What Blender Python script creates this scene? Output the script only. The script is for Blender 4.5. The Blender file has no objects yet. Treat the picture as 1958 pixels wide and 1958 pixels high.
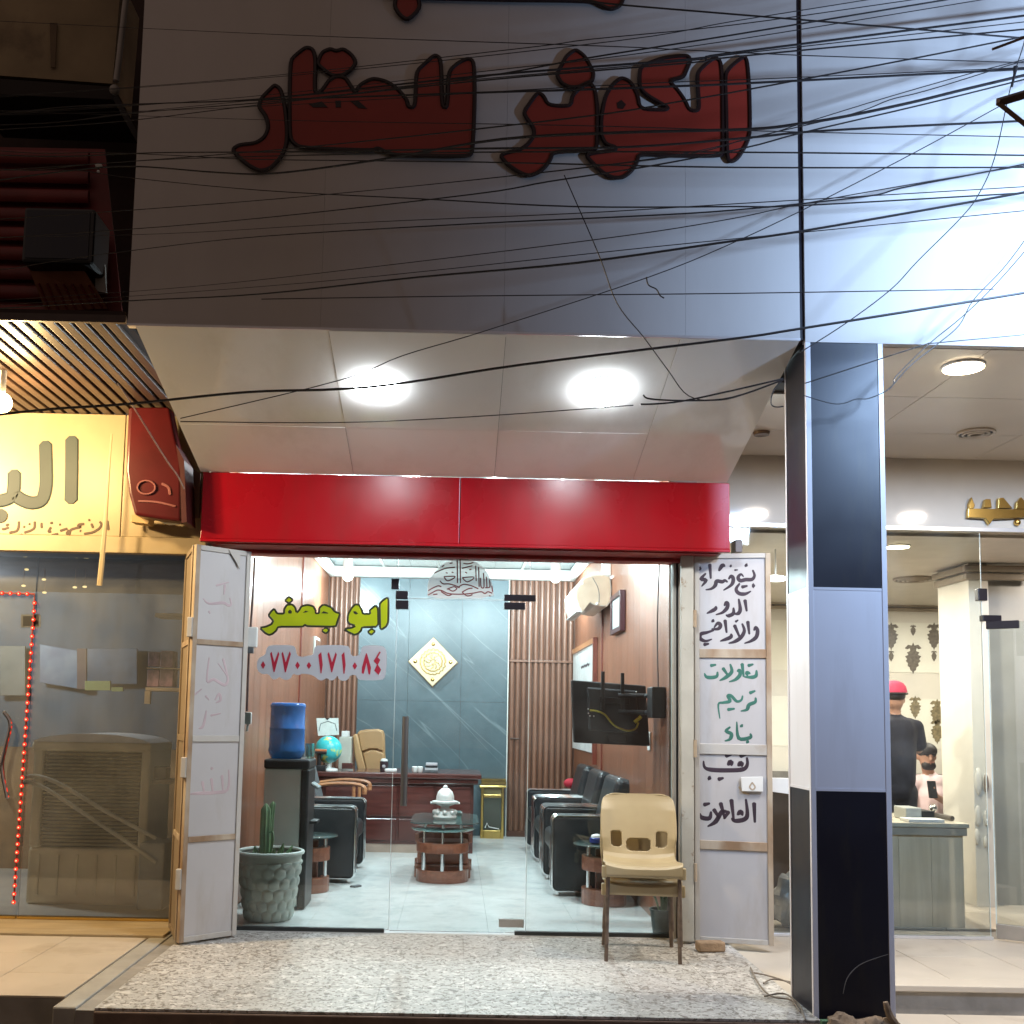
import bpy, bmesh, math, random
from mathutils import Vector, Matrix
from mathutils.geometry import tessellate_polygon
random.seed(7)
S = bpy.context.scene
C = S.collection
R = math.radians
# ---------------------------------------------------------------- camera
F, PX, PY, RHO, H = 1960.0, 890.0, 1185.0, 0.0195, 1.25     # photo pixels (1958 square), eye height over the shop step
VP = (871.0, 1372.0)
_Y = Vector(((VP[0]-PX)/F, -(VP[1]-PY)/F, -1.0)).normalized()
_X = Vector((math.cos(RHO), -math.sin(RHO), 0)); _X = (_X - _Y*_X.dot(_Y)).normalized()
_Z = _X.cross(_Y)
CM = Matrix((_X, _Y, _Z))
EYE = Vector((0, 0, H))
cd = bpy.data.cameras.new('camera'); cam = bpy.data.objects.new('camera', cd); C.objects.link(cam)
cam.matrix_world = Matrix.Translation(EYE) @ CM.to_4x4()
cd.sensor_width = 36; cd.lens = F/1958*36
cd.shift_x = (979-PX)/1958; cd.shift_y = (PY-979)/1958
cd.clip_start = 0.05; cd.clip_end = 500
S.camera = cam
# ---------------------------------------------------------------- night sky, exposure
W = bpy.data.worlds.new('World'); S.world = W; W.use_nodes = True
nt = W.node_tree; bg = nt.nodes['Background']
sky = nt.nodes.new('ShaderNodeTexSky'); sky.sky_type = 'NISHITA'; sky.sun_disc = False
sky.sun_elevation = R(-4); sky.sun_rotation = R(200)
glow = nt.nodes.new('ShaderNodeMix'); glow.data_type = 'RGBA'; glow.blend_type = 'ADD'; glow.inputs[0].default_value = 1.0
nt.links.new(sky.outputs[0], glow.inputs[6]); glow.inputs[7].default_value = (1.0, 0.70, 0.57, 1)      # warm haze of the lit town
nt.links.new(glow.outputs[2], bg.inputs[0]); bg.inputs[1].default_value = 0.15
S.view_settings.view_transform = 'Standard'; S.view_settings.look = 'None'
S.view_settings.exposure = 0; S.view_settings.gamma = 1; S.view_settings.use_curve_mapping = False
S.render.engine = 'CYCLES'
S.cycles.use_denoising = True
S.cycles.max_bounces = 7; S.cycles.diffuse_bounces = 3; S.cycles.glossy_bounces = 4
S.cycles.transmission_bounces = 6; S.cycles.transparent_max_bounces = 12
S.cycles.caustics_reflective = False; S.cycles.caustics_refractive = False
S.cycles.sample_clamp_indirect = 4; S.cycles.sample_clamp_direct = 0

# ---------------------------------------------------------------- pixel helpers
def ray(x, y): return CM @ Vector(((x-PX)/F, -(y-PY)/F, -1.0))
def pY(x, y, Y): d = ray(x, y); return EYE + d*(Y/d.y)
def pZ(x, y, Z): d = ray(x, y); return EYE + d*((Z-H)/d.z)
def pX(x, y, X): d = ray(x, y); return EYE + d*(X/d.x)
def pP(x, y, p0, n): d = ray(x, y); return EYE + d*((p0-EYE).dot(n)/d.dot(n))

# ---------------------------------------------------------------- materials
MATS = {}
def pm(name, col, rough=0.5, metal=0.0, col2=None, var=0.12, scale=6.0, stretch=(1,1,1), bump=0.0, bscale=None,
       spec=0.5, coat=0.0, detail=4.0, trans=0.0, contrast=None, rvar=0.0, dirt=None, dscale=2.5, dcut=(0.56,0.72), dstretch=(1,1,1)):
    if name in MATS: return MATS[name]
    m = bpy.data.materials.new(name); m.use_nodes = True
    n, l = m.node_tree.nodes, m.node_tree.links
    b = n['Principled BSDF']
    b.inputs['Roughness'].default_value = rough; b.inputs['Metallic'].default_value = metal
    b.inputs['Specular IOR Level'].default_value = spec; b.inputs['Coat Weight'].default_value = coat
    b.inputs['Transmission Weight'].default_value = trans
    tc = n.new('ShaderNodeTexCoord'); mp = n.new('ShaderNodeMapping'); l.new(tc.outputs['Object'], mp.inputs[0])
    mp.inputs['Scale'].default_value = stretch
    nz = n.new('ShaderNodeTexNoise'); nz.inputs['Scale'].default_value = scale; nz.inputs['Detail'].default_value = detail
    l.new(mp.outputs[0], nz.inputs[0])
    rp = n.new('ShaderNodeValToRGB'); l.new(nz.outputs[0], rp.inputs[0])
    c2 = col2 if col2 else tuple(c*(1-var*2) for c in col)
    lo, hi = contrast if contrast else (0.32, 0.68)
    rp.color_ramp.elements[0].position = lo; rp.color_ramp.elements[1].position = hi
    rp.color_ramp.elements[0].color = (*c2, 1); rp.color_ramp.elements[1].color = (*col, 1)
    out = rp.outputs[0]
    if dirt:
        dz = n.new('ShaderNodeTexNoise'); dz.inputs['Scale'].default_value = dscale; dz.inputs['Detail'].default_value = 7
        dz.inputs['Roughness'].default_value = 0.65
        dm = n.new('ShaderNodeMapping'); dm.inputs['Scale'].default_value = dstretch; l.new(tc.outputs['Object'], dm.inputs[0]); l.new(dm.outputs[0], dz.inputs[0])
        dr = n.new('ShaderNodeValToRGB'); dr.color_ramp.elements[0].position = dcut[0]; dr.color_ramp.elements[1].position = dcut[1]
        l.new(dz.outputs[0], dr.inputs[0])
        mx = n.new('ShaderNodeMix'); mx.data_type = 'RGBA'
        l.new(dr.outputs[0], mx.inputs[0]); l.new(out, mx.inputs[6]); mx.inputs[7].default_value = (*dirt, 1)
        out = mx.outputs[2]
    l.new(out, b.inputs['Base Color'])
    if rvar:
        rn = n.new('ShaderNodeTexNoise'); rn.inputs['Scale'].default_value = 3.0; rn.inputs['Detail'].default_value = 6
        l.new(tc.outputs['Object'], rn.inputs[0])
        mr = n.new('ShaderNodeMapRange'); l.new(rn.outputs[0], mr.inputs[0])
        mr.inputs['From Min'].default_value = 0.3; mr.inputs['From Max'].default_value = 0.7
        mr.inputs['To Min'].default_value = max(0.02, rough-rvar); mr.inputs['To Max'].default_value = min(1, rough+rvar)
        l.new(mr.outputs[0], b.inputs['Roughness'])
    if bump:
        bn = n.new('ShaderNodeTexNoise'); bn.inputs['Scale'].default_value = bscale or scale*4; bn.inputs['Detail'].default_value = 5
        l.new(mp.outputs[0], bn.inputs[0])
        bp = n.new('ShaderNodeBump'); bp.inputs['Strength'].default_value = bump; bp.inputs['Distance'].default_value = 0.01
        l.new(bn.outputs[0], bp.inputs['Height']); l.new(bp.outputs[0], b.inputs['Normal'])
    MATS[name] = m; return m
def emat(name, col, strength):
    if name in MATS: return MATS[name]
    m = bpy.data.materials.new(name); m.use_nodes = True
    n, l = m.node_tree.nodes, m.node_tree.links
    n.remove(n['Principled BSDF']); e = n.new('ShaderNodeEmission'); e.inputs[0].default_value = (*col, 1); e.inputs[1].default_value = strength
    l.new(e.outputs[0], n['Material Output'].inputs[0]); MATS[name] = m; return m
def pane_mat(name, tint=(0.93,0.97,0.96), refl=1.0, smudge=0.03, lo=0.45):
    """thin window glass: clear with a Fresnel reflection and a faint film of dust"""
    m = bpy.data.materials.new(name); m.use_nodes = True
    n, l = m.node_tree.nodes, m.node_tree.links; n.remove(n['Principled BSDF'])
    tr = n.new('ShaderNodeBsdfTransparent'); tr.inputs[0].default_value = (*tint, 1)
    gl = n.new('ShaderNodeBsdfGlossy'); gl.inputs['Roughness'].default_value = 0.02; gl.inputs[0].default_value = (refl, refl, refl, 1)
    df = n.new('ShaderNodeBsdfDiffuse'); df.inputs[0].default_value = (0.75, 0.78, 0.78, 1)
    fr = n.new('ShaderNodeFresnel'); fr.inputs[0].default_value = 1.5
    mx = n.new('ShaderNodeMixShader'); l.new(fr.outputs[0], mx.inputs[0]); l.new(tr.outputs[0], mx.inputs[1]); l.new(gl.outputs[0], mx.inputs[2])
    tc = n.new('ShaderNodeTexCoord'); nz = n.new('ShaderNodeTexNoise'); nz.inputs['Scale'].default_value = 3; nz.inputs['Detail'].default_value = 8
    l.new(tc.outputs['Object'], nz.inputs[0]); mr = n.new('ShaderNodeMapRange'); l.new(nz.outputs[0], mr.inputs[0])
    mr.inputs['From Min'].default_value = lo; mr.inputs['From Max'].default_value = 0.8; mr.inputs['To Min'].default_value = 0.0; mr.inputs['To Max'].default_value = smudge
    m2 = n.new('ShaderNodeMixShader'); l.new(mr.outputs[0], m2.inputs[0]); l.new(mx.outputs[0], m2.inputs[1]); l.new(df.outputs[0], m2.inputs[2])
    l.new(m2.outputs[0], n['Material Output'].inputs[0]); MATS[name] = m; return m
def vinyl(name, col, tl=0.55, clear=0.0):
    m = bpy.data.materials.new(name); m.use_nodes = True
    n, l = m.node_tree.nodes, m.node_tree.links; n.remove(n['Principled BSDF'])
    tc = n.new('ShaderNodeTexCoord'); nz = n.new('ShaderNodeTexNoise'); nz.inputs['Scale'].default_value = 14; l.new(tc.outputs['Object'], nz.inputs[0])
    rp = n.new('ShaderNodeValToRGB'); l.new(nz.outputs[0], rp.inputs[0]); rp.color_ramp.elements[0].color = (*[c*0.92 for c in col], 1); rp.color_ramp.elements[1].color = (*col, 1)
    d = n.new('ShaderNodeBsdfDiffuse'); t = n.new('ShaderNodeBsdfTranslucent'); l.new(rp.outputs[0], d.inputs[0]); l.new(rp.outputs[0], t.inputs[0])
    mx = n.new('ShaderNodeMixShader'); mx.inputs[0].default_value = tl; l.new(d.outputs[0], mx.inputs[1]); l.new(t.outputs[0], mx.inputs[2])
    if clear:
        c = n.new('ShaderNodeBsdfTransparent'); m3 = n.new('ShaderNodeMixShader'); m3.inputs[0].default_value = clear; l.new(mx.outputs[0], m3.inputs[1]); l.new(c.outputs[0], m3.inputs[2]); mx = m3
    l.new(mx.outputs[0], n['Material Output'].inputs[0]); MATS[name] = m; return m
def wood(name, dark, light, rough=0.35, axis='Z', scale=3.0, coat=0.15, fine=0.0, finescale=60):
    m = bpy.data.materials.new(name); m.use_nodes = True
    n, l = m.node_tree.nodes, m.node_tree.links; b = n['Principled BSDF']
    tc = n.new('ShaderNodeTexCoord'); mp = n.new('ShaderNodeMapping'); l.new(tc.outputs['Object'], mp.inputs[0])
    st = {'Z': (9,9,0.7), 'X': (0.7,9,9), 'Y': (9,0.7,9)}[axis]; mp.inputs['Scale'].default_value = st
    nz = n.new('ShaderNodeTexNoise'); nz.inputs['Scale'].default_value = scale; nz.inputs['Detail'].default_value = 8; nz.inputs['Roughness'].default_value = 0.6
    nz.inputs['Distortion'].default_value = 0.6
    l.new(mp.outputs[0], nz.inputs[0]); rp = n.new('ShaderNodeValToRGB'); l.new(nz.outputs[0], rp.inputs[0])
    rp.color_ramp.elements[0].position = 0.33; rp.color_ramp.elements[1].position = 0.66
    rp.color_ramp.elements[0].color = (*dark, 1); rp.color_ramp.elements[1].color = (*light, 1)
    oi = n.new('ShaderNodeObjectInfo'); hv = n.new('ShaderNodeHueSaturation')
    mr = n.new('ShaderNodeMapRange'); l.new(oi.outputs['Random'], mr.inputs[0]); mr.inputs['To Min'].default_value = 0.88; mr.inputs['To Max'].default_value = 1.1
    l.new(mr.outputs[0], hv.inputs['Value']); l.new(rp.outputs[0], hv.inputs['Color'])
    l.new(hv.outputs[0], b.inputs['Base Color']); b.inputs['Roughness'].default_value = rough; b.inputs['Coat Weight'].default_value = coat
    b.inputs['Coat Roughness'].default_value = 0.15
    bp = n.new('ShaderNodeBump'); bp.inputs['Strength'].default_value = 0.12; bp.inputs['Distance'].default_value = 0.005
    l.new(nz.outputs[0], bp.inputs['Height'])
    if fine:
        wv = n.new('ShaderNodeTexWave'); wv.inputs['Scale'].default_value = finescale; wv.bands_direction = 'Y'
        l.new(tc.outputs['Object'], wv.inputs[0])
        b2 = n.new('ShaderNodeBump'); b2.inputs['Strength'].default_value = fine; b2.inputs['Distance'].default_value = 0.004
        l.new(wv.outputs[0], b2.inputs['Height']); l.new(bp.outputs[0], b2.inputs['Normal']); l.new(b2.outputs[0], b.inputs['Normal'])
    else: l.new(bp.outputs[0], b.inputs['Normal'])
    MATS[name] = m; return m
def marble(name, base, dark, vein, rough=0.18, vscale=1.6):
    m = bpy.data.materials.new(name); m.use_nodes = True
    n, l = m.node_tree.nodes, m.node_tree.links; b = n['Principled BSDF']
    tc = n.new('ShaderNodeTexCoord')
    nz = n.new('ShaderNodeTexNoise'); nz.inputs['Scale'].default_value = 3.5; nz.inputs['Detail'].default_value = 9; nz.inputs['Roughness'].default_value = 0.65
    l.new(tc.outputs['Object'], nz.inputs[0]); rp = n.new('ShaderNodeValToRGB'); l.new(nz.outputs[0], rp.inputs[0])
    rp.color_ramp.elements[0].position = 0.3; rp.color_ramp.elements[1].position = 0.7
    rp.color_ramp.elements[0].color = (*dark, 1); rp.color_ramp.elements[1].color = (*base, 1)
    mp = n.new('ShaderNodeMapping'); mp.vector_type = 'TEXTURE'; mp.inputs['Rotation'].default_value = (0.0, R(43), 0.0); mp.inputs['Scale'].default_value = (7.0, 1, 0.42); l.new(tc.outputs['Object'], mp.inputs[0])
    v = n.new('ShaderNodeTexNoise'); v.inputs['Scale'].default_value = vscale; v.inputs['Detail'].default_value = 2; v.inputs['Distortion'].default_value = 0.05; l.new(mp.outputs[0], v.inputs[0])
    vr = n.new('ShaderNodeValToRGB'); l.new(v.outputs[0], vr.inputs[0]); cr = vr.color_ramp
    cr.elements[0].position = 0.4955; cr.elements[0].color = (0,0,0,1); cr.elements[1].position = 0.5045; cr.elements[1].color = (0,0,0,1)
    e = cr.elements.new(0.5); e.color = (0.24,0.24,0.24,1)
    mx = n.new('ShaderNodeMix'); mx.data_type = 'RGBA'; l.new(vr.outputs[0], mx.inputs[0]); l.new(rp.outputs[0], mx.inputs[6]); mx.inputs[7].default_value = (*vein, 1)
    l.new(mx.outputs[2], b.inputs['Base Color']); b.inputs['Roughness'].default_value = rough
    MATS[name] = m; return m
def terrazzo(name):
    m = bpy.data.materials.new(name); m.use_nodes = True
    n, l = m.node_tree.nodes, m.node_tree.links; b = n['Principled BSDF']
    tc = n.new('ShaderNodeTexCoord'); geo = n.new('ShaderNodeNewGeometry')
    base = n.new('ShaderNodeTexNoise'); base.inputs['Scale'].default_value = 2.2; base.inputs['Detail'].default_value = 6; l.new(geo.outputs['Position'], base.inputs[0])
    br = n.new('ShaderNodeValToRGB'); br.color_ramp.elements[0].position = .3; br.color_ramp.elements[1].position = .7
    br.color_ramp.elements[0].color = (0.38,0.375,0.36,1); br.color_ramp.elements[1].color = (0.50,0.495,0.48,1); l.new(base.outputs[0], br.inputs[0])
    cur = br.outputs[0]
    for k, (sc, lo, hi, col, off) in enumerate([(25, 0.60, 0.63, (0.19,0.175,0.155), 3.1), (33, 0.58, 0.62, (0.24,0.22,0.195), 9.7), (23, 0.60, 0.64, (0.60,0.59,0.57), 5.5), (44, 0.61, 0.64, (0.16,0.145,0.13), 1.3), (48, 0.62, 0.65, (0.58,0.57,0.55), 7.9)]):
        mp = n.new('ShaderNodeMapping'); mp.inputs['Location'].default_value = (off, off*2, 0); mp.inputs['Scale'].default_value = (1, 1, 1); l.new(geo.outputs['Position'], mp.inputs[0])
        v = n.new('ShaderNodeTexNoise'); v.inputs['Scale'].default_value = sc; v.inputs['Detail'].default_value = 1.5; v.inputs['Distortion'].default_value = 0.8; l.new(mp.outputs[0], v.inputs[0])
        vr = n.new('ShaderNodeValToRGB'); vr.color_ramp.elements[0].position = lo; vr.color_ramp.elements[1].position = hi; l.new(v.outputs[0], vr.inputs[0])
        mx = n.new('ShaderNodeMix'); mx.data_type = 'RGBA'; l.new(vr.outputs[0], mx.inputs[0]); l.new(cur, mx.inputs[6]); mx.inputs[7].default_value = (*col, 1); cur = mx.outputs[2]
    d = n.new('ShaderNodeTexNoise'); d.inputs['Scale'].default_value = 1.1; d.inputs['Detail'].default_value = 8; l.new(geo.outputs['Position'], d.inputs[0])
    dr = n.new('ShaderNodeValToRGB'); dr.color_ramp.elements[0].position = .52; dr.color_ramp.elements[1].position = .75; dr.color_ramp.elements[1].color = (.5,.5,.5,1); l.new(d.outputs[0], dr.inputs[0])
    mx = n.new('ShaderNodeMix'); mx.data_type = 'RGBA'; l.new(dr.outputs[0], mx.inputs[0]); l.new(cur, mx.inputs[6]); mx.inputs[7].default_value = (0.40,0.37,0.33,1)
    l.new(mx.outputs[2], b.inputs['Base Color']); b.inputs['Roughness'].default_value = 0.45
    MATS[name] = m; return m

# ---------------------------------------------------------------- mesh builder
WORLD = {}                       # parent name -> inverse world matrix
class MB:
    def __init__(s): s.v = []; s.f = []
    def add(s, vs, fs):
        o = len(s.v); s.v += [Vector(p) for p in vs]; s.f += [tuple(i+o for i in f) for f in fs]; return s
    def box(s, x0, x1, y0, y1, z0, z1):
        return s.add([(x0,y0,z0),(x1,y0,z0),(x1,y1,z0),(x0,y1,z0),(x0,y0,z1),(x1,y0,z1),(x1,y1,z1),(x0,y1,z1)],
                     [(0,3,2,1),(4,5,6,7),(0,1,5,4),(1,2,6,5),(2,3,7,6),(3,0,4,7)])
    def obox(s, c, size, M):
        hx, hy, hz = size[0]/2, size[1]/2, size[2]/2; c = Vector(c)
        vs = [c + M @ Vector(p) for p in [(-hx,-hy,-hz),(hx,-hy,-hz),(hx,hy,-hz),(-hx,hy,-hz),(-hx,-hy,hz),(hx,-hy,hz),(hx,hy,hz),(-hx,hy,hz)]]
        return s.add(vs, [(0,3,2,1),(4,5,6,7),(0,1,5,4),(1,2,6,5),(2,3,7,6),(3,0,4,7)])
    def hexa(s, front, back):          # two quads, same order, counter-clockwise seen from outside the front
        return s.add(list(front)+list(back), [(0,1,2,3),(7,6,5,4),(1,0,4,5),(2,1,5,6),(3,2,6,7),(0,3,7,4)])
    def tube(s, pts, r, n=8, closed=False, cap=True, flat=None):
        pts = [Vector(p) for p in pts]; m = len(pts)
        rr = r if isinstance(r, (list, tuple)) else [r]*m
        base = len(s.v); up = None
        for i, p in enumerate(pts):
            a = pts[(i-1) % m] if (closed or i > 0) else p
            b = pts[(i+1) % m] if (closed or i < m-1) else p
            t = (b-a); t = t.normalized() if t.length > 1e-9 else Vector((0,0,1))
            if up is None:
                up = Vector((0,0,1)) if abs(t.z) < 0.9 else Vector((1,0,0))
            e1 = up - t*up.dot(t)
            if e1.length < 1e-4: e1 = Vector((0,1,0)) - t*t.y
            e1.normalize(); e2 = t.cross(e1); up = e1
            for k in range(n):
                an = 2*math.pi*k/n
                off = e1*math.cos(an)*rr[i] + e2*math.sin(an)*rr[i]
                if flat is not None: off = off - flat[0]*off.dot(flat[0])*(1-flat[1])
                s.v.append(p+off)
        segs = m if closed else m-1
        for i in range(segs):
            j = (i+1) % m
            for k in range(n):
                k2 = (k+1) % n
                s.f.append((base+i*n+k, base+i*n+k2, base+j*n+k2, base+j*n+k))
        if cap and not closed:
            s.f.append(tuple(base+k for k in reversed(range(n)))); s.f.append(tuple(base+(m-1)*n+k for k in range(n)))
        return s
    def cyl(s, p0, p1, r0, r1=None, n=16): return s.tube([p0, p1], [r0, r0 if r1 is None else r1], n)
    def lathe(s, prof, c=(0,0,0), n=24, sx=1, sy=1):
        c = Vector(c); base = len(s.v)
        for (r, z) in prof:
            for k in range(n):
                a = 2*math.pi*k/n; s.v.append(c + Vector((math.cos(a)*r*sx, math.sin(a)*r*sy, z)))
        for i in range(len(prof)-1):
            for k in range(n):
                k2 = (k+1) % n; s.f.append((base+i*n+k, base+i*n+k2, base+(i+1)*n+k2, base+(i+1)*n+k))
        s.f.append(tuple(base+k for k in reversed(range(n)))); s.f.append(tuple(base+(len(prof)-1)*n+k for k in range(n)))
        return s
    def sphere(s, c, r, n=12, sc=(1,1,1)):
        return s.lathe([(max(1e-4, r*math.sin(math.pi*i/n))*1, -r*math.cos(math.pi*i/n)*sc[2]) for i in range(n+1)], c, n*2 if n < 12 else n+8, sc[0], sc[1])
    def poly(s, pts, off):             # planar outline (list of Vectors) extruded by vector off
        pts = [Vector(p) for p in pts]; off = Vector(off)
        tris = tessellate_polygon([pts]); o = len(s.v); n = len(pts)
        s.v += pts + [p+off for p in pts]
        for t in tris:
            s.f.append((o+t[0], o+t[1], o+t[2])); s.f.append((o+n+t[2], o+n+t[1], o+n+t[0]))
        for i in range(n):
            j = (i+1) % n; s.f.append((o+i, o+j, o+n+j, o+n+i))
        return s
    def brush(s, pts, rad, nrm, h):    # a flat painted stroke with a soft edge, standing h proud of its surface
        pts = smooth([Vector(p) for p in pts]); m = len(pts)
        rr = [rad]*m if not isinstance(rad, (list, tuple)) else [lerp_list(rad, i/(m-1)) for i in range(m)]
        nrm = Vector(nrm).normalized()
        t0 = (pts[1]-pts[0]).normalized(); t1 = (pts[-1]-pts[-2]).normalized()
        P = [pts[0]-t0*rr[0]*0.55] + pts + [pts[-1]+t1*rr[-1]*0.55]; RR = [rr[0]*0.45] + rr + [rr[-1]*0.4]
        base = len(s.v)
        for i, p in enumerate(P):
            a = P[max(0,i-1)]; b = P[min(len(P)-1,i+1)]; t = (b-a).normalized(); e = nrm.cross(t)
            for q, hh in ((-1, 0.15), (-0.8, 1), (0.8, 1), (1, 0.15)): s.v.append(p + e*q*RR[i] + nrm*h*hh)
        for i in range(len(P)-1):
            for k in range(3): s.f.append((base+i*4+k, base+i*4+k+1, base+(i+1)*4+k+1, base+(i+1)*4+k))
        s.f.append((base, base+1, base+2, base+3)); e = base+(len(P)-1)*4; s.f.append((e+3, e+2, e+1, e))
        return s
    def build(s, name, mat, parent=None, smoothed=False, bevel=0, label=None, bseg=2):
        me = bpy.data.meshes.new(name); me.from_pydata([tuple(p) for p in s.v], [], s.f)
        bm = bmesh.new(); bm.from_mesh(me); bmesh.ops.recalc_face_normals(bm, faces=bm.faces); bm.to_mesh(me); bm.free()
        if parent is not None: me.transform(WORLD[parent.name])
        else:
            lo = Vector((min(p.x for p in s.v)+max(p.x for p in s.v), min(p.y for p in s.v)+max(p.y for p in s.v), 2*min(p.z for p in s.v)))/2
            me.transform(Matrix.Translation(-lo))
        me.materials.append(mat)
        o = bpy.data.objects.new(name, me); C.objects.link(o)
        if parent is not None: o.parent = parent; WORLD[o.name] = WORLD[parent.name]
        else: o.location = lo; WORLD[o.name] = Matrix.Translation(-lo)
        if smoothed:
            for p in me.polygons: p.use_smooth = True
            me.set_sharp_from_angle(angle=R(40))
        if bevel:
            b = o.modifiers.new('bevel', 'BEVEL'); b.width = bevel; b.segments = bseg; b.limit_method = 'ANGLE'; b.angle_limit = R(40)
        if label: o['label'] = label
        return o
def lerp_list(L, t):
    f = t*(len(L)-1); i = min(int(f), len(L)-2); return L[i]*(1-(f-i)) + L[i+1]*(f-i)
def smooth(pts, n=4):
    if len(pts) < 3: return pts
    out = []
    for i in range(len(pts)-1):
        p0 = pts[max(0,i-1)]; p1 = pts[i]; p2 = pts[i+1]; p3 = pts[min(len(pts)-1,i+2)]
        for k in range(n):
            t = k/n
            out.append(0.5*((2*p1) + (p2-p0)*t + (2*p0-5*p1+4*p2-p3)*t*t + (3*p1-p0-3*p2+p3)*t**3))
    out.append(pts[-1]); return out
def thing(name, label, cat, loc=(0,0,0), rz=0.0, group=None):
    o = bpy.data.objects.new(name, None); C.objects.link(o); o.empty_display_size = 0.1
    o.location = loc; o.rotation_euler = (0,0,rz)
    WORLD[o.name] = (Matrix.Translation(Vector(loc)) @ Matrix.Rotation(rz, 4, 'Z')).inverted()
    o['label'] = label; o['category'] = cat
    if group: o['group'] = group
    return o
def tag(o, label, cat, group=None):
    o['label'] = label; o['category'] = cat
    if group: o['group'] = group
    return o
def struct(o): o['kind'] = 'structure'; return o
def local(parent): WORLD[parent.name] = Matrix.Identity(4); return parent   # parts built in the thing's own coordinates
def dup(o, loc=None, rz=None, label=None, group=None, parent=None):
    c = o.copy(); C.objects.link(c)
    if parent is not None: c.parent = parent
    if loc is not None: c.location = loc
    if rz is not None: c.rotation_euler = (0,0,rz)
    if label: c['label'] = label
    if group: c['group'] = group
    for ch in o.children: dup(ch, parent=c)
    return c
def piece(src, name, parent, loc, rot=None, scale=None):       # a further copy of an alike piece, sharing mesh data
    c = bpy.data.objects.new(name, src.data); C.objects.link(c); c.parent = parent; c.location = loc
    if rot: c.rotation_euler = rot
    if scale: c.scale = scale
    for m in src.modifiers:
        k = c.modifiers.new(m.name, m.type)
        if m.type == 'BEVEL': k.width = m.width; k.segments = m.segments; k.limit_method = m.limit_method; k.angle_limit = m.angle_limit
    return c
def light(name, kind, loc, power, col, parent=None, size=0.2, rot=None, spot=None):
    d = bpy.data.lights.new(name, kind); d.energy = power; d.color = col
    if kind == 'AREA': d.shape = 'DISK'; d.size = size
    elif kind in ('POINT','SPOT'): d.shadow_soft_size = size
    if spot: d.spot_size = R(spot); d.spot_blend = 0.5
    o = bpy.data.objects.new(name, d); C.objects.link(o)
    Mw = Matrix.Translation(Vector(loc)) @ (rot.to_4x4() if rot is not None else Matrix.Identity(4))
    if parent is not None: o.parent = parent; o.matrix_local = WORLD[parent.name] @ Mw
    else: o.matrix_world = Mw
    return o
def aim(a, b): return (Vector(b)-Vector(a)).to_track_quat('-Z', 'Y').to_matrix()
def crop(x0, y0, sc): return lambda p: (x0+p[0]/sc, y0+p[1]/sc)
# ================================================================ materials used in many places
M_acp = pm('grey_cladding', (0.58,0.555,0.535), rough=0.68, var=0.03, scale=1.5, rvar=0.05, dirt=(0.50,0.475,0.455), dscale=1.1, dcut=(0.45,0.9), dstretch=(2,2,0.4))
M_soff = pm('glossy_white_soffit', (0.83,0.82,0.80), rough=0.09, var=0.03, scale=2, rvar=0.04, dirt=(0.66,0.64,0.60), dscale=2.5, dcut=(0.52,0.85), dstretch=(1,0.5,1))
M_red = pm('red_cladding', (0.28,0.002,0.008), rough=0.30, var=0.06, scale=2, rvar=0.07, spec=0.35, dirt=(0.20,0.010,0.012), dscale=2.2, dcut=(0.5,0.85), dstretch=(3,3,0.5), bump=0.03, bscale=3)
M_redd = pm('red_painted_steel', (0.30,0.022,0.022), rough=0.5, var=0.15, scale=9, bump=0.1, dirt=(0.16,0.05,0.035), dscale=6)
M_blk = pm('black_cladding', (0.008,0.010,0.022), rough=0.40, var=0.1, scale=3, spec=0.5, rvar=0.06, dirt=(0.022,0.020,0.019), dscale=5, dcut=(0.52,0.75), dstretch=(2,2,0.4))
M_wht = pm('white_cladding', (0.78,0.78,0.84), rough=0.35, var=0.04, scale=2, dirt=(0.66,0.65,0.69), dscale=3, dcut=(0.52,0.85), dstretch=(3,3,0.4))
M_alu = pm('aluminium_trim', (0.75,0.76,0.78), rough=0.3, metal=0.6, var=0.05)
M_chrome = pm('chrome', (0.86,0.87,0.88), rough=0.12, metal=1.0, var=0.02)
M_steelblk = pm('black_patch_fitting', (0.012,0.010,0.016), rough=0.3, var=0.1)
M_dark = pm('dark_void', (0.02,0.014,0.012), rough=0.8)
M_wire = pm('black_cable', (0.016,0.014,0.016), rough=0.5, var=0.2)
M_shut = pm('painted_shutter_steel', (0.48,0.46,0.43), rough=0.55, var=0.06, scale=4, bump=0.05, dirt=(0.36,0.30,0.24), dscale=5, dcut=(0.58,0.75))
M_panelw = pm('white_sheet_steel', (0.47,0.46,0.47), rough=0.42, var=0.05, scale=2, dirt=(0.36,0.32,0.29), dscale=3, dcut=(0.52,0.85), dstretch=(2,2,0.5))
M_rust = pm('rusty_steel_edge', (0.42,0.35,0.27), rough=0.8, col2=(0.24,0.15,0.085), scale=5, bump=0.2, contrast=(0.34,0.56), stretch=(1,1,0.5))
M_tile = pm('cream_floor_tile', (0.56,0.50,0.42), rough=0.35, var=0.07, scale=3, dirt=(0.40,0.34,0.27), dscale=2.2)
M_itile = pm('white_marble_floor_tile', (0.72,0.74,0.73), rough=0.22, var=0.08, scale=4, dirt=(0.52,0.56,0.55), dscale=7, dcut=(0.50,0.74))
M_concrete = pm('grey_concrete', (0.30,0.285,0.26), rough=0.85, var=0.15, scale=7, bump=0.3)
M_terr = terrazzo('terrazzo_chips')
M_asph = pm('street_dust', (0.10,0.085,0.07), rough=0.95, var=0.25, scale=9, bump=0.4)
M_cable2 = pm('pale_string', (0.42,0.30,0.25), rough=0.8)
M_glass = pane_mat('shop_front_glass', smudge=0.05)
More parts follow.
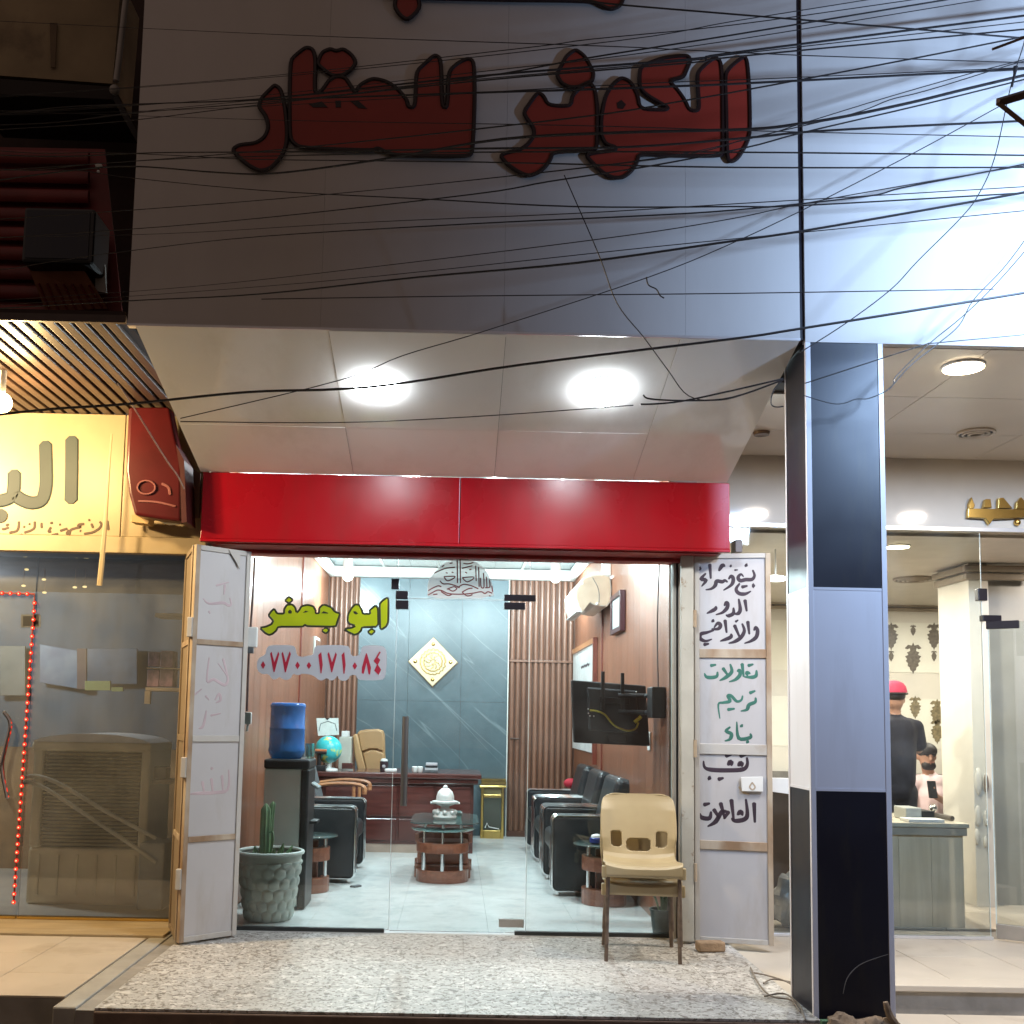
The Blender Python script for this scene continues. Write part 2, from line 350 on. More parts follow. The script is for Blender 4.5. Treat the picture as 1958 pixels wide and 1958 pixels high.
M_glassL = pane_mat('dusty_shop_glass', tint=(0.965,0.975,0.98), smudge=0.13, lo=0.1)
M_gtop = pm('green_table_glass', (0.55,0.80,0.78), rough=0.03, var=0.02, trans=0.9, spec=0.6)
M_white = pm('white_plastic', (0.72,0.73,0.72), rough=0.35, var=0.04)
M_black = pm('black_plastic', (0.015,0.016,0.018), rough=0.4)
M_gold = pm('brass_gold', (0.72,0.50,0.16), rough=0.22, metal=1.0, var=0.1, scale=5)
M_lamp = emat('cool_led_disc', (0.88,0.95,1.0), 50)
M_bulb = emat('cool_bulb', (0.92,0.97,1.0), 14)
M_warm = emat('warm_led_disc', (1.0,0.80,0.52), 14)
M_ledr = emat('red_led_bead', (1.0,0.035,0.015), 1.3)
M_ledc = emat('red_led_core', (1.0,0.50,0.26), 2.2)
M_tiny = emat('yellow_fairy_bulb', (1.0,0.78,0.36), 1.4)

YS, YF, YG, YB, XL, XR = 4.55, 5.82, 6.10, 11.10, -1.41, 1.28
ZST = -0.30
GX = 1e-3
# ================================================================ ground and paving
struct(MB().box(-60,60,-40,60,ZST-0.4,ZST).build('street', M_asph))
# raised terrazzo step in front of the shop, laid in tiles
step = struct(MB().box(-1.58,1.575,4.485,6.20,ZST,-0.012).build('shop_step', M_concrete))
for k, (a, b_) in enumerate([(-1.58,-1.50)]): pass
t0 = None
xs = [-1.50+0.392*i for i in range(8)]+[1.578]; ys = [4.48+0.405*i for i in range(5)]
for i in range(8):
    for j in range(4):
        x0, x1, y0, y1 = xs[i]+0.0006, xs[i+1]-0.0006, ys[j]+0.0006, ys[j+1]-0.0006
        mb = MB().box(x0,x1,y0,y1,-0.011,0.0+random.uniform(-0.0006,0.0006)); mb.build('terrazzo_tile', M_terr, step)
M_riser = pm('brown_stone_edge', (0.17,0.115,0.09), rough=0.7, var=0.2, scale=8, bump=0.2, dirt=(0.08,0.05,0.04))
M_greystrip = pm('grey_cement_strip', (0.36,0.35,0.32), rough=0.8, var=0.12, scale=6, bump=0.2)
MB().box(-1.50,1.578,4.470,4.484,-0.075,-0.013).build('edge_moulding', M_riser, step, bevel=0.006)
# cement strip between the two shops' paving
struct(MB().box(-1.685,-1.583,4.50,6.2,ZST,-0.004).build('cement_strip', M_greystrip, bevel=0.008))
# left shop paving
pavL = struct(MB().box(-4.2,-1.69,4.66,6.2,ZST,-0.014).build('left_pavement', M_concrete))
for i in range(6):
    for j in range(3):
        x1 = -1.692-0.42*i; MB().box(x1-0.417,x1,4.66+0.40*j,4.66+0.40*j+0.397,-0.013,-0.002).build('paving_tile', M_tile, pavL, bevel=0.002)
M_sand = pm('sandy_threshold', (0.42,0.33,0.20), rough=0.75, var=0.15, scale=5, stretch=(0.6,3,3), bump=0.2)
struct(MB().box(-4.2,-1.60,5.865,6.35,-0.013,0.012).build('left_threshold', M_sand, bevel=0.004))
# right shop steps
ZR = -0.076
pavR = struct(MB().box(1.60,6,5.42,6.9,ZST,ZR-0.012).build('right_pavement', M_concrete))
for i in range(8):
    for j in range(2):
        x0 = 1.61+0.52*i; y0 = [5.56,6.08][j]
        MB().box(x0,x0+0.516,y0,y0+0.516,ZR-0.011,ZR).build('paving_tile', M_tile, pavR, bevel=0.0015)
MB().box(1.60,6,5.40,5.557,ZR-0.03,ZR+0.001).build('step_nosing', M_tile, pavR, bevel=0.004)
MB().box(1.60,6,5.425,5.44,-0.215,ZR-0.031).build('step_riser', pm('tan_riser_tile', (0.44,0.36,0.28), rough=0.45, var=0.08), pavR)
low = struct(MB().box(1.60,6,4.2,5.43,ZST,-0.232).build('right_lower_pavement', M_concrete))
for i in range(7):
    for j in range(2):
        x0 = 2.03+0.52*i; y0 = 4.39+0.52*j; MB().box(x0,x0+0.516,y0,y0+0.516,-0.231,-0.222).build('paving_tile', M_tile, low, bevel=0.0015)
# little tiled side ramp between the shop step and the pillar
struct(MB().box(1.583,1.95,4.93,6.5,ZST,-0.03).build('side_landing', M_tile, bevel=0.004))

# ================================================================ upper sign board
sign = thing('sign_board', 'large grey cladding sign board above the shop with red raised Arabic lettering', 'sign board', (0.0, YS+0.2, 3.0))
ZSF = pY(880,634,YS).z
xb = [-1.535,-0.655,0.185,1.02,1.548]
for i in range(4):
    MB().box(xb[i]+0.0004,xb[i+1]-0.0004,YS,YS+0.04,ZSF+0.004,6.2).build('cladding_panel', M_acp, sign)
MB().box(-1.535,1.548,YS+0.045,YS+0.6,ZSF+0.03,6.2).build('backing_frame', M_dark, sign)
MB().box(-1.535,1.548,YS-0.004,YS+0.03,ZSF-0.008,ZSF+0.0035).build('bottom_trim', M_alu, sign)
sign2 = thing('sign_board', 'bright grey cladding board over the neighbouring shop beside the black joint', 'sign board', (3.5, YS+0.2, 3.0))
MB().box(1.572,6.0,YS,YS+0.04,ZSF-0.012,6.2).build('cladding_panel', M_acp, sign2)
MB().box(1.572,6.0,YS+0.045,YS+0.6,ZSF+0.03,6.2).build('backing_frame', M_dark, sign2)
MB().box(1.5495,1.5705,YS+0.012,YS+0.5,ZSF+0.002,6.2).build('black_joint', pm('navy_joint', (0.006,0.007,0.016), rough=0.4), sign2)

M_letred = pm('red_acrylic_letter', (0.30,0.026,0.016), rough=0.45, var=0.08, scale=3)
M_letedge = pm('dark_letter_edge', (0.014,0.003,0.005), rough=0.45)
c3 = crop(920,0,3.45); c2 = crop(420,0,3.578)
def sign_letter(pts, conv, Y, mfill, medge, parent, depth, er, holes=()):
    w = [pY(*conv(p), Y-0.006) for p in pts]
    dense = w
    for k in (0.2, 0.25):                  # soften the corners a little
        w = dense; dense = []; n = len(w)
        for i in range(n): a, b, c = w[i-1], w[i], w[(i+1) % n]; dense += [b.lerp(a, k), b.lerp(c, k)]
    mb = MB().poly(dense, (0,-depth,0)); o = mb.build('letter', mfill, parent)
    MB().tube([p+Vector((0,-depth*0.9,0)) for p in dense], er, 6, closed=True).build('outline', medge, o)
    for h in holes:
        MB().poly([pY(*conv(p), Y-0.0065-depth) for p in h], (0,-0.002,0)).build('counter', medge, o)
    return o
alef = [(1720,385),(1750,400),(1765,600),(1770,880),(1745,960),(1690,1050),(1650,1075),(1622,1060),(1615,900),(1612,700),(1605,500),(1640,450)]
lkw = [(1550,395),(1578,420),(1588,600),(1590,1020),(1575,1035),(1300,1035),(1035,1022),(1025,1080),(985,1140),(930,1180),(860,1180),(790,1140),(720,1070),(690,1030),(780,1012),(880,1002),(890,980),(820,960),(790,900),(790,780),(815,650),(860,570),(920,520),(985,550),(1030,640),(1045,730),(1210,735),(1235,722),(1180,690),(1110,650),(1060,610),(1040,560),(1045,460),(1090,430),(1200,390),(1350,375),(1380,400),(1350,470),(1330,520),(1230,540),(1290,600),(1340,670),(1370,740),(1435,740),(1430,640),(1420,490),(1480,430),(1520,400)]
tr_ = [(720,560),(750,600),(765,750),(760,980),(740,1000),(470,1010),(455,1060),(420,1110),(370,1150),(310,1170),(240,1140),(170,1090),(125,1035),(170,1015),(250,1000),(310,960),(350,900),(345,850),(300,790),(280,750),(320,690),(370,620),(410,640),(440,705),(590,712),(600,640),(640,600),(680,572)]
dots3 = [(620,335),(680,380),(710,430),(740,490),(730,545),(690,560),(640,585),(580,585),(530,560),(495,500),(530,440),(560,380)]
body = [(1700,410),(1740,430),(1745,700),(1730,1050),(1700,1080),(1200,1070),(1140,1050),(1080,1020),(1050,1040),(560,1020),(510,990),(480,940),(485,430),(520,390),(590,335),(640,345),(660,420),(650,645),(690,645),(730,590),(750,560),(800,532),(860,540),(900,600),(930,650),(960,590),(1050,545),(1150,570),(1220,620),(1280,690),(1290,745),(1340,745),(1345,500),(1400,450),(1470,385),(1515,410),(1520,745),(1560,748),(1565,500),(1630,440)]
qd = [(700,370),(760,345),(800,362),(850,345),(910,390),(935,440),(900,490),(840,528),(770,528),(720,490),(670,450)]
reh = [(380,590),(420,620),(450,740),(465,900),(460,1000),(420,1090),(350,1160),(280,1180),(200,1140),(130,1080),(90,1030),(140,1000),(250,990),(310,950),(340,880),(320,800),(270,740),(290,680),(340,630)]
for pts, cv, hs in [(alef,c3,[]),(lkw,c3,[[(895,680),(925,660),(955,690),(935,720),(900,715)]]),(tr_,c3,[]),(dots3,c3,[]),(body,c2,[[(610,712),(700,695),(740,735),(640,735)],[(890,690),(950,690),(1010,745),(950,740)],[(790,690),(830,690),(830,735),(795,735)]]),(qd,c2,[]),(reh,c2,[])]:
    sign_letter(pts, cv, YS, M_letred, M_letedge, sign, 0.012, 0.0105, hs)
ident = lambda p: p
sign_letter([(1190,60),(1280,160),(1380,60),(1330,-60),(1230,-60)], c2, YS, M_letred, M_letedge, sign, 0.012, 0.0105)
sign_letter([(700,-95),(700,-4),(960,3),(1080,4),(1135,6),(1165,22),(1187,14),(1196,-20),(1192,-95),(1140,-110),(1130,-60),(960,-60),(950,-190),(900,-190),(890,-62),(740,-64)], ident, YS, M_letred, M_letedge, sign, 0.012, 0.0105)

# ================================================================ sloping soffit with two round lamps
soff = thing('soffit', 'sloping glossy white canopy ceiling between the grey sign and the red fascia', 'soffit', (0, 5.2, 2.6))
FL, FR, BL, BR = pY(247,616,YS), pY(1532,651,YS), pY(396,902,YF), pY(1397,922,YF)
FL.z = FR.z = ZSF-0.008; zb = (BL.z+BR.z)/2; BL.z = BR.z = zb; FL.x = BL.x = -1.50; FR.x = BR.x = 1.545
def SP(u, t): return FL.lerp(FR, u).lerp(BL.lerp(BR, u), t)
us = [0, 0.29, 0.557, 0.82, 1.0]; ts = [0, 0.62, 1.0]
nS = (FR-FL).cross(BL-FL).normalized()
if nS.z < 0: nS = -nS
for i in range(4):
    for j in range(2):
        g = 0.0003
        q = [SP(us[i]+g, ts[j]+g*2), SP(us[i+1]-g, ts[j]+g*2), SP(us[i+1]-g, ts[j+1]-g*2), SP(us[i]+g, ts[j+1]-g*2)]
        tilt = Vector((0,0,random.uniform(-0.002,0.002)))
        MB().hexa([p+tilt for p in q], [p+nS*0.01 for p in q]).build('soffit_panel', M_soff, soff)
MB().hexa([SP(0,0)+nS*.012,SP(1,0)+nS*.012,SP(1,1)+nS*.012,SP(0,1)+nS*.012],[SP(0,0)+nS*.05,SP(1,0)+nS*.05,SP(1,1)+nS*.05,SP(0,1)+nS*.05]).build('backing_frame', M_dark, soff)
for k, (x, y, lab) in enumerate([(719.5,738,'bright round LED lamp in the white soffit, on the side of the yellow sign'), (1152,745,'bright round LED lamp in the white soffit, on the side of the black pillar')]):
    c = pP(x, y, FL, nS)
    t = thing('downlight', lab, 'lamp', c, group='lamps in the soffit')
    rim = MB(); e1 = (FR-FL).normalized(); e2 = nS.cross(e1)
    ring = [c + (e1*math.cos(a)+e2*math.sin(a))*0.110 for a in [2*math.pi*i/32 for i in range(32)]]
    rim.tube([p-nS*0.003 for p in ring], 0.004, 6, closed=True).build('rim', M_white, t, smoothed=True)
    MB().poly([c + (e1*math.cos(a)+e2*math.sin(a))*0.112 - nS*0.008 for a in [2*math.pi*i/32 for i in range(32)]], -nS*0.004).build('diffuser_plate', M_lamp, t)
    dm = MB()
    for i in range(7):
        rr = 0.112*math.cos(R(i*14.5)); hh = 0.013+0.045*math.sin(R(i*14.5))
        dm.v += [c + (e1*math.cos(a)+e2*math.sin(a))*rr - nS*hh for a in [2*math.pi*q/32 for q in range(32)]]
    dm.f = [(i*32+q,i*32+(q+1)%32,(i+1)*32+(q+1)%32,(i+1)*32+q) for i in range(6) for q in range(32)]+[tuple(192+q for q in range(32))]
    dm.build('dome', M_lamp, t, smoothed=True)
    light('downlight_light', 'AREA', c-nS*0.062, 22, (0.84,0.94,1.0), t, 0.22, aim(c, c-Vector((0,0.1,1))))

# ================================================================ red fascia and lintel
fas = thing('fascia', 'glossy red cladding fascia over the shop front', 'fascia', (0.04, 5.95, 2.2))
zf0, zf1 = 2.222, zb-0.004
zf0 = (pY(381,1034,YF).z+pY(1399,1054,YF).z)/2
for (a, b_) in [(-1.485,0.0),(0.003,1.56)]:
    MB().box(a, b_, YF, YF+0.02, zf0+0.012, zf1).build('fascia_panel', M_red, fas, bevel=0.004)
MB().box(-1.485,1.56,YF-0.010,YF+0.024,zf0-0.006,zf0+0.011).build('lower_lip', M_red, fas, bevel=0.003)
MB().box(-1.484,1.559,YF+0.025,YG+0.1,zf0+0.02,zf1).build('core', M_redd, fas)
MB().box(-1.40,1.50,YF+0.03,YG+0.06,zf0-0.012,zf0+0.018).build('underside_sheet', M_redd, fas)
lint = tag(MB().box(-1.36,1.42,YG-0.06,YG+0.06,zf0-0.034,zf0-0.013).build('lintel', M_redd, bevel=0.004), 'dull red steel lintel running above the shop glass', 'lintel')
ZT = zf0-0.036

# ================================================================ pillar
pil = thing('pillar', 'square pillar clad in black and white panels with bright corner trims', 'pillar', (1.745, YS+0.15, ZST))
px0, px1, py0, py1 = 1.572, 1.925, YS, YS+0.30
zt = ZSF-0.014; z1 = pY(1612,1126,YS).z; z2 = pY(1630,1511,YS).z
MB().box(px0+0.01,px1-0.01,py0+0.01,py1-0.01,ZST,zt).build('core', M_dark, pil)
tr2 = 0.022
for nm, mt, a, b_ in [('upper_panel',M_blk,z1+0.006,zt),('middle_panel',M_wht,z2+0.006,z1-0.006),('lower_panel',M_blk,ZST,z2-0.006)]:
    MB().box(px0+tr2,px1-tr2,py0+0.002,py0+0.010,a,b_).build(nm, mt, pil)
    MB().box(px0+0.002,px0+0.010,py0+tr2*0.6,py1-tr2*0.6,a,b_).build(nm, mt, pil)
    MB().box(px1-0.010,px1-0.002,py0+tr2*0.6,py1-tr2*0.6,a,b_).build(nm, mt, pil)
for (a, b_, c, d) in [(px0-0.002,px0+tr2,py0-0.002,py0+0.016),(px1-tr2,px1+0.002,py0-0.002,py0+0.016),(px0-0.002,px0+0.012,py1-0.014,py1+0.002),(px1-0.012,px1+0.002,py1-0.014,py1+0.002)]:
    MB().box(a,b_,c,d,ZST,zt+0.001).build('corner_trim', M_wht, pil, bevel=0.002)
MB().brush([pY(x,y,YS+0.001) for x,y in [(1612,1900),(1620,1870),(1642,1846),(1675,1832),(1708,1822)]], [0.0012,0.0022,0.0015,0.0008], (0,-1,0), 0.0006).build('pale_arc', M_concrete, pil)  # thin pale grey arc laid over the lower panel
for z in (z1, z2):
    MB().box(px0+tr2+0.001,px1-tr2-0.001,py0,py0+0.012,z-0.006,z+0.006).build('cross_trim', M_wht, pil)
    MB().box(px0,px0+0.012,py0+0.017,py1-0.015,z-0.006,z+0.006).build('cross_trim', M_wht, pil)
# ================================================================ glass shop front
xd0, xd1 = pY(753,1450,YG).x, pY(1008,1450,YG).x
ztr = pY(880,1147,YG).z
xl, xr = -1.33, pY(1284,1450,YG).x
M_gedge = pm('pale_glass_edge', (0.62,0.74,0.73), rough=0.3)
M_rail = pm('dark_floor_rail', (0.05,0.055,0.055), rough=0.4, metal=0.5)
def pane(name, x0, x1, z0, z1, lab, y=YG, mat=None, cat='glass screen'):
    t = thing(name, lab, cat, ((x0+x1)/2, y, z0))
    MB().box(x0,x1,y-0.004,y+0.004,z0,z1).build('pane', mat or M_glass, t); return t
gl = pane('glazed_screen', xl, xd0-0.004, 0.018, ZT, 'fixed glass pane carrying the yellow lettering and phone number', cat='glass screen')
MB().box(xd0-0.0055,xd0-0.0025,YG-0.0045,YG+0.0045,0.018,ZT).build('glass_edge', M_gedge, gl)
MB().box(xl-0.02,xd0-0.03,YG-0.018,YG+0.018,0.0005,0.022).build('floor_rail', M_rail, gl, bevel=0.003)
gr = pane('glazed_screen', xd1+0.004, xr, 0.018, ZT, 'fixed glass pane behind the beige stacking chairs', cat='glass screen')
MB().box(xd1+0.0025,xd1+0.0055,YG-0.0045,YG+0.0045,0.018,ZT).build('glass_edge', M_gedge, gr)
MB().box(xr-0.003,xr+0.001,YG-0.0045,YG+0.0045,0.018,ZT).build('glass_edge', M_gedge, gr)
MB().box(xd1-0.06,xr+0.01,YG-0.018,YG+0.018,0.0005,0.022).build('floor_rail', M_rail, gr, bevel=0.003)
gt = pane('glazed_screen', xd0+0.001, xd1-0.001, ztr+0.004, ZT, 'glass transom pane over the door with a calligraphy sticker', cat='glass screen')
MB().box(xd0+0.001,xd1-0.001,YG-0.0045,YG+0.0045,ztr+0.002,ztr+0.0055).build('glass_edge', M_gedge, gt)
door = thing('glass_door', 'frameless glass shop door with a long vertical steel handle', 'door', ((xd0+xd1)/2, YG, 0))
MB().box(xd0+0.001,xd1-0.001,YG-0.005,YG+0.005,0.012,ztr-0.003).build('pane', M_glass, door)
def patch(parent, x0, y0, x1, y1, mat=M_steelblk, Y=YG):
    a, b_ = pY(x0,y0,Y), pY(x1,y1,Y); MB().box(a.x,b_.x,Y-0.016,Y+0.016,b_.z,a.z).build('patch_fitting', mat, parent, bevel=0.003)
patch(gt, 749,1107,763,1127); patch(gt, 757,1130,780,1146); patch(door, 757,1148,781,1165); patch(gt, 964,1137,1024,1150); patch(door, 964,1152,1004,1166)
patch(door, 954,1757,1001,1773, pm('steel_patch', (0.45,0.43,0.40), rough=0.35, metal=0.7))
ha, hb = pY(777,1370,YG-0.06), pY(770,1541,YG-0.06)
hx = (ha.x+hb.x)/2; hnd = MB().tube([(hx,YG-0.06,hb.z),(hx,YG-0.06,ha.z)], 0.019, 14).build('handle', pm('brushed_steel', (0.36,0.37,0.38), rough=0.3, metal=0.9, stretch=(1,1,0.05), scale=40, var=0.2), door, smoothed=True)
for z in (hb.z+0.09, ha.z-0.09): MB().cyl((hx,YG-0.055,z),(hx,YG-0.005,z),0.008,n=8).build('standoff', M_chrome, door)
MB().box(-1.30,1.33,YG-0.03,YG+0.03,-0.0105,0.001).build('threshold', pm('stone_threshold', (0.55,0.56,0.54), rough=0.4, var=0.1, dirt=(0.3,0.28,0.25)), door)
# jambs
jr = thing('door_jamb', 'worn grey steel jamb standing beside the glass on the chair side', 'jamb', (1.33, YG, 0))
for (a, b_, y0, y1) in [(xr+0.003,xr+0.022,YG-0.03,YG+0.03),(xr+0.024,xr+0.034,YG-0.015,YG+0.03),(xr+0.036,xr+0.056,YG-0.05,YG+0.03)]:
    MB().box(a,b_,y0,y1,0,ZT).build('profile', [M_shut,M_steelblk,M_shut][[xr+0.003,xr+0.024,xr+0.036].index(a)], jr, bevel=0.002)
jl = thing('door_jamb', 'pale steel jamb behind the folded shutter on the plant pot side', 'jamb', (-1.36, YG, 0))
MB().box(-1.375,-1.335,YG-0.04,YG+0.04,0,ZT).build('profile', M_shut, jl, bevel=0.003)

# ---- lettering on the glass
M_yel = vinyl('yellow_vinyl', (0.55,0.62,0.03), 0.35)
M_olive = pm('dark_vinyl_edge', (0.022,0.028,0.008), rough=0.5)
M_num = pm('red_vinyl', (0.42,0.012,0.04), rough=0.5, var=0.1)
M_cloud = vinyl('white_vinyl', (0.60,0.60,0.64), 0.35)
cA = crop(450,1040,5.366); YL = YG-0.006
def flat_letter(pts, cv, Y, fill, edge, parent, er, soft=0.14, holes=(), dz=0.0015):
    w = [pY(*cv(p), Y) for p in pts]; n = len(w); dn = []
    for i in range(n):
        a, b, c = w[i-1], w[i], w[(i+1) % n]; dn += [b.lerp(a, soft), b.lerp(c, soft)]
    o = MB().poly(dn, (0,-dz,0)).build('letter', fill, parent)
    if edge: MB().tube([p+Vector((0,-dz,0)) for p in dn], er, 6, closed=True, flat=(Vector((0,1,0)),0.35)).build('outline', edge, o)
    for h in holes: MB().poly([pY(*cv(p), Y-dz-0.0006) for p in h], (0,-0.0006,0)).build('counter', edge, o)
    return o
wl = thing('window_lettering', 'yellow Arabic name lettering with dark edges stuck on the glass', 'lettering', (-0.9, YL, 1.6))
flat_letter([(1550,555),(1572,560),(1570,800),(1545,850),(1500,880),(1485,860),(1480,620),(1500,590)], cA, YL, M_yel, M_olive, wl, 0.0062)
flat_letter([(1440,630),(1465,660),(1468,850),(1300,855),(1290,890),(1260,920),(1220,935),(1170,910),(1110,875),(1200,858),(1235,840),(1170,820),(1150,790),(1155,730),(1190,660),(1230,620),(1270,625),(1300,680),(1310,718),(1385,718),(1375,680)], cA, YL, M_yel, M_olive, wl, 0.0062, holes=[[(1212,690),(1235,692),(1262,715),(1240,725),(1214,712)]])
flat_letter([(1395,868),(1436,895),(1395,936),(1358,905)], cA, YL, M_yel, M_olive, wl, 0.0055)
flat_letter([(920,625),(985,650),(1020,695),(1075,715),(1050,790),(1030,850),(740,845),(715,830),(690,850),(440,850),(420,890),(380,925),(345,935),(300,910),(250,860),(310,850),(370,825),(390,790),(340,735),(370,690),(400,665),(430,715),(500,715),(500,670),(530,625),(580,620),(615,650),(630,710),(655,680),(680,640),(740,625),(800,640),(825,680),(825,715),(860,710),(860,660),(890,630)], cA, YL, M_yel, M_olive, wl, 0.0062, holes=[[(540,690),(562,672),(582,695),(575,716),(545,714)],[(690,706),(720,685),(752,694),(725,704)],[(880,712),(905,690),(950,705),(955,716)]])
flat_letter([(550,540),(593,575),(550,611),(509,580)], cA, YL, M_yel, M_olive, wl, 0.0055)
flat_letter([(930,858),(966,885),(930,921),(884,890)], cA, YL, M_yel, M_olive, wl, 0.0055)
ph = thing('phone_number_sticker', 'white cloud shaped sticker with red Arabic numerals on the glass', 'sticker', (-0.9, YL, 1.4))
cloud = [(220,1220),(245,1165),(310,1140),(318,1075),(350,1038),(590,1038),(620,1070),(632,1145),(690,1162),(730,1148),(805,1140),(812,1060),(850,1038),(1150,1038),(1180,1080),(1186,1150),(1250,1150),(1285,1130),(1290,1070),(1330,1040),(1500,1040),(1550,1080),(1555,1200),(1540,1370),(1500,1400),(1290,1400),(1250,1380),(1240,1345),(1180,1345),(1160,1390),(1110,1410),(1060,1390),(1050,1345),(1020,1390),(980,1405),(935,1372),(900,1400),(860,1400),(815,1360),(770,1340),(690,1330),(640,1350),(592,1330),(570,1380),(520,1400),(472,1380),(455,1362),(420,1390),(380,1390),(340,1332),(280,1340),(225,1300)]
flat_letter(cloud, cA, YL, M_cloud, None, ph, 0, soft=0.25).name = 'backing'
YD = YL-0.0026
def dia(x, y, w, h): return [(x,y-h),(x+w,y),(x,y+h),(x-w,y)]
digs = [dia(285,1243,24,40),dia(638,1246,24,40),dia(755,1248,24,38),dia(1226,1252,24,38)]
for dx in (0,):
    digs += [[(358,1125),(372,1105),(400,1215),(440,1105),(452,1130),(402,1315),(392,1315)], [(474,1125),(488,1105),(517,1215),(558,1100),(570,1130),(518,1318),(508,1318)],
             [(852,1140),(882,1108),(897,1240),(884,1328),(874,1328)], [(946,1130),(960,1108),(992,1215),(1030,1110),(1042,1135),(994,1318),(984,1318)],
             [(1090,1140),(1118,1108),(1132,1240),(1120,1332),(1110,1332)], [(1340,1122),(1350,1122),(1392,1270),(1382,1342),(1366,1335),(1346,1220),(1316,1335),(1296,1325),(1300,1265)],
             [(1478,1104),(1492,1110),(1462,1165),(1488,1190),(1462,1240),(1496,1290),(1470,1345),(1425,1300),(1452,1240),(1420,1200)]]
for d in digs:
    MB().poly([pY(*cA(p), YD) for p in d], (0,-0.001,0)).build('digit', M_num, ph)
cal = thing('calligraphy_sticker', 'grey dome shaped calligraphy sticker with dark red strokes on the transom glass', 'sticker', (0.0, YL, 2.0))
cB = crop(700,1040,5.367)
dome = [(630,560),(630,440),(640,370),(700,290),(790,205),(920,156),(1050,150),(1160,205),(1245,290),(1295,400),(1315,560)]
M_dome = vinyl('grey_vinyl', (0.66,0.62,0.60), 0.55, 0.45)
flat_letter(dome, cB, YL, M_dome, None, cal, 0, soft=0.2).name = 'backing'
M_brown = pm('dark_red_vinyl', (0.16,0.02,0.022), rough=0.5)
st = [[(640,480),(680,455),(740,430),(770,440)],[(635,525),(680,500),(730,475),(780,480),(830,505),(900,515),(1000,515),(1100,505),(1180,490),(1220,510),(1250,490),(1290,505)],[(760,380),(790,410),(850,410),(920,430),(960,450)],
      [(800,335),(915,335),(840,380),(800,340)],[(990,345),(1110,342),(1040,390),(990,350)],[(935,165),(938,400)],[(965,160),(968,400)],[(1125,225),(1130,380)],[(1155,240),(1160,440)],[(1205,300),(1210,440),(1180,440),(1175,350)],[(1235,340),(1240,440)],[(1265,370),(1270,440),(1225,450)],[(1290,430),(1300,490)],
      [(830,465),(900,440),(930,460),(890,485),(840,460)],[(940,450),(1000,415),(1080,430),(1150,460)],[(985,495),(1050,460),(1090,455)],[(990,500),(1040,535),(1090,520)],[(770,490),(840,530),(880,515)],[(700,300),(800,255),(910,240)],[(985,250),(1090,225)],[(1000,200),(1050,205),(1100,190)],[(780,235),(800,220)],[(860,200),(885,195)],[(820,295),(835,300)],[(880,290),(895,295)],[(1060,265),(1080,260)],[(1020,290),(1035,300)],[(690,520),(730,515)],[(1265,530),(1275,535)]]
for s_ in st:
    MB().brush([pY(*cB(p), YL-0.002) for p in s_], 0.0036, (0,-1,0), 0.001).build('stroke', M_brown, cal)

# ================================================================ folding steel shutters
M_inkb = pm('dark_brush_paint', (0.045,0.028,0.042), rough=0.5, var=0.2)
M_inkg = pm('green_brush_paint', (0.045,0.17,0.13), rough=0.5, var=0.2)
M_inkp = pm('faded_pink_paint', (0.50,0.40,0.43), rough=0.6, var=0.1)
def leaf(t, p0, p1, z0, z1, rails, th=0.03, fw=0.028, front=1, rustside=0, M_shut=M_shut, M_panelw=M_panelw):
    """steel leaf between two floor points; rails = list of (zlow, zhigh)"""
    p0 = Vector((p0[0],p0[1],0)); p1 = Vector((p1[0],p1[1],0)); u = (p1-p0).normalized(); L = (p1-p0).length
    n = Vector((u.y,-u.x,0))
    if n.y > 0: n = -n                                   # towards the street
    M = Matrix((u, -n, Vector((0,0,1)))).transposed()
    def bx(a, b_, d0, d1, za, zb_, name, mat, bev=0.002):
        c = p0 + u*(a+b_)/2 - n*((d0+d1)/2) + Vector((0,0,(za+zb_)/2)); MB().obox(c, (b_-a, abs(d1-d0), zb_-za), M).build(name, mat, t, bevel=bev)
    bx(0, fw, 0, th, z0, z1, 'stile', M_rust if rustside == 1 else M_shut); bx(L-fw, L, 0, th, z0, z1, 'stile', M_rust if rustside == 2 else M_shut)
    rl = [(z0, z0+fw)] + rails + [(z1-fw, z1)]
    for k, (a, b_) in enumerate(rl): bx(fw+0.001, L-fw-0.001, 0.002, th-0.002, a, b_, 'rail', M_rust if 0 < k < len(rl)-1 and k % 2 else M_shut)
    for k in range(len(rl)-1):
        bx(fw-0.004, L-fw+0.004, 0.010, 0.016, rl[k][1]-0.004, rl[k+1][0]+0.004, 'sheet_panel', M_panelw, 0)
    return p0 - n*0.010, n, u, L
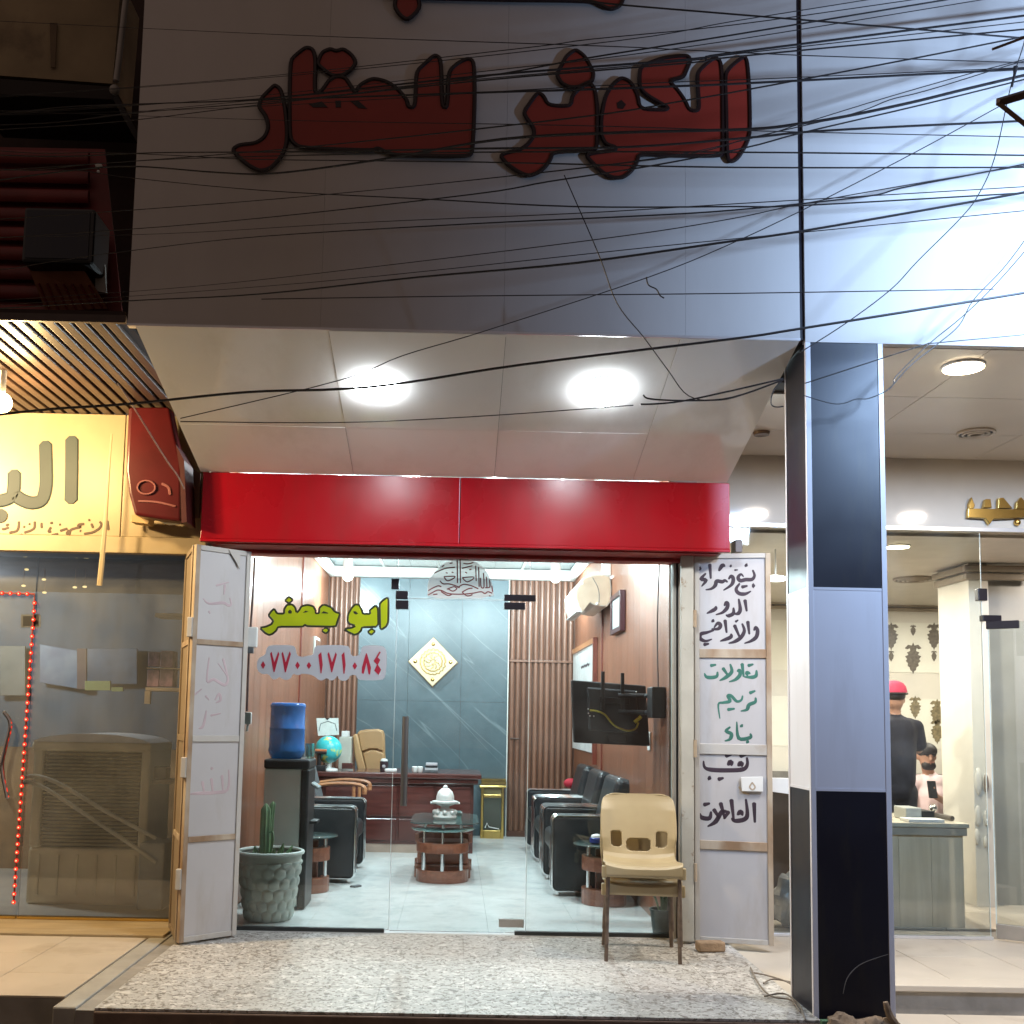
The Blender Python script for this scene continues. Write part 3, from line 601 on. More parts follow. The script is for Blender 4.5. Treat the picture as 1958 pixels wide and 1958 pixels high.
# right shutter with hand painted services
a, b_ = pZ(1329,1800,0.012), pZ(1480,1809,0.012)
shR = thing('folding_shutter', 'white folding steel shutter leaf with hand painted dark and green Arabic services', 'shutter', (1.6, 5.96, 0))
zR = pY(1464,1057,b_.y).z
def zat(x, y, Yd): return pY(x, y, Yd).z
midY = (a.y+b_.y)/2
railsR = [(zat(1400,1626,midY), zat(1400,1609,midY)), (zat(1400,1443,midY), zat(1400,1423,midY)), (zat(1400,1258,midY), zat(1400,1241,midY))]
P0, NR, UR, LR = leaf(shR, a, b_, 0.012, zR, railsR, rustside=2)
cR1 = crop(1280,1030,4.83); cR2 = crop(1280,1400,4.2)
def paint(t, cv, strokes, mat, r, p0, n, name='brush_stroke'):
    for s_ in strokes:
        pts = s_[:-1] if not isinstance(s_[-1], tuple) else s_; k = s_[-1] if not isinstance(s_[-1], tuple) else 1.0
        rad = r*k if isinstance(k, (int,float)) else r
        pts = [pP(*cv(p), p0, n) for p in pts]
        if len(pts) == 1: pts = [pts[0]-Vector((0.004,0,0)), pts[0]+Vector((0.004,0,0.001))]
        rr = [rad*0.6, rad*1.2, rad*1.25, rad*0.4] if len(pts) > 2 else [rad*1.15, rad*0.65]
        MB().brush(pts, rr, n, 0.0012).build(name, mat, t)
dk1 = [[(770,292),(786,340),(762,376),(705,378),(655,388),(634,358),(660,328),(684,350)],[(648,415),(616,465),(642,505),(700,510),(752,485)],[(672,446),(718,436)],[(776,434),(784,434),1.5],[(708,245),(716,250),1.3],[(566,252),(572,254),1.0],[(604,290),(630,289),0.6],
       [(548,372),(570,345),(590,372),(574,425),(500,476)],[(535,400),(512,385),(488,398),(436,392),(424,430),(388,462),(336,472)],[(458,296),(488,248),(514,256),1.1],[(373,240),(382,366)],[(334,322),(292,372),(338,384),(298,440)],[(282,275),(290,277),1.3],
       [(698,570),(714,668)],[(640,558),(654,650),(636,690),(594,694)],[(592,640),(590,690),(548,712),(522,704)],[(508,618),(522,590),(538,600),(532,640),(490,682),(430,702)],[(430,626),(420,652),(346,690)],
       [(782,846),(796,818),(814,850),(802,908),(752,946),(694,966)],[(724,768),(738,880)],[(672,786),(692,850),(660,912),(604,950),(548,966)],[(602,802),(654,922)],[(612,766),(634,752),0.7],[(570,880),(562,912),(470,946)],[(514,756),(528,866)],[(392,836),(452,832),(472,800),(446,780),(412,822)],[(408,846),(348,866),(292,880),(284,920),(332,946),(392,928)],[(400,758),(410,764),1.2],[(322,978),(362,970)]]
gn1 = [[(804,1218),(800,1264),(762,1280),(690,1276)],[(745,1245),(716,1236),(722,1268)],[(730,1172),(772,1160)],[(672,1158),(686,1272)],[(628,1226),(646,1212),(652,1256),(612,1300),(552,1322)],[(562,1160),(576,1228),(522,1280),(464,1310)],[(496,1198),(548,1272)],[(444,1232),(438,1270),(392,1282),(342,1276),(324,1244)],[(384,1172),(428,1164)],
       [(745,1424),(790,1406)],[(796,1470),(792,1508),(736,1534),(716,1578),(660,1592)],[(676,1452),(664,1490),(622,1502),(572,1452),(540,1452),(560,1500),(500,1514),(452,1530),(466,1660),0.9],[(542,1578),(600,1570)],
       [(748,1802),(746,1836),(640,1842),(622,1692)],[(666,1728),(672,1734),1.3],[(720,1874),(730,1878),1.3],[(560,1740),(522,1776),(572,1802),(560,1850),(512,1868)]]
dk2 = [[(622,206),(626,258),(592,298),(480,306),(340,302),(284,282),(274,232)],[(552,268),(574,250),(584,276),1.2],[(470,262),(492,240),(500,268),1.2],[(455,190),(498,178)],[(572,192),(616,178)],[(320,368),(330,372),1.3],[(396,378),(432,368)],
       [(680,572),(686,722)],[(614,540),(626,656),(602,700),(524,712),(500,690)],[(548,662),(572,640),(588,668),1.1],[(498,546),(516,704)],[(474,640),(440,694)],[(412,572),(442,684)],[(470,640),(420,640),(372,718),(308,756)],[(358,622),(402,692)],[(334,640),(322,690),(262,686),(244,652)],[(280,582),(322,572)]]
paint(shR, cR1, dk1, M_inkb, 0.0092, P0, NR); paint(shR, cR1, gn1, M_inkg, 0.0088, P0, NR); paint(shR, cR2, dk2, M_inkb, 0.0105, P0, NR)
# lock plate with numeral
lp = [pP(*cR2(p), P0+NR*0.022, NR) for p in [(575,362),(752,358),(752,478),(582,474)]]
lk = MB().poly(lp, -NR*0.014).build('lock_plate', M_white, shR, bevel=0.002)
MB().brush([pP(*cR2(p), P0+NR*0.0225, NR) for p in [(665,405),(645,440),(668,462),(688,440),(665,405)]], 0.0045, NR, 0.001).build('numeral', M_rust, lk)
MB().brush([pP(*cR2(p), P0+NR*0.001, NR) for p in [(560,440),(590,480),(640,500)]], 0.006, NR, 0.001).build('weld_stain', M_rust, shR)
MB().obox(Vector((a.x-0.045, a.y-0.004, zR/2)), (0.072,0.045,zR-0.03), Matrix.Rotation(-0.1,3,'Z')).build('hinge_stile', pm('flaking_grey_paint', (0.52,0.53,0.51), rough=0.7, var=0.1, scale=5, dirt=(0.20,0.12,0.06), dscale=7, dcut=(0.60,0.68), bump=0.2), shR, bevel=0.004)
for z in (0.4, 1.1, 1.85): MB().cyl((a.x-0.004,a.y-0.026,z-0.05),(a.x-0.004,a.y-0.026,z+0.05),0.011,n=10).build('hinge', M_rust, shR, smoothed=True)
br = pP(1455,1490,P0-NR*0.05,NR)
slide = [pY(x,y,b_.y+0.03) for x,y in [(1468,1487),(1508,1488),(1512,1519),(1470,1513)]]
MB().poly(slide, (0,0.012,0)).build('bolt_guide', M_white, shR, bevel=0.002)
# left shutter: facing leaf plus folded second leaf
a, b_ = pZ(342,1804,0.012), pZ(452,1788,0.012)
shL = thing('folding_shutter', 'pale folding steel shutter leaves with faint pink Arabic writing beside the plant pot', 'shutter', (-1.4, 5.85, 0))
zL = pY(356,1040,a.y).z; midY = (a.y+b_.y)/2
railsL = [(zat(395,1608,midY), zat(395,1597,midY)), (zat(395,1418,midY), zat(395,1406,midY)), (zat(395,1234,midY), zat(395,1224,midY))]
P1, NL, UL, LL = leaf(shL, a, b_, 0.012, zL, railsL, rustside=1)
a2 = (a.x-0.03, a.y+0.03); b2 = (-1.635, 6.08)
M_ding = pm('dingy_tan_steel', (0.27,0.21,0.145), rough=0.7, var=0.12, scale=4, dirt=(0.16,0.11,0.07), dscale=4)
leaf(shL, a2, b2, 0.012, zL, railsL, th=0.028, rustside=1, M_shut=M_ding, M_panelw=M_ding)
for z in (0.35, 0.95, 1.72):
    MB().box(a.x-0.032,a.x-0.002,a.y-0.012,a.y+0.02,z-0.055,z+0.055).build('hinge', M_shut, shL, bevel=0.004)
gus = [pP(*p, P1+NL*0.012, NL) for p in [(437,1051),(459,1054),(458,1088),(452,1076)]]
MB().poly(gus, NL*0.003).build('corner_gusset', M_shut, shL)
cL1 = crop(0,1020,3.865); cL2 = crop(0,1400,3.4625)
pk1 = [[(1700,478),(1708,524),(1684,530),(1650,512),(1545,518),(1502,480)],[(1662,382),(1656,450)],[(1600,384),(1690,360),0.8],[(1545,575),(1552,590),0.9],[(1546,920),(1530,1090),(1580,1078),(1660,1120),(1682,1060),(1612,960)],[(1650,930),(1682,1050)],[(1590,1230),(1620,1185),(1630,1230),(1596,1250)],[(1525,1310),(1502,1420),(1470,1440)],[(1560,1345),(1630,1330),0.8],[(1440,1190),(1490,1150),0.8],[(1520,1200),(1545,1230),0.8]]
pk2 = [[(1515,250),(1508,378),(1420,400),(1300,405),(1258,410)],[(1470,290),(1476,390)],[(1400,310),(1408,390)],[(1340,330),(1352,400)],[(1400,240),(1410,240),1.0]]
paint(shL, cL1, pk1, M_inkp, 0.007, P1, NL); paint(shL, cL2, pk2, M_inkp, 0.008, P1, NL)

# ================================================================ two stacked beige chairs
M_chair = pm('beige_polypropylene', (0.45,0.37,0.225), rough=0.42, var=0.06, scale=5, col2=(0.39,0.315,0.19), bump=0.04, bscale=300)
M_leg = pm('worn_brown_tube', (0.20,0.15,0.12), rough=0.5, metal=0.4, var=0.25, scale=20)
def stack_chair(loc, rz, label):
    t = local(thing('stacking_chair', label, 'chair', loc, rz, 'stacked chairs by the shutter'))
    prof = [(-0.205,0.392,.19),(-0.212,0.402,.196),(-0.212,0.432,.2),(-0.200,0.443,.203),(-0.16,0.441,.206),(-0.08,0.432,.206),(0.0,0.424,.204),(0.06,0.421,.20),(0.115,0.425,.197),(0.150,0.440,.196),(0.168,0.462,.197),(0.180,0.490,.200),(0.190,0.520,.203),(0.200,0.550,.206),(0.212,0.590,.209),(0.228,0.640,.210),(0.245,0.690,.208),(0.260,0.735,.205),(0.270,0.762,.201),(0.276,0.780,.193),(0.280,0.793,.178),(0.282,0.801,.155),(0.283,0.805,.125)]
    prof = [(y, (z-0.048) if z < 0.5 else 0.452+(z-0.5)*0.95, w) for (y, z, w) in prof]
    P = []
    NU = 72; K = 6
    rows = []
    for i in range(len(prof)-1):
        for k in range(K):
            f = k/K; rows.append(tuple(prof[i][q]*(1-f)+prof[i+1][q]*f for q in range(3)))
    rows.append(prof[-1])
    mb = MB()
    for (y, z, w) in rows:
        back = max(0, min(1, (z-0.402)/0.1)); seat = 1-back
        for j in range(NU+1):
            u = j/NU*2-1; e = abs(u)**3.2
            mb.v.append(Vector((u*w, y - back*e*0.045*max(0.0, min(1.0, (0.775-z)/0.12)) - (1-u*u)*0.0*back, z + seat*(e*0.022 if z > 0.367 else 0) )))
    for i in range(len(rows)-1):
        zc = (rows[i][1]+rows[i+1][1])/2
        for j in range(NU):
            u = (j+0.5)/NU; ry = rows[i][0]
            hole = False
            if ry > 0.14:
                if ((u-0.505)/0.168)**4+((zc-0.466)/0.035)**4 < 1: hole = True
                if min(abs(u-0.20),abs(u-0.81)) < 0.08 and (min(abs(u-0.20),abs(u-0.81))/0.08)**4+((zc-0.496)/0.044)**4 < 1: hole = True
            if hole: continue
            o = i*(NU+1)+j; mb.f.append((o, o+1, o+NU+2, o+NU+1))
    s_ = mb.build('shell', M_chair, t, smoothed=True)
    so = s_.modifiers.new('solid', 'SOLIDIFY'); so.thickness = 0.007; so.offset = 0
    MB().box(-0.20,0.20,-0.204,-0.186,0.344,0.382).build('front_rim', M_chair, t, bevel=0.006)
    for sx in (-1, 1):
        MB().box(sx*0.203-0.014,sx*0.203+0.014,-0.21,-0.175,0.337,0.398).build('corner_block', M_chair, t, bevel=0.006)
        MB().tube(smooth([Vector(p) for p in [(sx*0.190,-0.20,0.0),(sx*0.187,-0.192,0.20),(sx*0.184,-0.185,0.344)]]), 0.0105, 10).build('leg', M_leg, t, smoothed=True)
        MB().tube(smooth([Vector(p) for p in [(sx*0.188,0.20,0.0),(sx*0.178,0.165,0.20),(sx*0.168,0.125,0.357)]]), 0.0105, 10).build('leg', M_leg, t, smoothed=True)
        MB().tube([(sx*0.184,-0.185,0.344),(sx*0.176,-0.03,0.364),(sx*0.168,0.125,0.357)], 0.0105, 10).build('seat_rail', M_leg, t, smoothed=True)
    MB().tube([(-0.176,-0.05,0.360),(0.176,-0.05,0.360)], 0.009, 8).build('cross_rail', M_leg, t, smoothed=True)
    return t
fl_, fr_ = pZ(1169,1841,0), pZ(1309,1849,0)
cx, cy = (fl_.x+fr_.x)/2, (fl_.y+fr_.y)/2
ang = math.atan2(fr_.y-fl_.y, fr_.x-fl_.x)*0.6
stack_chair((cx+0.004, cy+0.245, 0.0), ang, 'beige plastic stacking chair on the terrazzo, the lower one of two stacked')
stack_chair((cx+0.0, cy+0.207, 0.096), ang, 'beige plastic shell chair with slotted back, stacked on top of another')
# ================================================================ office interior shell
ZC = 2.87
M_wpan = wood('orange_brown_wall_board', (0.19,0.070,0.036), (0.26,0.105,0.058), rough=0.28, scale=1.6, coat=0.25, fine=0.25, finescale=45)
M_slat = wood('brown_fluted_board', (0.125,0.056,0.034), (0.20,0.098,0.064), rough=0.4, scale=2.5, coat=0.1)
M_ceil = marble('grey_ceiling_board', (0.17,0.19,0.195), (0.11,0.125,0.13), (0.34,0.36,0.36), rough=0.14)
M_marb = marble('blue_grey_marble', (0.088,0.130,0.150), (0.054,0.088,0.104), (0.40,0.48,0.50), rough=0.3)
M_corn = pm('white_cornice', (0.62,0.64,0.61), rough=0.5, var=0.06)
ifl = struct(MB().box(XL-0.15,XR+0.16,YG-0.03,YB+0.2,-0.20,-0.0115).build('office_floor', M_concrete))
for i in range(5):
    for j in range(9):
        x0 = XL+0.01+0.54*i; y0 = YG+0.032+0.555*j
        if y0 > YB: continue
        MB().box(x0,min(x0+0.539,XR+0.1),y0,y0+0.554,-0.011,0.0).build('floor_tile', M_itile, ifl)
icl = struct(MB().box(XL-0.15,XR+0.16,YG+0.07,YB+0.2,ZC+0.012,ZC+0.2).build('office_ceiling', M_dark))
for i in range(9):
    x0 = XL+0.3*i; MB().box(x0+0.001,min(x0+0.2985,XR),YG+0.07,YB,ZC,ZC+0.011).build('ceiling_board', M_ceil, icl)
for i in (2,4,7):
    MB().box(XL+0.3*i-0.012,XL+0.3*i+0.012,YG+0.07,YB-0.02,ZC-0.008,ZC-0.0005).build('ceiling_strip', M_corn, icl)
wlf = struct(MB().box(XL-0.17,XL-0.012,YG+0.065,YB+0.2,-0.2,ZC+0.2).build('office_wall_left', M_concrete))
wrt = struct(MB().box(XR+0.012,XR+0.17,YG+0.065,YB+0.2,-0.2,ZC+0.2).build('office_wall_right', M_concrete))
b0 = None
for k in range(20):
    y0 = YG+0.066+0.2515*k
    MB().box(XL-0.011,XL,y0,min(y0+0.249,YB),0,ZC).build('wall_board', M_wpan, wlf)
    MB().box(XR,XR+0.011,y0,min(y0+0.249,YB),0,ZC).build('wall_board', M_wpan, wrt)
for (w, x) in ((wlf,XL+0.006),(wrt,XR-0.006)):
    yj = 8.95 if w is wrt else 9.2
    MB().box(x-0.006,x+0.006,yj,yj+0.045,0,ZC-0.06).build('joint_strip', pm('dark_brown_strip', (0.16,0.035,0.02), rough=0.4), w)
    s = 1 if w is wlf else -1
    MB().box(min(x-s*0.006,x+s*0.075),max(x-s*0.006,x+s*0.075),YG+0.07,YB-0.08,ZC-0.12,ZC-0.001).build('cornice', M_corn, w, bevel=0.03)
wbk = struct(MB().box(XL-0.17,XR+0.17,YB+0.03,YB+0.2,-0.2,ZC+0.2).build('office_wall_back', M_concrete))
MB().box(XL,XR,YB-0.08,YB+0.028,ZC-0.115,ZC-0.001).build('cornice', M_corn, wbk, bevel=0.02)
xm0, xm1 = pY(684,1300,YB).x, pY(970,1300,YB).x
def slats(x0, x1, n, z0, z1):
    w = (x1-x0)/n
    for k in range(n):
        a = x0+w*k; pts = []
        for q in range(7):
            an = math.pi*q/6; pts.append(Vector((a+w*0.5-math.cos(an)*w*0.40, YB+0.004-math.sin(an)*0.022, z0)))
        pts += [Vector((a+w*0.9,YB+0.029,z0)), Vector((a+w*0.1,YB+0.029,z0))]
        MB().poly(pts, (0,0,z1-z0)).build('slat', M_slat, wbk, smoothed=True)
MB().box(XL,XR,YB+0.014,YB+0.029,0,ZC).build('backing_board', pm('dark_groove_board', (0.10,0.04,0.022), rough=0.6), wbk)
slats(XL+0.01, xm0-0.01, 6, 0.0, ZC-0.12)
zj = pY(1040,1265,YB).z
slats(xm1+0.02, XR-0.01, 11, zj+0.014, ZC-0.12); slats(xm1+0.02, XR-0.01, 11, 0.06, zj-0.014)
MB().box(xm1+0.02,XR-0.01,YB-0.028,YB+0.012,zj-0.012,zj+0.012).build('cross_trim', M_slat, wbk, bevel=0.003)
MB().box(xm1+0.02,XR-0.01,YB-0.028,YB+0.012,0,0.058).build('skirting', pm('dark_brown_skirting', (0.09,0.035,0.02), rough=0.5), wbk)
dh = pY(982,1412,YB-0.04); MB().tube([dh-Vector((0.03,-0.03,0)),dh-Vector((0.03,0,0)),dh+Vector((0.06,0,-0.004))], 0.009, 8).build('door_handle', pm('dark_bronze', (0.08,0.05,0.04), rough=0.4, metal=0.6), wbk, smoothed=True)
xs_ = [xm0, xm0+(xm1-xm0)*0.335, xm0+(xm1-xm0)*0.69, xm1]; zs_ = [0, 1.42, ZC-0.12]
for i in range(3):
    for j in range(2):
        MB().box(xs_[i]+0.0012,xs_[i+1]-0.0012,YB-0.012,YB+0.012,zs_[j]+0.0012,zs_[j+1]-0.0012).build('marble_slab', M_marb, wbk)
MB().box(xm1+0.001,xm1+0.012,YB-0.02,YB+0.012,0,ZC-0.12).build('marble_edge_trim', M_corn, wbk)
# ceiling lamps: two hanging at the back in view, four nearer the door
def bulb(x, y, z, lab, p=70, grp='office ceiling lamps', r=0.055):
    t = thing('ceiling_lamp', lab, 'lamp', (x,y,z), group=grp)
    MB().lathe([(0.02,0.0),(r*0.8,0.02),(r,0.05),(r*0.95,0.09),(r*0.6,0.115)], (x,y,z), 20).build('bulb', M_bulb, t, smoothed=True)
    MB().lathe([(0.045,0.116),(0.05,0.125),(0.05,ZC-z-0.001)], (x,y,z), 16).build('holder', M_white, t, smoothed=True)
    light('ceiling_lamp_light', 'POINT', (x,y,z-0.06), p, (0.80,0.95,1.0), t, 0.06)
for (x, y, lab) in [(665,1107,'glowing bulb under the grey ceiling near the globe side of the back wall'), (1062,1110,'glowing bulb under the grey ceiling near the air conditioner')]:
    p = pY(x, y, 10.25); bulb(p.x, p.y, p.z-0.02, lab, 95)
for x, y in ((-0.95,6.75),(0.85,6.75),(-0.40,8.4),(0.30,8.4)):
    bulb(x, y, 2.66, 'ceiling bulb hidden behind the red fascia, over the seats', 135, 'office ceiling lamps hidden by the fascia')

# ================================================================ office furniture
M_leath = pm('black_leather', (0.018,0.022,0.026), rough=0.33, var=0.2, scale=12, bump=0.12, bscale=90, rvar=0.06)
def armchair_proto(W=0.90, D=0.57):
    t = local(thing('armchair', 'x', 'armchair', (0,0,0)))
    aw = 0.13; ah = 0.565
    for s in (-1, 1):
        y0 = s*(W/2-aw/2)
        MB().box(0,D,y0-aw/2,y0+aw/2,0.035,ah).build('arm', M_leath, t, bevel=0.028, bseg=4)
        for q in (-1, 1):
            yy = y0+q*(aw/2-0.004); c = 0.04
            ring = []
            for (cxx, czz, a0) in [(D-c, ah-c, 0), (c, ah-c, 90), (c, 0.035+c, 180), (D-c, 0.035+c, 270)]:
                for k in range(5): an = R(a0+k*22.5); ring.append((cxx+math.cos(an)*c, yy, czz+math.sin(an)*c))
            MB().tube(ring, 0.0065, 6, closed=True).build('chrome_edge', M_chrome, t, smoothed=True)
    MB().box(0.03,D-0.04,-W/2+aw+0.002,W/2-aw-0.002,0.10,0.27).build('base', M_leath, t, bevel=0.01)
    MB().box(0.10,D-0.005,-W/2+aw+0.006,W/2-aw-0.006,0.272,0.42).build('seat_cushion', M_leath, t, bevel=0.045, bseg=4)
    Mr = Matrix.Rotation(R(-14),3,'Y')
    MB().obox((0.07,0,0.60), (0.15,W-2*aw-0.014,0.46), Mr).build('back_cushion', M_leath, t, bevel=0.05, bseg=4)
    for x in (0.05, D-0.05):
        for s in (-1, 1): MB().cyl((x,s*(W/2-aw/2),0.0),(x,s*(W/2-aw/2),0.036),0.018,n=10).build('foot', M_chrome, t)
    return t
A = armchair_proto()
A.location = (-0.736-0.57, 7.81+0.45, 0); A['label'] = 'black leather armchair with chrome edges beside the water dispenser'; A['group'] = 'black leather armchairs'
for k, (y, lab) in enumerate([(7.42+0.45,'black leather armchair behind the beige chairs, next to the round side table'),(8.36+0.45,'black leather armchair, middle one of the row along the television wall'),(9.30+0.45,'black leather armchair at the slatted wall end of the row along the television wall')]):
    dup(A, (0.712+0.568, y, 0), math.pi, lab)
# visitor chair with wooden arms
M_owood = wood('honey_wood', (0.32,0.12,0.05), (0.50,0.24,0.11), rough=0.3, axis='X')
vc = thing('visitor_chair', 'grey office visitor chair with curved wooden arms in front of the desk', 'chair', (-1.05,9.15,0))
MB().box(-1.30,-0.86,8.94,9.38,0.40,0.47).build('seat', M_leath, vc, bevel=0.025)
M_greyf = pm('grey_mesh_fabric', (0.10,0.11,0.12), rough=0.8, var=0.2, scale=30)
MB().obox((-1.27,9.16,0.74), (0.06,0.42,0.50), Matrix.Rotation(R(-16),3,'Y')).build('backrest', M_greyf, vc, bevel=0.02)
for y in (8.90, 9.42):
    MB().tube(smooth([Vector(p) for p in [(-1.30,y,0.625),(-1.05,y,0.665),(-0.86,y,0.665),(-0.775,y,0.64),(-0.77,y,0.58)]]), 0.022, 8, flat=(Vector((0,0,1)),0.7)).build('armrest', M_owood, vc, smoothed=True)
    MB().tube([(-0.86,y,0.645),(-0.86,y,0.0)], 0.016, 8).build('leg', M_owood, vc); MB().tube([(-1.29,y,0.60),(-1.31,y,0.0)], 0.016, 8).build('leg', M_owood, vc)
# desk
M_desk = wood('dark_mahogany', (0.055,0.014,0.012), (0.11,0.032,0.026), rough=0.22, axis='X', coat=0.4)
yd = 9.60
desk = thing('desk', 'wide dark mahogany desk in front of the blue marble wall', 'desk', (-0.5, yd+0.3, 0))
dxr = pY(921,1480,yd-0.06).x; dbr = pY(901,1550,yd).x
zdt = pY(780,1478,yd-0.06).z
MB().box(-1.30,dxr,yd-0.06,yd+0.80,zdt-0.052,zdt).build('top', M_desk, desk, bevel=0.012)
MB().box(-1.27,dxr-0.03,yd-0.03,yd+0.76,zdt-0.10,zdt-0.053).build('apron', M_desk, desk, bevel=0.006)
MB().box(-1.22,dbr,yd+0.015,yd+0.045,0.08,zdt-0.101).build('front_board', M_desk, desk)
for k in range(4):
    a = -1.20+(dbr+1.20)/4*k
    for (z0, z1) in ((0.11,0.31),(0.33,zdt-0.12)):
        MB().box(a+0.01,a+(dbr+1.20)/4-0.01,yd,yd+0.016,z0,z1).build('raised_panel', M_desk, desk, bevel=0.006)
for a, b_ in ((-1.25,-1.20),(dbr-0.03,dbr+0.02)): MB().box(a,b_,yd+0.046,yd+0.72,0.0,zdt-0.101).build('side_board', M_desk, desk)
MB().box(-1.20,dbr-0.032,yd+0.02,yd+0.20,0.0,0.079).build('plinth', pm('cream_plinth', (0.42,0.32,0.26), rough=0.4), desk)
MB().box(0.0-0.28,dxr-0.035,yd-0.0335,yd-0.031,zdt-0.094,zdt-0.088).build('metal_strip', M_chrome, desk)
# executive chair
M_tan = pm('tan_leather', (0.40,0.245,0.115), rough=0.42, var=0.07, scale=6, bump=0.06, bscale=80)
oc = thing('office_chair', 'high backed tan leather executive chair behind the desk', 'office chair', (-0.95,10.25,0))
ct, cb = pY(707,1394,10.35), pY(707,1475,10.30); cxo = pY(706,1430,10.3).x
hw = (pY(736,1430,10.3).x-pY(684,1430,10.3).x)/2
def ocp(pts, Y, d, name, bev): MB().poly([pY(x,y,Y) for x,y in pts], (0,d,0)).build(name, M_tan, oc, bevel=bev, bseg=5, smoothed=True)
ocp([(683,1402),(688,1397),(700,1395),(722,1394),(732,1397),(735,1406),(736,1440),(738,1484),(700,1484),(692,1440),(687,1416)], 10.24, 0.10, 'backrest', 0.03)
ocp([(686,1403),(692,1399),(706,1397),(724,1397),(731,1401),(733,1412),(732,1436),(720,1431),(706,1431),(692,1437),(688,1418)], 10.205, 0.06, 'head_cushion', 0.022)
ocp([(694,1441),(706,1435),(720,1435),(733,1440),(736,1484),(703,1484)], 10.20, 0.06, 'lower_back_cushion', 0.022)
ocp([(674,1408),(679,1402),(684,1407),(689,1430),(695,1455),(702,1484),(686,1484),(678,1445)], 10.16, 0.16, 'side_bolster', 0.018)
MB().box(cxo-hw-0.02,cxo+hw+0.02,9.98+0.05,10.42,0.44,0.56).build('seat', M_tan, oc, bevel=0.04)
MB().cyl((cxo,10.25,0.08),(cxo,10.25,0.45),0.03).build('post', M_chrome, oc)
for k in range(5):
    an = 2*math.pi*k/5; MB().tube([(cxo,10.25,0.09),(cxo+0.26*math.cos(an),10.25+0.26*math.sin(an),0.045)], [0.025,0.015], 8).build('foot', M_black, oc); 
    MB().sphere((cxo+0.26*math.cos(an),10.25+0.26*math.sin(an),0.025), 0.025, 8).build('castor', M_black, oc)
# things on the desk
def desk_at(x, Y): return pZ(x, 1478, zdt) if Y is None else Vector((pY(x,1478,Y).x, Y, zdt+0.0008))
gp = desk_at(628, 9.75); gc = pY(628,1433,9.75)
gt_ = thing('desk_globe', 'turquoise desk globe with yellow land on a clear stand', 'globe', gp)
M_globe = pm('globe_map', (0.03,0.46,0.50), rough=0.3, col2=(0.62,0.66,0.10), scale=9, contrast=(0.36,0.44), detail=3)
MB().sphere(gc, 0.128, 20).build('ball', M_globe, gt_, smoothed=True)
MB().lathe([(0.09,0.0),(0.085,0.015),(0.02,0.025),(0.014,max(0.03,gc.z-0.126-gp.z))], gp, 20).build('stand', M_white, gt_, smoothed=True)
p = desk_at(627, 9.98); ct_ = thing('certificate_stand', 'white framed certificate propped behind the globe', 'certificate', p)
q = [pY(x,y,9.98) for x,y in [(605,1373),(647,1373),(648,1405),(608,1407)]]
MB().poly(q, (0,0.012,0)).build('sheet', pm('certificate_paper', (0.70,0.78,0.76), rough=0.5, var=0.06, scale=20), ct_)
MB().tube([pY(x,y,9.978) for x,y in [(610,1398),(613,1384),(627,1379),(641,1384),(644,1397)]], 0.003, 6).build('border', M_greyf, ct_)
MB().poly([pY(x,y,9.977) for x,y in [(622,1373),(630,1373),(626,1377)]], (0,-0.002,0)).build('clip', M_black, ct_)
zz = min(v.z for v in q); MB().box(p.x-0.03,p.x+0.03,9.97,10.01,zdt+0.001,zz-0.001).build('support', M_white, ct_)
p = desk_at(659, 10.05); hb_ = pY(659,1409,10.05)
bx_ = thing('white_cabinet_box', 'pale upright box with a smaller white carton on top behind the desk', 'box', p)
MB().box(pY(648,1430,10.05).x,pY(671,1430,10.05).x,10.05,10.25,zdt+0.001,hb_.z).build('body', pm('pale_grey_box', (0.52,0.52,0.46), rough=0.5), bx_, bevel=0.005)
MB().box(pY(653,1400,10.05).x,pY(666,1400,10.05).x,10.06,10.2,hb_.z+0.001,pY(659,1398,10.05).z).build('carton', M_white, bx_, bevel=0.003)
p = desk_at(612, 9.68); ot = thing('pen_holder', 'dark desk set with an orange capped top beside the globe', 'desk set', p)
zo = pY(613,1437,9.62).z
MB().box(p.x-0.05,p.x+0.06,9.60,9.72,zdt+0.001,zdt+0.05).build('base', M_black, ot, bevel=0.006)
MB().cyl((p.x-0.01,9.66,zdt+0.05),(p.x-0.01,9.66,zo-0.02),0.02).build('stem', M_black, ot)
MB().box(p.x-0.055,p.x+0.065,9.61,9.71,zo-0.02,zo+0.0).build('tray', M_black, ot, bevel=0.005)
MB().box(p.x-0.055,p.x+0.065,9.61,9.71,zo+0.001,zo+0.022).build('cap', pm('orange_plastic', (0.62,0.20,0.08), rough=0.5), ot, bevel=0.005)
p = desk_at(734, 9.70); mug = thing('mug', 'dark mug with a pale badge on the desk beside the tan chair', 'mug', p)
MB().lathe([(0.036,0.0),(0.04,0.01),(0.04,0.095),(0.034,0.096),(0.034,0.085)], p, 20).build('cup', pm('dark_brown_ceramic', (0.04,0.022,0.03), rough=0.25), mug, smoothed=True)
MB().sphere((p.x,p.y-0.038,p.z+0.05), 0.016, 8, (1,0.3,1)).build('badge', M_cloud, mug); MB().lathe([(0.035,0.097),(0.03,0.115),(0.01,0.12)], p, 16).build('lid', M_white, mug, smoothed=True)
p = desk_at(872-42, 9.72); p = desk_at(825, 9.72)
bk = thing('book_stack', 'small stack of dark and pale books on the desk beside the door handle', 'books', p)
for k in range(4): MB().box(p.x-0.065+0.004*k,p.x+0.062-0.003*k,9.66+0.004*k,9.80,p.z+0.022*k,p.z+0.022*k+0.021).build('book', [M_greyf,M_cloud,M_black,M_cloud][k], bk, bevel=0.002)
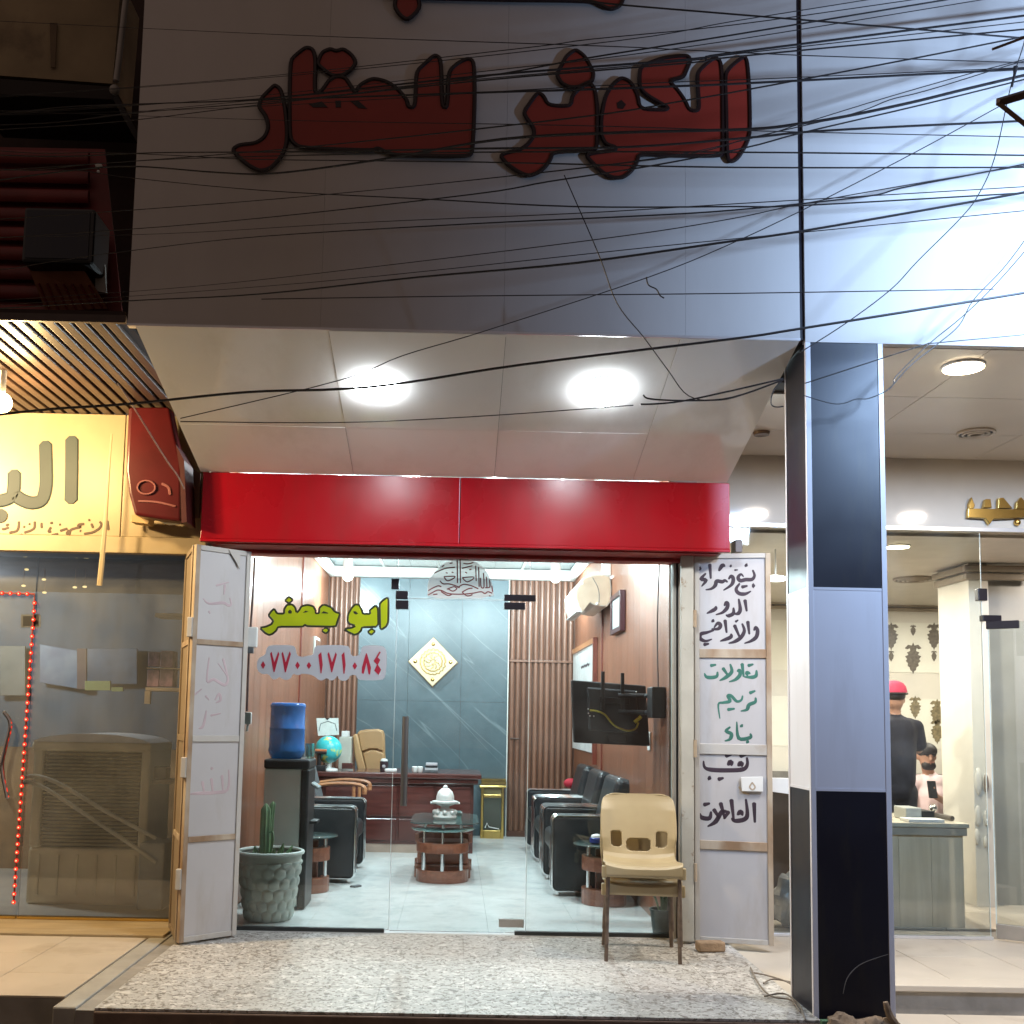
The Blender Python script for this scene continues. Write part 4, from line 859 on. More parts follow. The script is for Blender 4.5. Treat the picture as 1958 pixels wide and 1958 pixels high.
for x, lab in ((793,'small glass jar on the desk near the book stack'),(803,'small white cup on the desk next to the book stack')):
    p = desk_at(x, 9.66); o = MB().lathe([(0.02,0),(0.026,0.01),(0.028,0.05),(0.02,0.056)], p, 14).build('desk_jar' if x == 793 else 'cup', M_white, smoothed=True); tag(o, lab, 'jar' if x == 793 else 'cup')
p = desk_at(748, 9.66); tag(MB().box(p.x-0.06,p.x+0.05,9.63,9.72,p.z,p.z+0.03).build('desk_tray', M_white, bevel=0.008), 'low pale tray on the desk beside the dark mug', 'tray')
p = desk_at(664, 9.66); nm = thing('name_plate', 'dark wooden desk name plate with metal bars', 'name plate', p)
MB().box(p.x-0.055,p.x+0.055,9.64,9.69,p.z,p.z+0.02).build('bar', M_chrome, nm); MB().box(p.x-0.052,p.x+0.052,9.65,9.68,p.z+0.021,p.z+0.075).build('block', M_desk, nm, bevel=0.003)
# water dispenser with bottle
wd = thing('water_dispenser', 'tall black and grey water dispenser standing side on by the wall', 'dispenser', (-1.15,6.95,0))
x0, x1 = pY(501,1600,6.75).x, pY(572,1600,6.75).x; xk = pY(587,1600,6.75).x
zd = pY(545,1452,6.75).z
M_grey = pm('grey_green_steel_side', (0.58,0.64,0.62), rough=0.4, var=0.05)
MB().box(x0,x1-0.001,6.751,7.05,0.02,zd-0.062).build('cabinet', M_grey, wd, bevel=0.006)
MB().box(x1,xk,6.74,7.06,0.0,zd-0.062).build('front_panel', M_black, wd, bevel=0.012)
MB().box(x0-0.004,xk+0.002,6.735,7.065,zd-0.06,zd).build('top_cover', M_black, wd, bevel=0.012)
MB().box(xk+0.001,xk+0.05,6.83,6.97,zd-0.42,zd-0.40).build('drip_tray', M_black, wd, bevel=0.004)
for y in (6.86,6.94): MB().cyl((xk,y,zd-0.16),(xk+0.05,y,zd-0.19),0.012,n=8).build('tap', M_chrome, wd)
wc = pY(547,1450,6.88); rb = 0.118
bt = thing('water_bottle', 'large translucent blue water bottle turned over on the dispenser', 'water bottle', (wc.x,6.89,zd))
M_blue = pm('blue_bottle_plastic', (0.05,0.26,0.74), rough=0.14, var=0.1, scale=4, trans=0.3, col2=(0.03,0.18,0.58))
hbt = pY(550,1343,6.89).z-zd-0.004
bp_ = [(rb*0.80,0.001),(rb*0.88,0.006),(rb*1.02,0.045)]
bp_ += [(rb*1.03,0.055),(rb*1.0,0.075),(rb*0.985,hbt*0.52),(rb*1.0,hbt*0.53),(rb*1.0,hbt*0.55),(rb*0.975,hbt*0.56),(rb*0.97,hbt*0.90),(rb*1.0,hbt*0.93),(rb*1.0,hbt*0.955),(rb*0.95,hbt*0.99),(rb*0.85,hbt),(0.02,hbt-0.006)]
MB().lathe(bp_, (wc.x,6.89,zd+0.001), 32).build('bottle_body', M_blue, bt, smoothed=True)
gl_ = thing('drinking_glass', 'clear tumbler standing on the dispenser beside the blue bottle', 'glass', (xk-0.03,6.98,zd))
MB().lathe([(0.03,0.001),(0.036,0.10),(0.033,0.10),(0.028,0.012)], (xk-0.03,6.98,zd), 16).build('tumbler', M_gtop, gl_, smoothed=True)
# textured planter with cactus
pc = pZ(517,1752,0); 
pt = thing('plant_pot', 'big grey green planter with a pebbled surface standing behind the glass', 'planter', (pc.x, 6.44, 0))
M_pot = pm('grey_green_pot', (0.47,0.52,0.48), rough=0.6, var=0.12, scale=7)
mb = MB(); prof = []
hp = pY(517,1628,6.40).z; NZ, NA = 60, 180; r0, r1 = 0.135, 0.195
for i in range(NZ+1):
    v = i/NZ; r = r0+(r1-r0)*v**0.85
    for k in range(NA):
        a = 2*math.pi*k/NA; row = v*6.2; off = 0.5*(int(row) % 2); fx = (k/NA*15+off) % 1-0.5; fz = row % 1-0.5
        d = max(0, 1-(fx*fx+fz*fz)*4.2); b_ = 0.013*math.sqrt(d) if v < 0.88 else 0
        mb.v.append(Vector((pc.x+(r+b_)*math.cos(a), 6.44+(r+b_)*math.sin(a), hp*0.985*v)))
for i in range(NZ):
    for k in range(NA): k2 = (k+1) % NA; mb.f.append((i*NA+k,i*NA+k2,(i+1)*NA+k2,(i+1)*NA+k))
mb.f.append(tuple(reversed(range(NA)))); mb.build('pot_body', M_pot, pt, smoothed=True)
MB().tube([(pc.x+r1*1.01*math.cos(a),6.44+r1*1.01*math.sin(a),hp*0.985) for a in [2*math.pi*k/40 for k in range(40)]], 0.013, 8, closed=True).build('rim', pm('pale_pot_rim', (0.50,0.54,0.51), rough=0.5), pt, smoothed=True)
MB().lathe([(r1-0.01,hp*0.93),(r1-0.01,hp*0.94),(0.01,hp*0.95)], (pc.x,6.44,0), 24).build('soil', pm('potting_soil', (0.05,0.04,0.03), rough=0.95, bump=0.5), pt)
cac = thing('cactus', 'ribbed green column cactus with stubby arms growing in the big planter', 'cactus', (pc.x,6.44,hp*0.93))
M_cac = pm('cactus_green', (0.20,0.34,0.17), rough=0.6, var=0.2, scale=10, col2=(0.13,0.23,0.13))
def stem(pts, r, n=14):
    pts = smooth([Vector(p) for p in pts]); mb = MB(); m = len(pts); base = 0
    for i, p in enumerate(pts):
        f = i/(m-1); rr = r*(1 if f < 0.85 else math.sqrt(max(0.02, 1-((f-0.85)/0.15)**2)))
        for k in range(n): a = 2*math.pi*k/n; q = rr*(1 if k % 2 else 0.72); mb.v.append(p+Vector((math.cos(a)*q, math.sin(a)*q, 0)))
    for i in range(m-1):
        for k in range(n): k2 = (k+1) % n; mb.f.append((i*n+k,i*n+k2,(i+1)*n+k2,(i+1)*n+k))
    mb.f.append(tuple((m-1)*n+k for k in range(n))); return mb.build('stem', M_cac, cac, smoothed=True)
zb_ = hp*0.93; ctop = pY(507,1536,6.42).z
stem([(pc.x-0.035,6.42,zb_),(pc.x-0.034,6.42,zb_+0.12),(pc.x-0.034,6.42,ctop)], 0.032); stem([(pc.x-0.012,6.46,zb_),(pc.x-0.006,6.46,ctop-0.10),(pc.x+0.002,6.46,ctop+0.01)], 0.018)
stem([(pc.x-0.08,6.40,zb_),(pc.x-0.09,6.40,zb_+0.06)], 0.03); stem([(pc.x+0.06,6.41,zb_),(pc.x+0.085,6.40,zb_+0.08)], 0.026); stem([(pc.x+0.02,6.38,zb_),(pc.x+0.04,6.37,zb_+0.05)], 0.022); stem([(pc.x+0.10,6.47,zb_),(pc.x+0.13,6.47,zb_+0.06)], 0.024)
stem([(pc.x+0.005,6.40,zb_),(pc.x+0.02,6.395,zb_+0.10),(pc.x+0.012,6.395,zb_+0.15),(pc.x-0.002,6.395,zb_+0.14)], 0.009, 8)
# round tiered side tables
M_twood = wood('reddish_table_wood', (0.16,0.055,0.03), (0.28,0.10,0.055), rough=0.3, axis='X', coat=0.3)
def arc_block(c, r0_, r1_, a0, a1, z0, z1, parent, name, mat, n=14, sy=1.0):
    pts = [Vector((c[0]+r1_*math.cos(a0+(a1-a0)*k/n), c[1]+sy*r1_*math.sin(a0+(a1-a0)*k/n), z0)) for k in range(n+1)]
    pts += [Vector((c[0]+r0_*math.cos(a1-(a1-a0)*k/n), c[1]+sy*r0_*math.sin(a1-(a1-a0)*k/n), z0)) for k in range(n+1)]
    return MB().poly(pts, (0,0,z1-z0)).build(name, mat, parent, bevel=0.004)
def side_table(c, r, zt, label):
    t = thing('side_table', label, 'side table', (c[0],c[1],0), group='round glass side tables')
    for (z0, z1) in ((0.0,zt*0.27),(zt*0.56,zt*0.80)):
        arc_block(c, r*0.42, r*0.72, R(150), R(390), z0, z1, t, 'wood_ring', M_twood)
    for k in range(3):
        a = R(200+k*75); x, y = c[0]+r*0.57*math.cos(a), c[1]+r*0.57*math.sin(a)
        MB().cyl((x,y,zt*0.27+0.001),(x,y,zt*0.56-0.001),0.014,n=12).build('post', M_chrome, t, smoothed=True); MB().cyl((x,y,zt*0.80+0.001),(x,y,zt-0.011),0.014,n=12).build('post', M_chrome, t, smoothed=True)
    MB().box(c[0]-r*0.25,c[0]+r*0.25,c[1]+r*0.1,c[1]+r*0.35,0,zt*0.9).build('spine', M_twood, t, bevel=0.01)
    MB().lathe([(r*0.97,zt-0.010),(r,zt-0.006),(r,zt-0.002),(r*0.98,zt)], (c[0],c[1],0), 40).build('glass_top', M_gtop, t, smoothed=True)
    return t
cr = pZ(1160,1734,0); ztr_ = pY(1165,1617,cr.y).z
side_table((cr.x+0.0, cr.y+0.13), 0.215, ztr_, 'round glass side table on wooden rings behind the beige chairs')
clt = pZ(590,1709,0); ztl_ = pY(600,1597,clt.y+0.1).z
side_table((clt.x-0.01, clt.y+0.12), 0.19, ztl_, 'round glass side table on wooden rings beside the water dispenser')
sv = thing('sugar_bowl', 'small blue and white bowl standing on the glass side table by the armchair', 'bowl', (cr.x-0.06,cr.y+0.08,ztr_))
MB().lathe([(0.03,0.001),(0.048,0.012),(0.048,0.04),(0.04,0.045)], (cr.x-0.06,cr.y+0.08,ztr_), 18).build('bowl', pm('blue_glaze', (0.03,0.05,0.25), rough=0.2), sv, smoothed=True)
MB().lathe([(0.04,0.046),(0.035,0.06),(0.01,0.068)], (cr.x-0.06,cr.y+0.08,ztr_), 16).build('lid', M_white, sv, smoothed=True)
MB().lathe([(0.02,0.001),(0.03,0.02),(0.028,0.045)], (cr.x+0.085,cr.y+0.05,ztr_+0.0), 16).build('tea_cup', M_white, None, smoothed=True)
tag(C.objects[-1], 'small white cup on the round side table beside the blue bowl', 'cup')
# two tier coffee table with ornament
fcx = pZ(845,1691,0); cy_ = fcx.y; cxx = fcx.x-0.002
tb = thing('coffee_table', 'long coffee table of curved brown wood tiers and green glass tops', 'coffee table', (cxx,cy_+0.45,0))
zz1, zz2, zz3 = pY(845,1667,cy_).z, pY(845,1633,cy_+0.02).z, pY(845,1614,cy_+0.02).z
zg1 = pY(845,1590,cy_+0.02).z; zg2 = pY(845,1573,cy_+0.12).z
rw = 0.205
for (yc, sgn) in ((cy_+0.21, 1), (cy_+0.70, -1)):
    a0, a1 = (R(188), R(352)) if sgn == 1 else (R(8), R(172))
    k = 1.0 if sgn == 1 else 1.16
    arc_block((cxx,yc), rw*0.86*k, rw*k, a0, a1, 0.0, zz1, tb, 'wood_tier', M_twood); arc_block((cxx,yc), rw*0.86*k, rw*k, a0, a1, zz2, zz3, tb, 'wood_tier', M_twood)
    for an in ((222,270,318) if sgn == 1 else (42,90,138)):
        x, y = cxx+rw*0.93*k*math.cos(R(an)), yc+rw*0.93*k*math.sin(R(an))
        MB().cyl((x,y,zz1+0.001),(x,y,zz2-0.001),0.015,n=12).build('post', M_chrome, tb, smoothed=True); MB().cyl((x,y,zz3+0.001),(x,y,(zg1 if sgn == 1 else zg1)-0.009),0.011,n=12).build('post', M_chrome, tb, smoothed=True)
MB().box(cxx-0.22,cxx+0.22,cy_+0.30,cy_+0.62,0.0,0.10).build('wood_tier', M_twood, tb, bevel=0.01)
MB().box(cxx-0.20,cxx+0.20,cy_+0.32,cy_+0.60,0.10,zz3-0.02).build('wood_core', M_twood, tb, bevel=0.02)
oct_ = [(0.24,0.1),(0.20,0.0),(-0.20,0.0),(-0.24,0.1)]
MB().lathe([(0.243,zg1-0.009),(0.25,zg1-0.004),(0.245,zg1)], (cxx-0.005,cy_+0.30,0), 40, 1, 1.15).build('glass_shelf', M_gtop, tb, smoothed=True)
for an in (215,270,325): MB().cyl((cxx+0.17*math.cos(R(an)),cy_+0.36+0.17*math.sin(R(an)),zg1+0.001),(cxx+0.17*math.cos(R(an)),cy_+0.36+0.17*math.sin(R(an)),zg2-0.011),0.012,n=12).build('post', M_chrome, tb, smoothed=True)
top8 = [(-0.20,0.06),(0.20,0.06),(0.27,0.15),(0.27,0.80),(0.20,0.92),(-0.20,0.92),(-0.26,0.80),(-0.26,0.15)]
MB().poly([Vector((cxx+p_[0]+0.006,cy_+p_[1],zg2-0.010)) for p_ in top8], (0,0,0.010)).build('glass_top', M_gtop, tb, bevel=0.003)
oy = cy_+0.40; ox = pY(851,1540,oy).x; kz = zg2+0.001
orn = thing('silver_ornament', 'white silver lidded samovar style ornament on the glass coffee table', 'ornament', (ox,oy,kz))
M_silv = pm('bright_silver', (0.86,0.88,0.86), rough=0.3, metal=0.15, var=0.08, scale=30, bump=0.3, bscale=40)
hz = pY(851,1501,oy).z-kz
MB().lathe([(0.085,0.0),(0.095,0.02),(0.075,0.045),(0.05,0.07),(0.034,0.085),(0.034,0.10)], (ox,oy,kz), 24).build('foot', M_silv, orn, smoothed=True)
MB().lathe([(0.034,0.101),(0.07,0.115),(0.105,0.128),(0.105,0.140),(0.08,0.146)], (ox,oy,kz), 24).build('bowl', M_silv, orn, smoothed=True)
MB().lathe([(0.072,0.147),(0.07,0.18),(0.058,0.215),(0.03,0.24),(0.012,0.248),(0.016,hz-0.02),(0.018,hz-0.01),(0.006,hz)], (ox,oy,kz), 24).build('lid', M_silv, orn, smoothed=True)
for s in (-1,1): MB().box(ox+s*0.078,ox+s*0.118,oy-0.02,oy+0.02,kz+0.118,kz+0.134).build('handle', M_silv, orn, bevel=0.006)
for k in range(8): a = 2*math.pi*k/8; MB().sphere((ox+0.08*math.cos(a),oy+0.08*math.sin(a),kz+0.055), 0.02, 8).build('knob', M_silv, orn, smoothed=True)
for k in range(2):
    p = Vector((ox+0.11, oy+0.05+0.09*k, kz)); tag(MB().lathe([(0.022,0.0),(0.03,0.03),(0.028,0.05),(0.02,0.055)], p, 14).build('tea_glass', M_gtop, smoothed=True), 'small clear tea glass on the coffee table beside the silver ornament', 'glass', 'tea glasses')
# gold long case clock
ck = thing('gold_clock_case', 'gold framed glass case standing against the slatted back wall', 'clock case', (0.43,10.95,0))
yk = 10.86; xa, xb_ = pY(919,1540,yk).x, pY(964,1540,yk).x; zk = pY(942,1488,yk).z
M_cabglass = pm('dark_case_glass', (0.05,0.06,0.045), rough=0.08)
MB().box(xa+0.01,xb_-0.01,yk+0.01,yk+0.2,0.02,zk-0.10).build('case', pm('dull_gold_case', (0.22,0.18,0.07), rough=0.4, metal=0.3), ck)
MB().box(xa+0.03,xb_-0.03,yk+0.004,yk+0.009,0.09,0.42).build('window', M_cabglass, ck)
for (a0_, a1_) in ((xa,xa+0.032),(xb_-0.032,xb_)): MB().box(a0_,a1_,yk-0.01,yk+0.008,0,zk-0.10).build('stile', M_gold, ck, bevel=0.006)
for (z0_, z1_) in ((0.0,0.085),(0.425,0.455)): MB().box(xa+0.033,xb_-0.033,yk-0.008,yk+0.008,z0_,z1_).build('rail', M_gold, ck, bevel=0.004)
MB().box(xa-0.02,xb_+0.02,yk-0.03,yk+0.21,zk-0.099,zk-0.075).build('cornice', M_gold, ck, bevel=0.006); MB().box(xa+0.005,xb_+0.02,yk-0.012,yk+0.2,zk-0.065,zk-0.035).build('book', M_gold, ck); MB().box(xa+0.0,xb_+0.015,yk-0.012,yk+0.2,zk-0.03,zk-0.006).build('book', M_gold, ck)
MB().tube([(xa+0.05,yk+0.002,0.11),(xa+0.07,yk+0.001,0.16),(xa+0.09,yk+0.001,0.12),(xb_-0.05,yk+0.001,0.10)], 0.005, 6).build('pendulum', M_silv, ck)
# diamond plaque
dp = pY(828,1266,YB-0.03)
dq = thing('diamond_plaque', 'square gold and cream calligraphy plaque hung as a diamond on the marble', 'plaque', dp)
hd = 0.272
M_cream = pm('cream_gilt', (0.62,0.55,0.36), rough=0.35, var=0.05, scale=8)
MB().poly([dp+Vector((0,0,hd)),dp+Vector((hd,0,0)),dp+Vector((0,0,-hd)),dp+Vector((-hd,0,0))], (0,0.012,0)).build('back', pm('brown_frame', (0.35,0.22,0.10), rough=0.4), dq)
MB().poly([dp+Vector((0,-0.045,hd*0.97)),dp+Vector((hd*0.97,-0.045,0)),dp+Vector((0,-0.045,-hd*0.97)),dp+Vector((-hd*0.97,-0.045,0))], (0,0.044,0)).build('face', M_cream, dq, bevel=0.006)
for (rr, n_) in ((0.10,30),(0.135,36)):
    MB().tube([dp+Vector((rr*math.cos(2*math.pi*k/n_)*(1+0.06*math.sin(k*3)), -0.048, rr*math.sin(2*math.pi*k/n_)*(1+0.06*math.sin(k*3)))) for k in range(n_)], 0.006, 6, closed=True).build('relief_ring', M_gold, dq, smoothed=True)
for k in range(9):
    a = 2*math.pi*k/9; MB().tube(smooth([dp+Vector((0.02*math.cos(a),-0.048,0.02*math.sin(a))), dp+Vector((0.05*math.cos(a+0.6),-0.05,0.05*math.sin(a+0.6))), dp+Vector((0.085*math.cos(a+0.2),-0.048,0.085*math.sin(a+0.2)))]), 0.004, 6).build('calligraphy_stroke', M_gold, dq)
for k in range(4):
    a = R(90*k); MB().sphere(dp+Vector((0.19*math.cos(a),-0.047,0.19*math.sin(a))), 0.02, 8, (1,0.4,1)).build('corner_relief', M_gold, dq, smoothed=True)
# air conditioner, seen from its end
ac = thing('air_conditioner', 'white split air conditioner unit high on the brown wall', 'air conditioner', (XR-0.12,8.9,2.1))
ya = 8.45
apf = [(1103,1118),(1112,1105),(1130,1099),(1152,1098),(1164,1102),(1167,1125),(1165,1150),(1158,1160),(1135,1158),(1125,1152),(1110,1172),(1103,1162),(1097,1145),(1096,1130)]
pts = [pY(x,y,ya) for x,y in apf]
xm_ = max(p.x for p in pts)
pts = [Vector((p.x-(xm_-XR+0.002), ya, p.z)) for p in pts]
MB().poly(pts, (0,0.82,0)).build('body', pm('ivory_ac_plastic', (0.66,0.64,0.58), rough=0.35), ac, bevel=0.008)
cap_ = [p*1.0 for p in pts]; c_ = sum(cap_, Vector())/len(cap_)
MB().poly([c_+(p-c_)*0.93+Vector((0,-0.006,0)) for p in cap_], (0,0.0055,0)).build('end_cap', pm('tan_end_cap', (0.60,0.47,0.34), rough=0.45), ac, bevel=0.003)
MB().tube(smooth([c_+Vector((0.0,-0.008,0.13)),c_+Vector((0.05,-0.008,0.03)),c_+Vector((0.055,-0.008,-0.08))]), 0.003, 6).build('seam', M_greyf, ac)
for dx, dz in ((-0.085,0.08),(0.04,-0.09)): MB().sphere(c_+Vector((dx,-0.007,dz)), 0.012, 8).build('screw_cap', M_white, ac)
MB().box(c_.x-0.13,c_.x-0.06,ya+0.03,ya+0.79,c_.z-0.155,c_.z-0.145).build('louvre', M_white, ac)
MB().box(XR-0.075,XR-0.002,ya+0.05,ya+0.11,c_.z+0.155,ZC-0.121).build('pipe_duct', M_corn, ac, bevel=0.005)
# picture, notice board on the right wall
pf = thing('picture_frame', 'dark framed picture hanging on the brown wall below the air conditioner', 'picture', (XR-0.02,8.15,1.8))
zp0, zp1 = pX(1188,1206,XR-0.03).z, pX(1188,1128,XR-0.03).z
yp0 = pX(1189,1160,XR-0.03).y; yp1 = yp0+0.50
for (a0_, a1_, z0_, z1_) in ((yp0,yp0+0.04,zp0,zp1),(yp1-0.04,yp1,zp0,zp1),(yp0+0.041,yp1-0.041,zp0,zp0+0.04),(yp0+0.041,yp1-0.041,zp1-0.04,zp1)):
    MB().box(XR-0.045,XR-0.002,a0_,a1_,z0_,z1_).build('frame', pm('dark_frame', (0.045,0.012,0.018), rough=0.35), pf, bevel=0.004)
MB().box(XR-0.03,XR-0.024,yp0+0.03,yp1-0.03,zp0+0.03,zp1-0.03).build('print', pm('pale_print', (0.50,0.54,0.53), rough=0.35, var=0.15, scale=8), pf)
nb = thing('notice_board', 'white notice board with a line of dark writing beside the slatted door', 'board', (XR-0.02,10,1.4))
yn0 = pX(1137,1250,XR-0.02).y; yn1 = YB-0.05; zn1 = pX(1137,1230,XR-0.02).z; zn0 = zn1-1.0
MB().box(XR-0.022,XR-0.002,yn0,yn1,zn0,zn1).build('sheet', pm('white_board', (0.74,0.78,0.78), rough=0.3), nb)
MB().box(XR-0.04,XR-0.002,yn0-0.06,yn0-0.002,zn0-0.1,zn1+0.05).build('edge_strip', pm('dark_brown_strip', (0.16,0.035,0.02)), nb)
MB().box(XR-0.035,XR-0.002,yn0-0.001,yn1,zn1+0.002,zn1+0.05).build('top_strip', M_owood, nb)
for k in range(5): MB().brush([Vector((XR-0.023,yn0+0.35+0.13*k,zn1-0.17+0.01*(k%2))), Vector((XR-0.023,yn0+0.42+0.13*k,zn1-0.18)), Vector((XR-0.023,yn0+0.46+0.13*k,zn1-0.165))], 0.012, (-1,0,0), 0.001).build('writing', M_inkb, nb)
# television seen from behind on a wall arm
yt = 6.62
tv = thing('television', 'black flat television seen from behind on a swing arm with a yellow cable', 'television', (0.95,yt,1.2))
q = [pY(x,y,yt) for x,y in [(1092,1300),(1235,1311),(1243,1427),(1097,1420)]]
M_tv = pm('black_tv_back', (0.020,0.024,0.028), rough=0.45, var=0.1)
MB().poly(q, (0,0.035,0)).build('back_shell', M_tv, tv, bevel=0.008)
def tq(u, v): return q[0].lerp(q[1],u).lerp(q[3].lerp(q[2],u),v)
def tbox(u0,v0,u1,v1,d,name,mat,bev=0.006): MB().poly([tq(u0,v0),tq(u1,v0),tq(u1,v1),tq(u0,v1)], (0,-d,0)).build(name, mat, tv, bevel=bev)
tbox(0.20,0.10,0.86,0.80,0.035,'electronics_bulge',M_tv,0.012)
tbox(0.45,0.82,0.70,0.96,0.012,'label_recess',M_black)
for u in (0.41,0.67): MB().box(tq(u,0).x-0.011,tq(u,0).x+0.011,yt-0.06,yt-0.037,tq(u,0.45).z,tq(u,-0.17).z).build('mount_rail', M_black, tv, bevel=0.002)
tbox(0.35,0.24,0.75,0.34,0.055,'mount_plate',M_black,0.003)
az = tq(0.9,0.26).z
wx = XR
MB().tube([(tq(0.6,.3).x,yt-0.05,az+0.03),(tq(0.9,.3).x+0.02,yt-0.10,az+0.03),(wx-0.06,yt-0.28,az+0.04)], 0.014, 8).build('swing_arm', M_black, tv); MB().tube([(tq(0.6,.3).x,yt-0.05,az-0.07),(tq(0.9,.3).x+0.02,yt-0.10,az-0.075),(wx-0.06,yt-0.28,az-0.08)], 0.014, 8).build('swing_arm', M_black, tv)
MB().box(wx-0.085,wx-0.002,yt-0.37,yt-0.20,az-0.11,az+0.08).build('wall_bracket', M_black, tv, bevel=0.005)
MB().tube(smooth([tq(0.22,0.47)+Vector((0,-0.045,0)),tq(0.32,0.48)+Vector((0,-0.05,0)),tq(0.42,0.53)+Vector((0,-0.05,0)),tq(0.52,0.68)+Vector((0,-0.05,0)),tq(0.68,0.76)+Vector((0,-0.05,0)),tq(0.80,0.73)+Vector((0,-0.045,0)),tq(0.85,0.62)+Vector((0,-0.045,0))]), 0.006, 8).build('yellow_cable', pm('yellow_cable', (0.55,0.45,0.05), rough=0.5), tv, smoothed=True)
MB().tube([tq(0.80,0.62)+Vector((0,-0.045,0)),tq(0.89,0.52)+Vector((0,-0.045,0))], 0.012, 8).build('cable_plug', MATS['yellow_cable'], tv)
for u, v in ((0.2,0.45),(0.2,0.52),(0.22,0.56),(0.27,0.56),(0.62,0.25),(0.85,0.12)): MB().sphere(tq(u,v)+Vector((0,-0.04,0)), 0.005, 6).build('screw', M_silv, tv)
tag(MB().tube(smooth([Vector((wx-0.03,yt-0.28,az+0.08)),Vector((wx-0.02,yt-0.2,az+0.5)),Vector((wx-0.012,yt-0.25,az+1.0)),Vector((wx-0.012,yt-0.3,2.6))]), 0.004, 6).build('hanging_cable', M_wire), 'thin black cable running down the brown wall to the television arm', 'cable')
so_ = thing('wall_socket', 'white wall socket with a plug under the television arm', 'socket', (XR-0.01,6.75,1.05)); zs0 = az-0.2
MB().box(XR-0.012,XR-0.001,6.72,6.80,zs0-0.12,zs0).build('plate', M_white, so_, bevel=0.003); MB().box(XR-0.05,XR-0.0125,6.74,6.77,zs0-0.05,zs0-0.02).build('plug', M_black, so_)
# small potted plant behind the glass on the right
sp = pZ(1253,1770,0)
spt = thing('small_plant_pot', 'small black pot with strappy green leaves behind the chair legs', 'plant pot', (sp.x,6.22,0))
MB().lathe([(0.058,0.001),(0.075,0.13),(0.079,0.131),(0.079,0.142),(0.07,0.142),(0.068,0.12)], (sp.x,6.22,0), 20).build('pot', pm('dark_green_pot', (0.03,0.045,0.04), rough=0.5), spt, smoothed=True)
for k in range(16):
    a = random.uniform(0,6.28); l = random.uniform(0.10,0.2); d = Vector((math.cos(a),math.sin(a)*0.8,0)); b0 = Vector((sp.x,6.22,0.12))+d*0.02
    MB().tube(smooth([b0,b0+d*l*0.25+Vector((0,0,l*0.7)),b0+d*l*0.6+Vector((0,0,l*0.85))]), [0.008,0.007,0.006,0.006,0.005,0.004,0.003,0.002,0.0015], 6, flat=(d,0.3)).build('leaf', pm('strap_leaf', (0.10,0.20,0.09), rough=0.5, var=0.25), spt)
# odds and ends
p = pZ(679,1697,0.0); tag(MB().poly([p+Vector(q) for q in [(-0.04,0,0.001),(0.0,-0.02,0.001),(0.045,0.03,0.001),(0.02,0.06,0.001),(-0.01,0.03,0.001)]], (0,0,0.012)).build('paper_scrap', M_greyf, bevel=0.002), 'small grey scrap lying on the white office floor', 'scrap')
tag(MB().sphere((XR-0.12,10.32,0.62), 0.07, 10, (1,0.8,0.7)).build('red_cushion', pm('red_velvet', (0.45,0.02,0.04), rough=0.8), smoothed=True), 'small red cushion beyond the last black armchair', 'cushion')
# left wall bits
lw = thing('wall_frame', 'pale framed card on the far end of the brown side wall', 'frame', (XL+0.01,9.6,1.8))
yw0 = pX(601,1230,XL+0.01).y; MB().box(XL+0.001,XL+0.02,yw0,yw0+0.35,1.72,2.02).build('frame', M_corn, lw, bevel=0.003); MB().box(XL+0.021,XL+0.023,yw0+0.03,yw0+0.32,1.75,1.99).build('card', M_slat, lw)
lk2 = thing('door_lock_box', 'white plastic lock box fixed to the glass edge above a brown cable', 'lock', pY(482,1218,YG-0.05))
a_, c__ = pY(474,1199,YG-0.03), pY(491,1238,YG-0.03); MB().box(a_.x,c__.x,YG-0.045,YG-0.006,c__.z,a_.z).build('cover', M_white, lk2, bevel=0.006); MB().box(a_.x+0.006,c__.x-0.02,YG-0.04,YG-0.01,c__.z-0.035,c__.z-0.001).build('bolt', M_greyf, lk2)
tag(MB().tube(smooth([pY(487,1066,YG+0.03),pY(484,1130,YG+0.03),pY(476,1250,YG+0.03),pY(472,1360,YG+0.03)]), 0.007, 8).build('brown_cable', pm('brown_cable', (0.12,0.03,0.025), rough=0.5)), 'dark brown cable hanging inside the glass beside the lock box', 'cable')
sk = thing('power_plug', 'white plug hanging at the end of the brown cable', 'plug', pY(473,1372,YG+0.03))
a_, c__ = pY(468,1362,YG+0.03), pY(480,1385,YG+0.03); MB().box(a_.x,c__.x,YG+0.02,YG+0.05,c__.z,a_.z).build('body', M_white, sk, bevel=0.005); MB().tube([pY(474,1385,YG+0.03),pY(472,1398,YG+0.03)], 0.007, 8).build('cord_end', M_white, sk)
# ================================================================ left neighbour shop
YLs = 6.03
zs = pY(120,612,YS).z
M_bslat = pm('brown_soffit_slat', (0.055,0.030,0.022), rough=0.45, var=0.12, scale=5, stretch=(4,0.5,4))
lso = thing('slatted_soffit', 'brown slatted canopy ceiling over the yellow shop sign', 'soffit', (-2.8,5.3,zs))
pr = None
for k in range(40):
    x = -1.60-0.0715*k
    MB().box(x-0.048,x,YS+0.02,YLs+0.05,zs,zs+0.022).build('slat', M_bslat, lso, bevel=0.004) if k == 0 else None
    if k == 0: pr = C.objects[-1]
    else: piece(pr, 'slat', lso, (-0.0715*k,0,0))
MB().box(-4.6,-1.56,YS+0.03,YLs+0.05,zs+0.0235,zs+0.06).build('dark_backing', pm('dark_brown_void', (0.03,0.012,0.008), rough=0.8), lso)
MB().box(-4.6,-1.545,YS,YS+0.018,zs-0.006,zs+0.03).build('front_edge', M_bslat, lso)
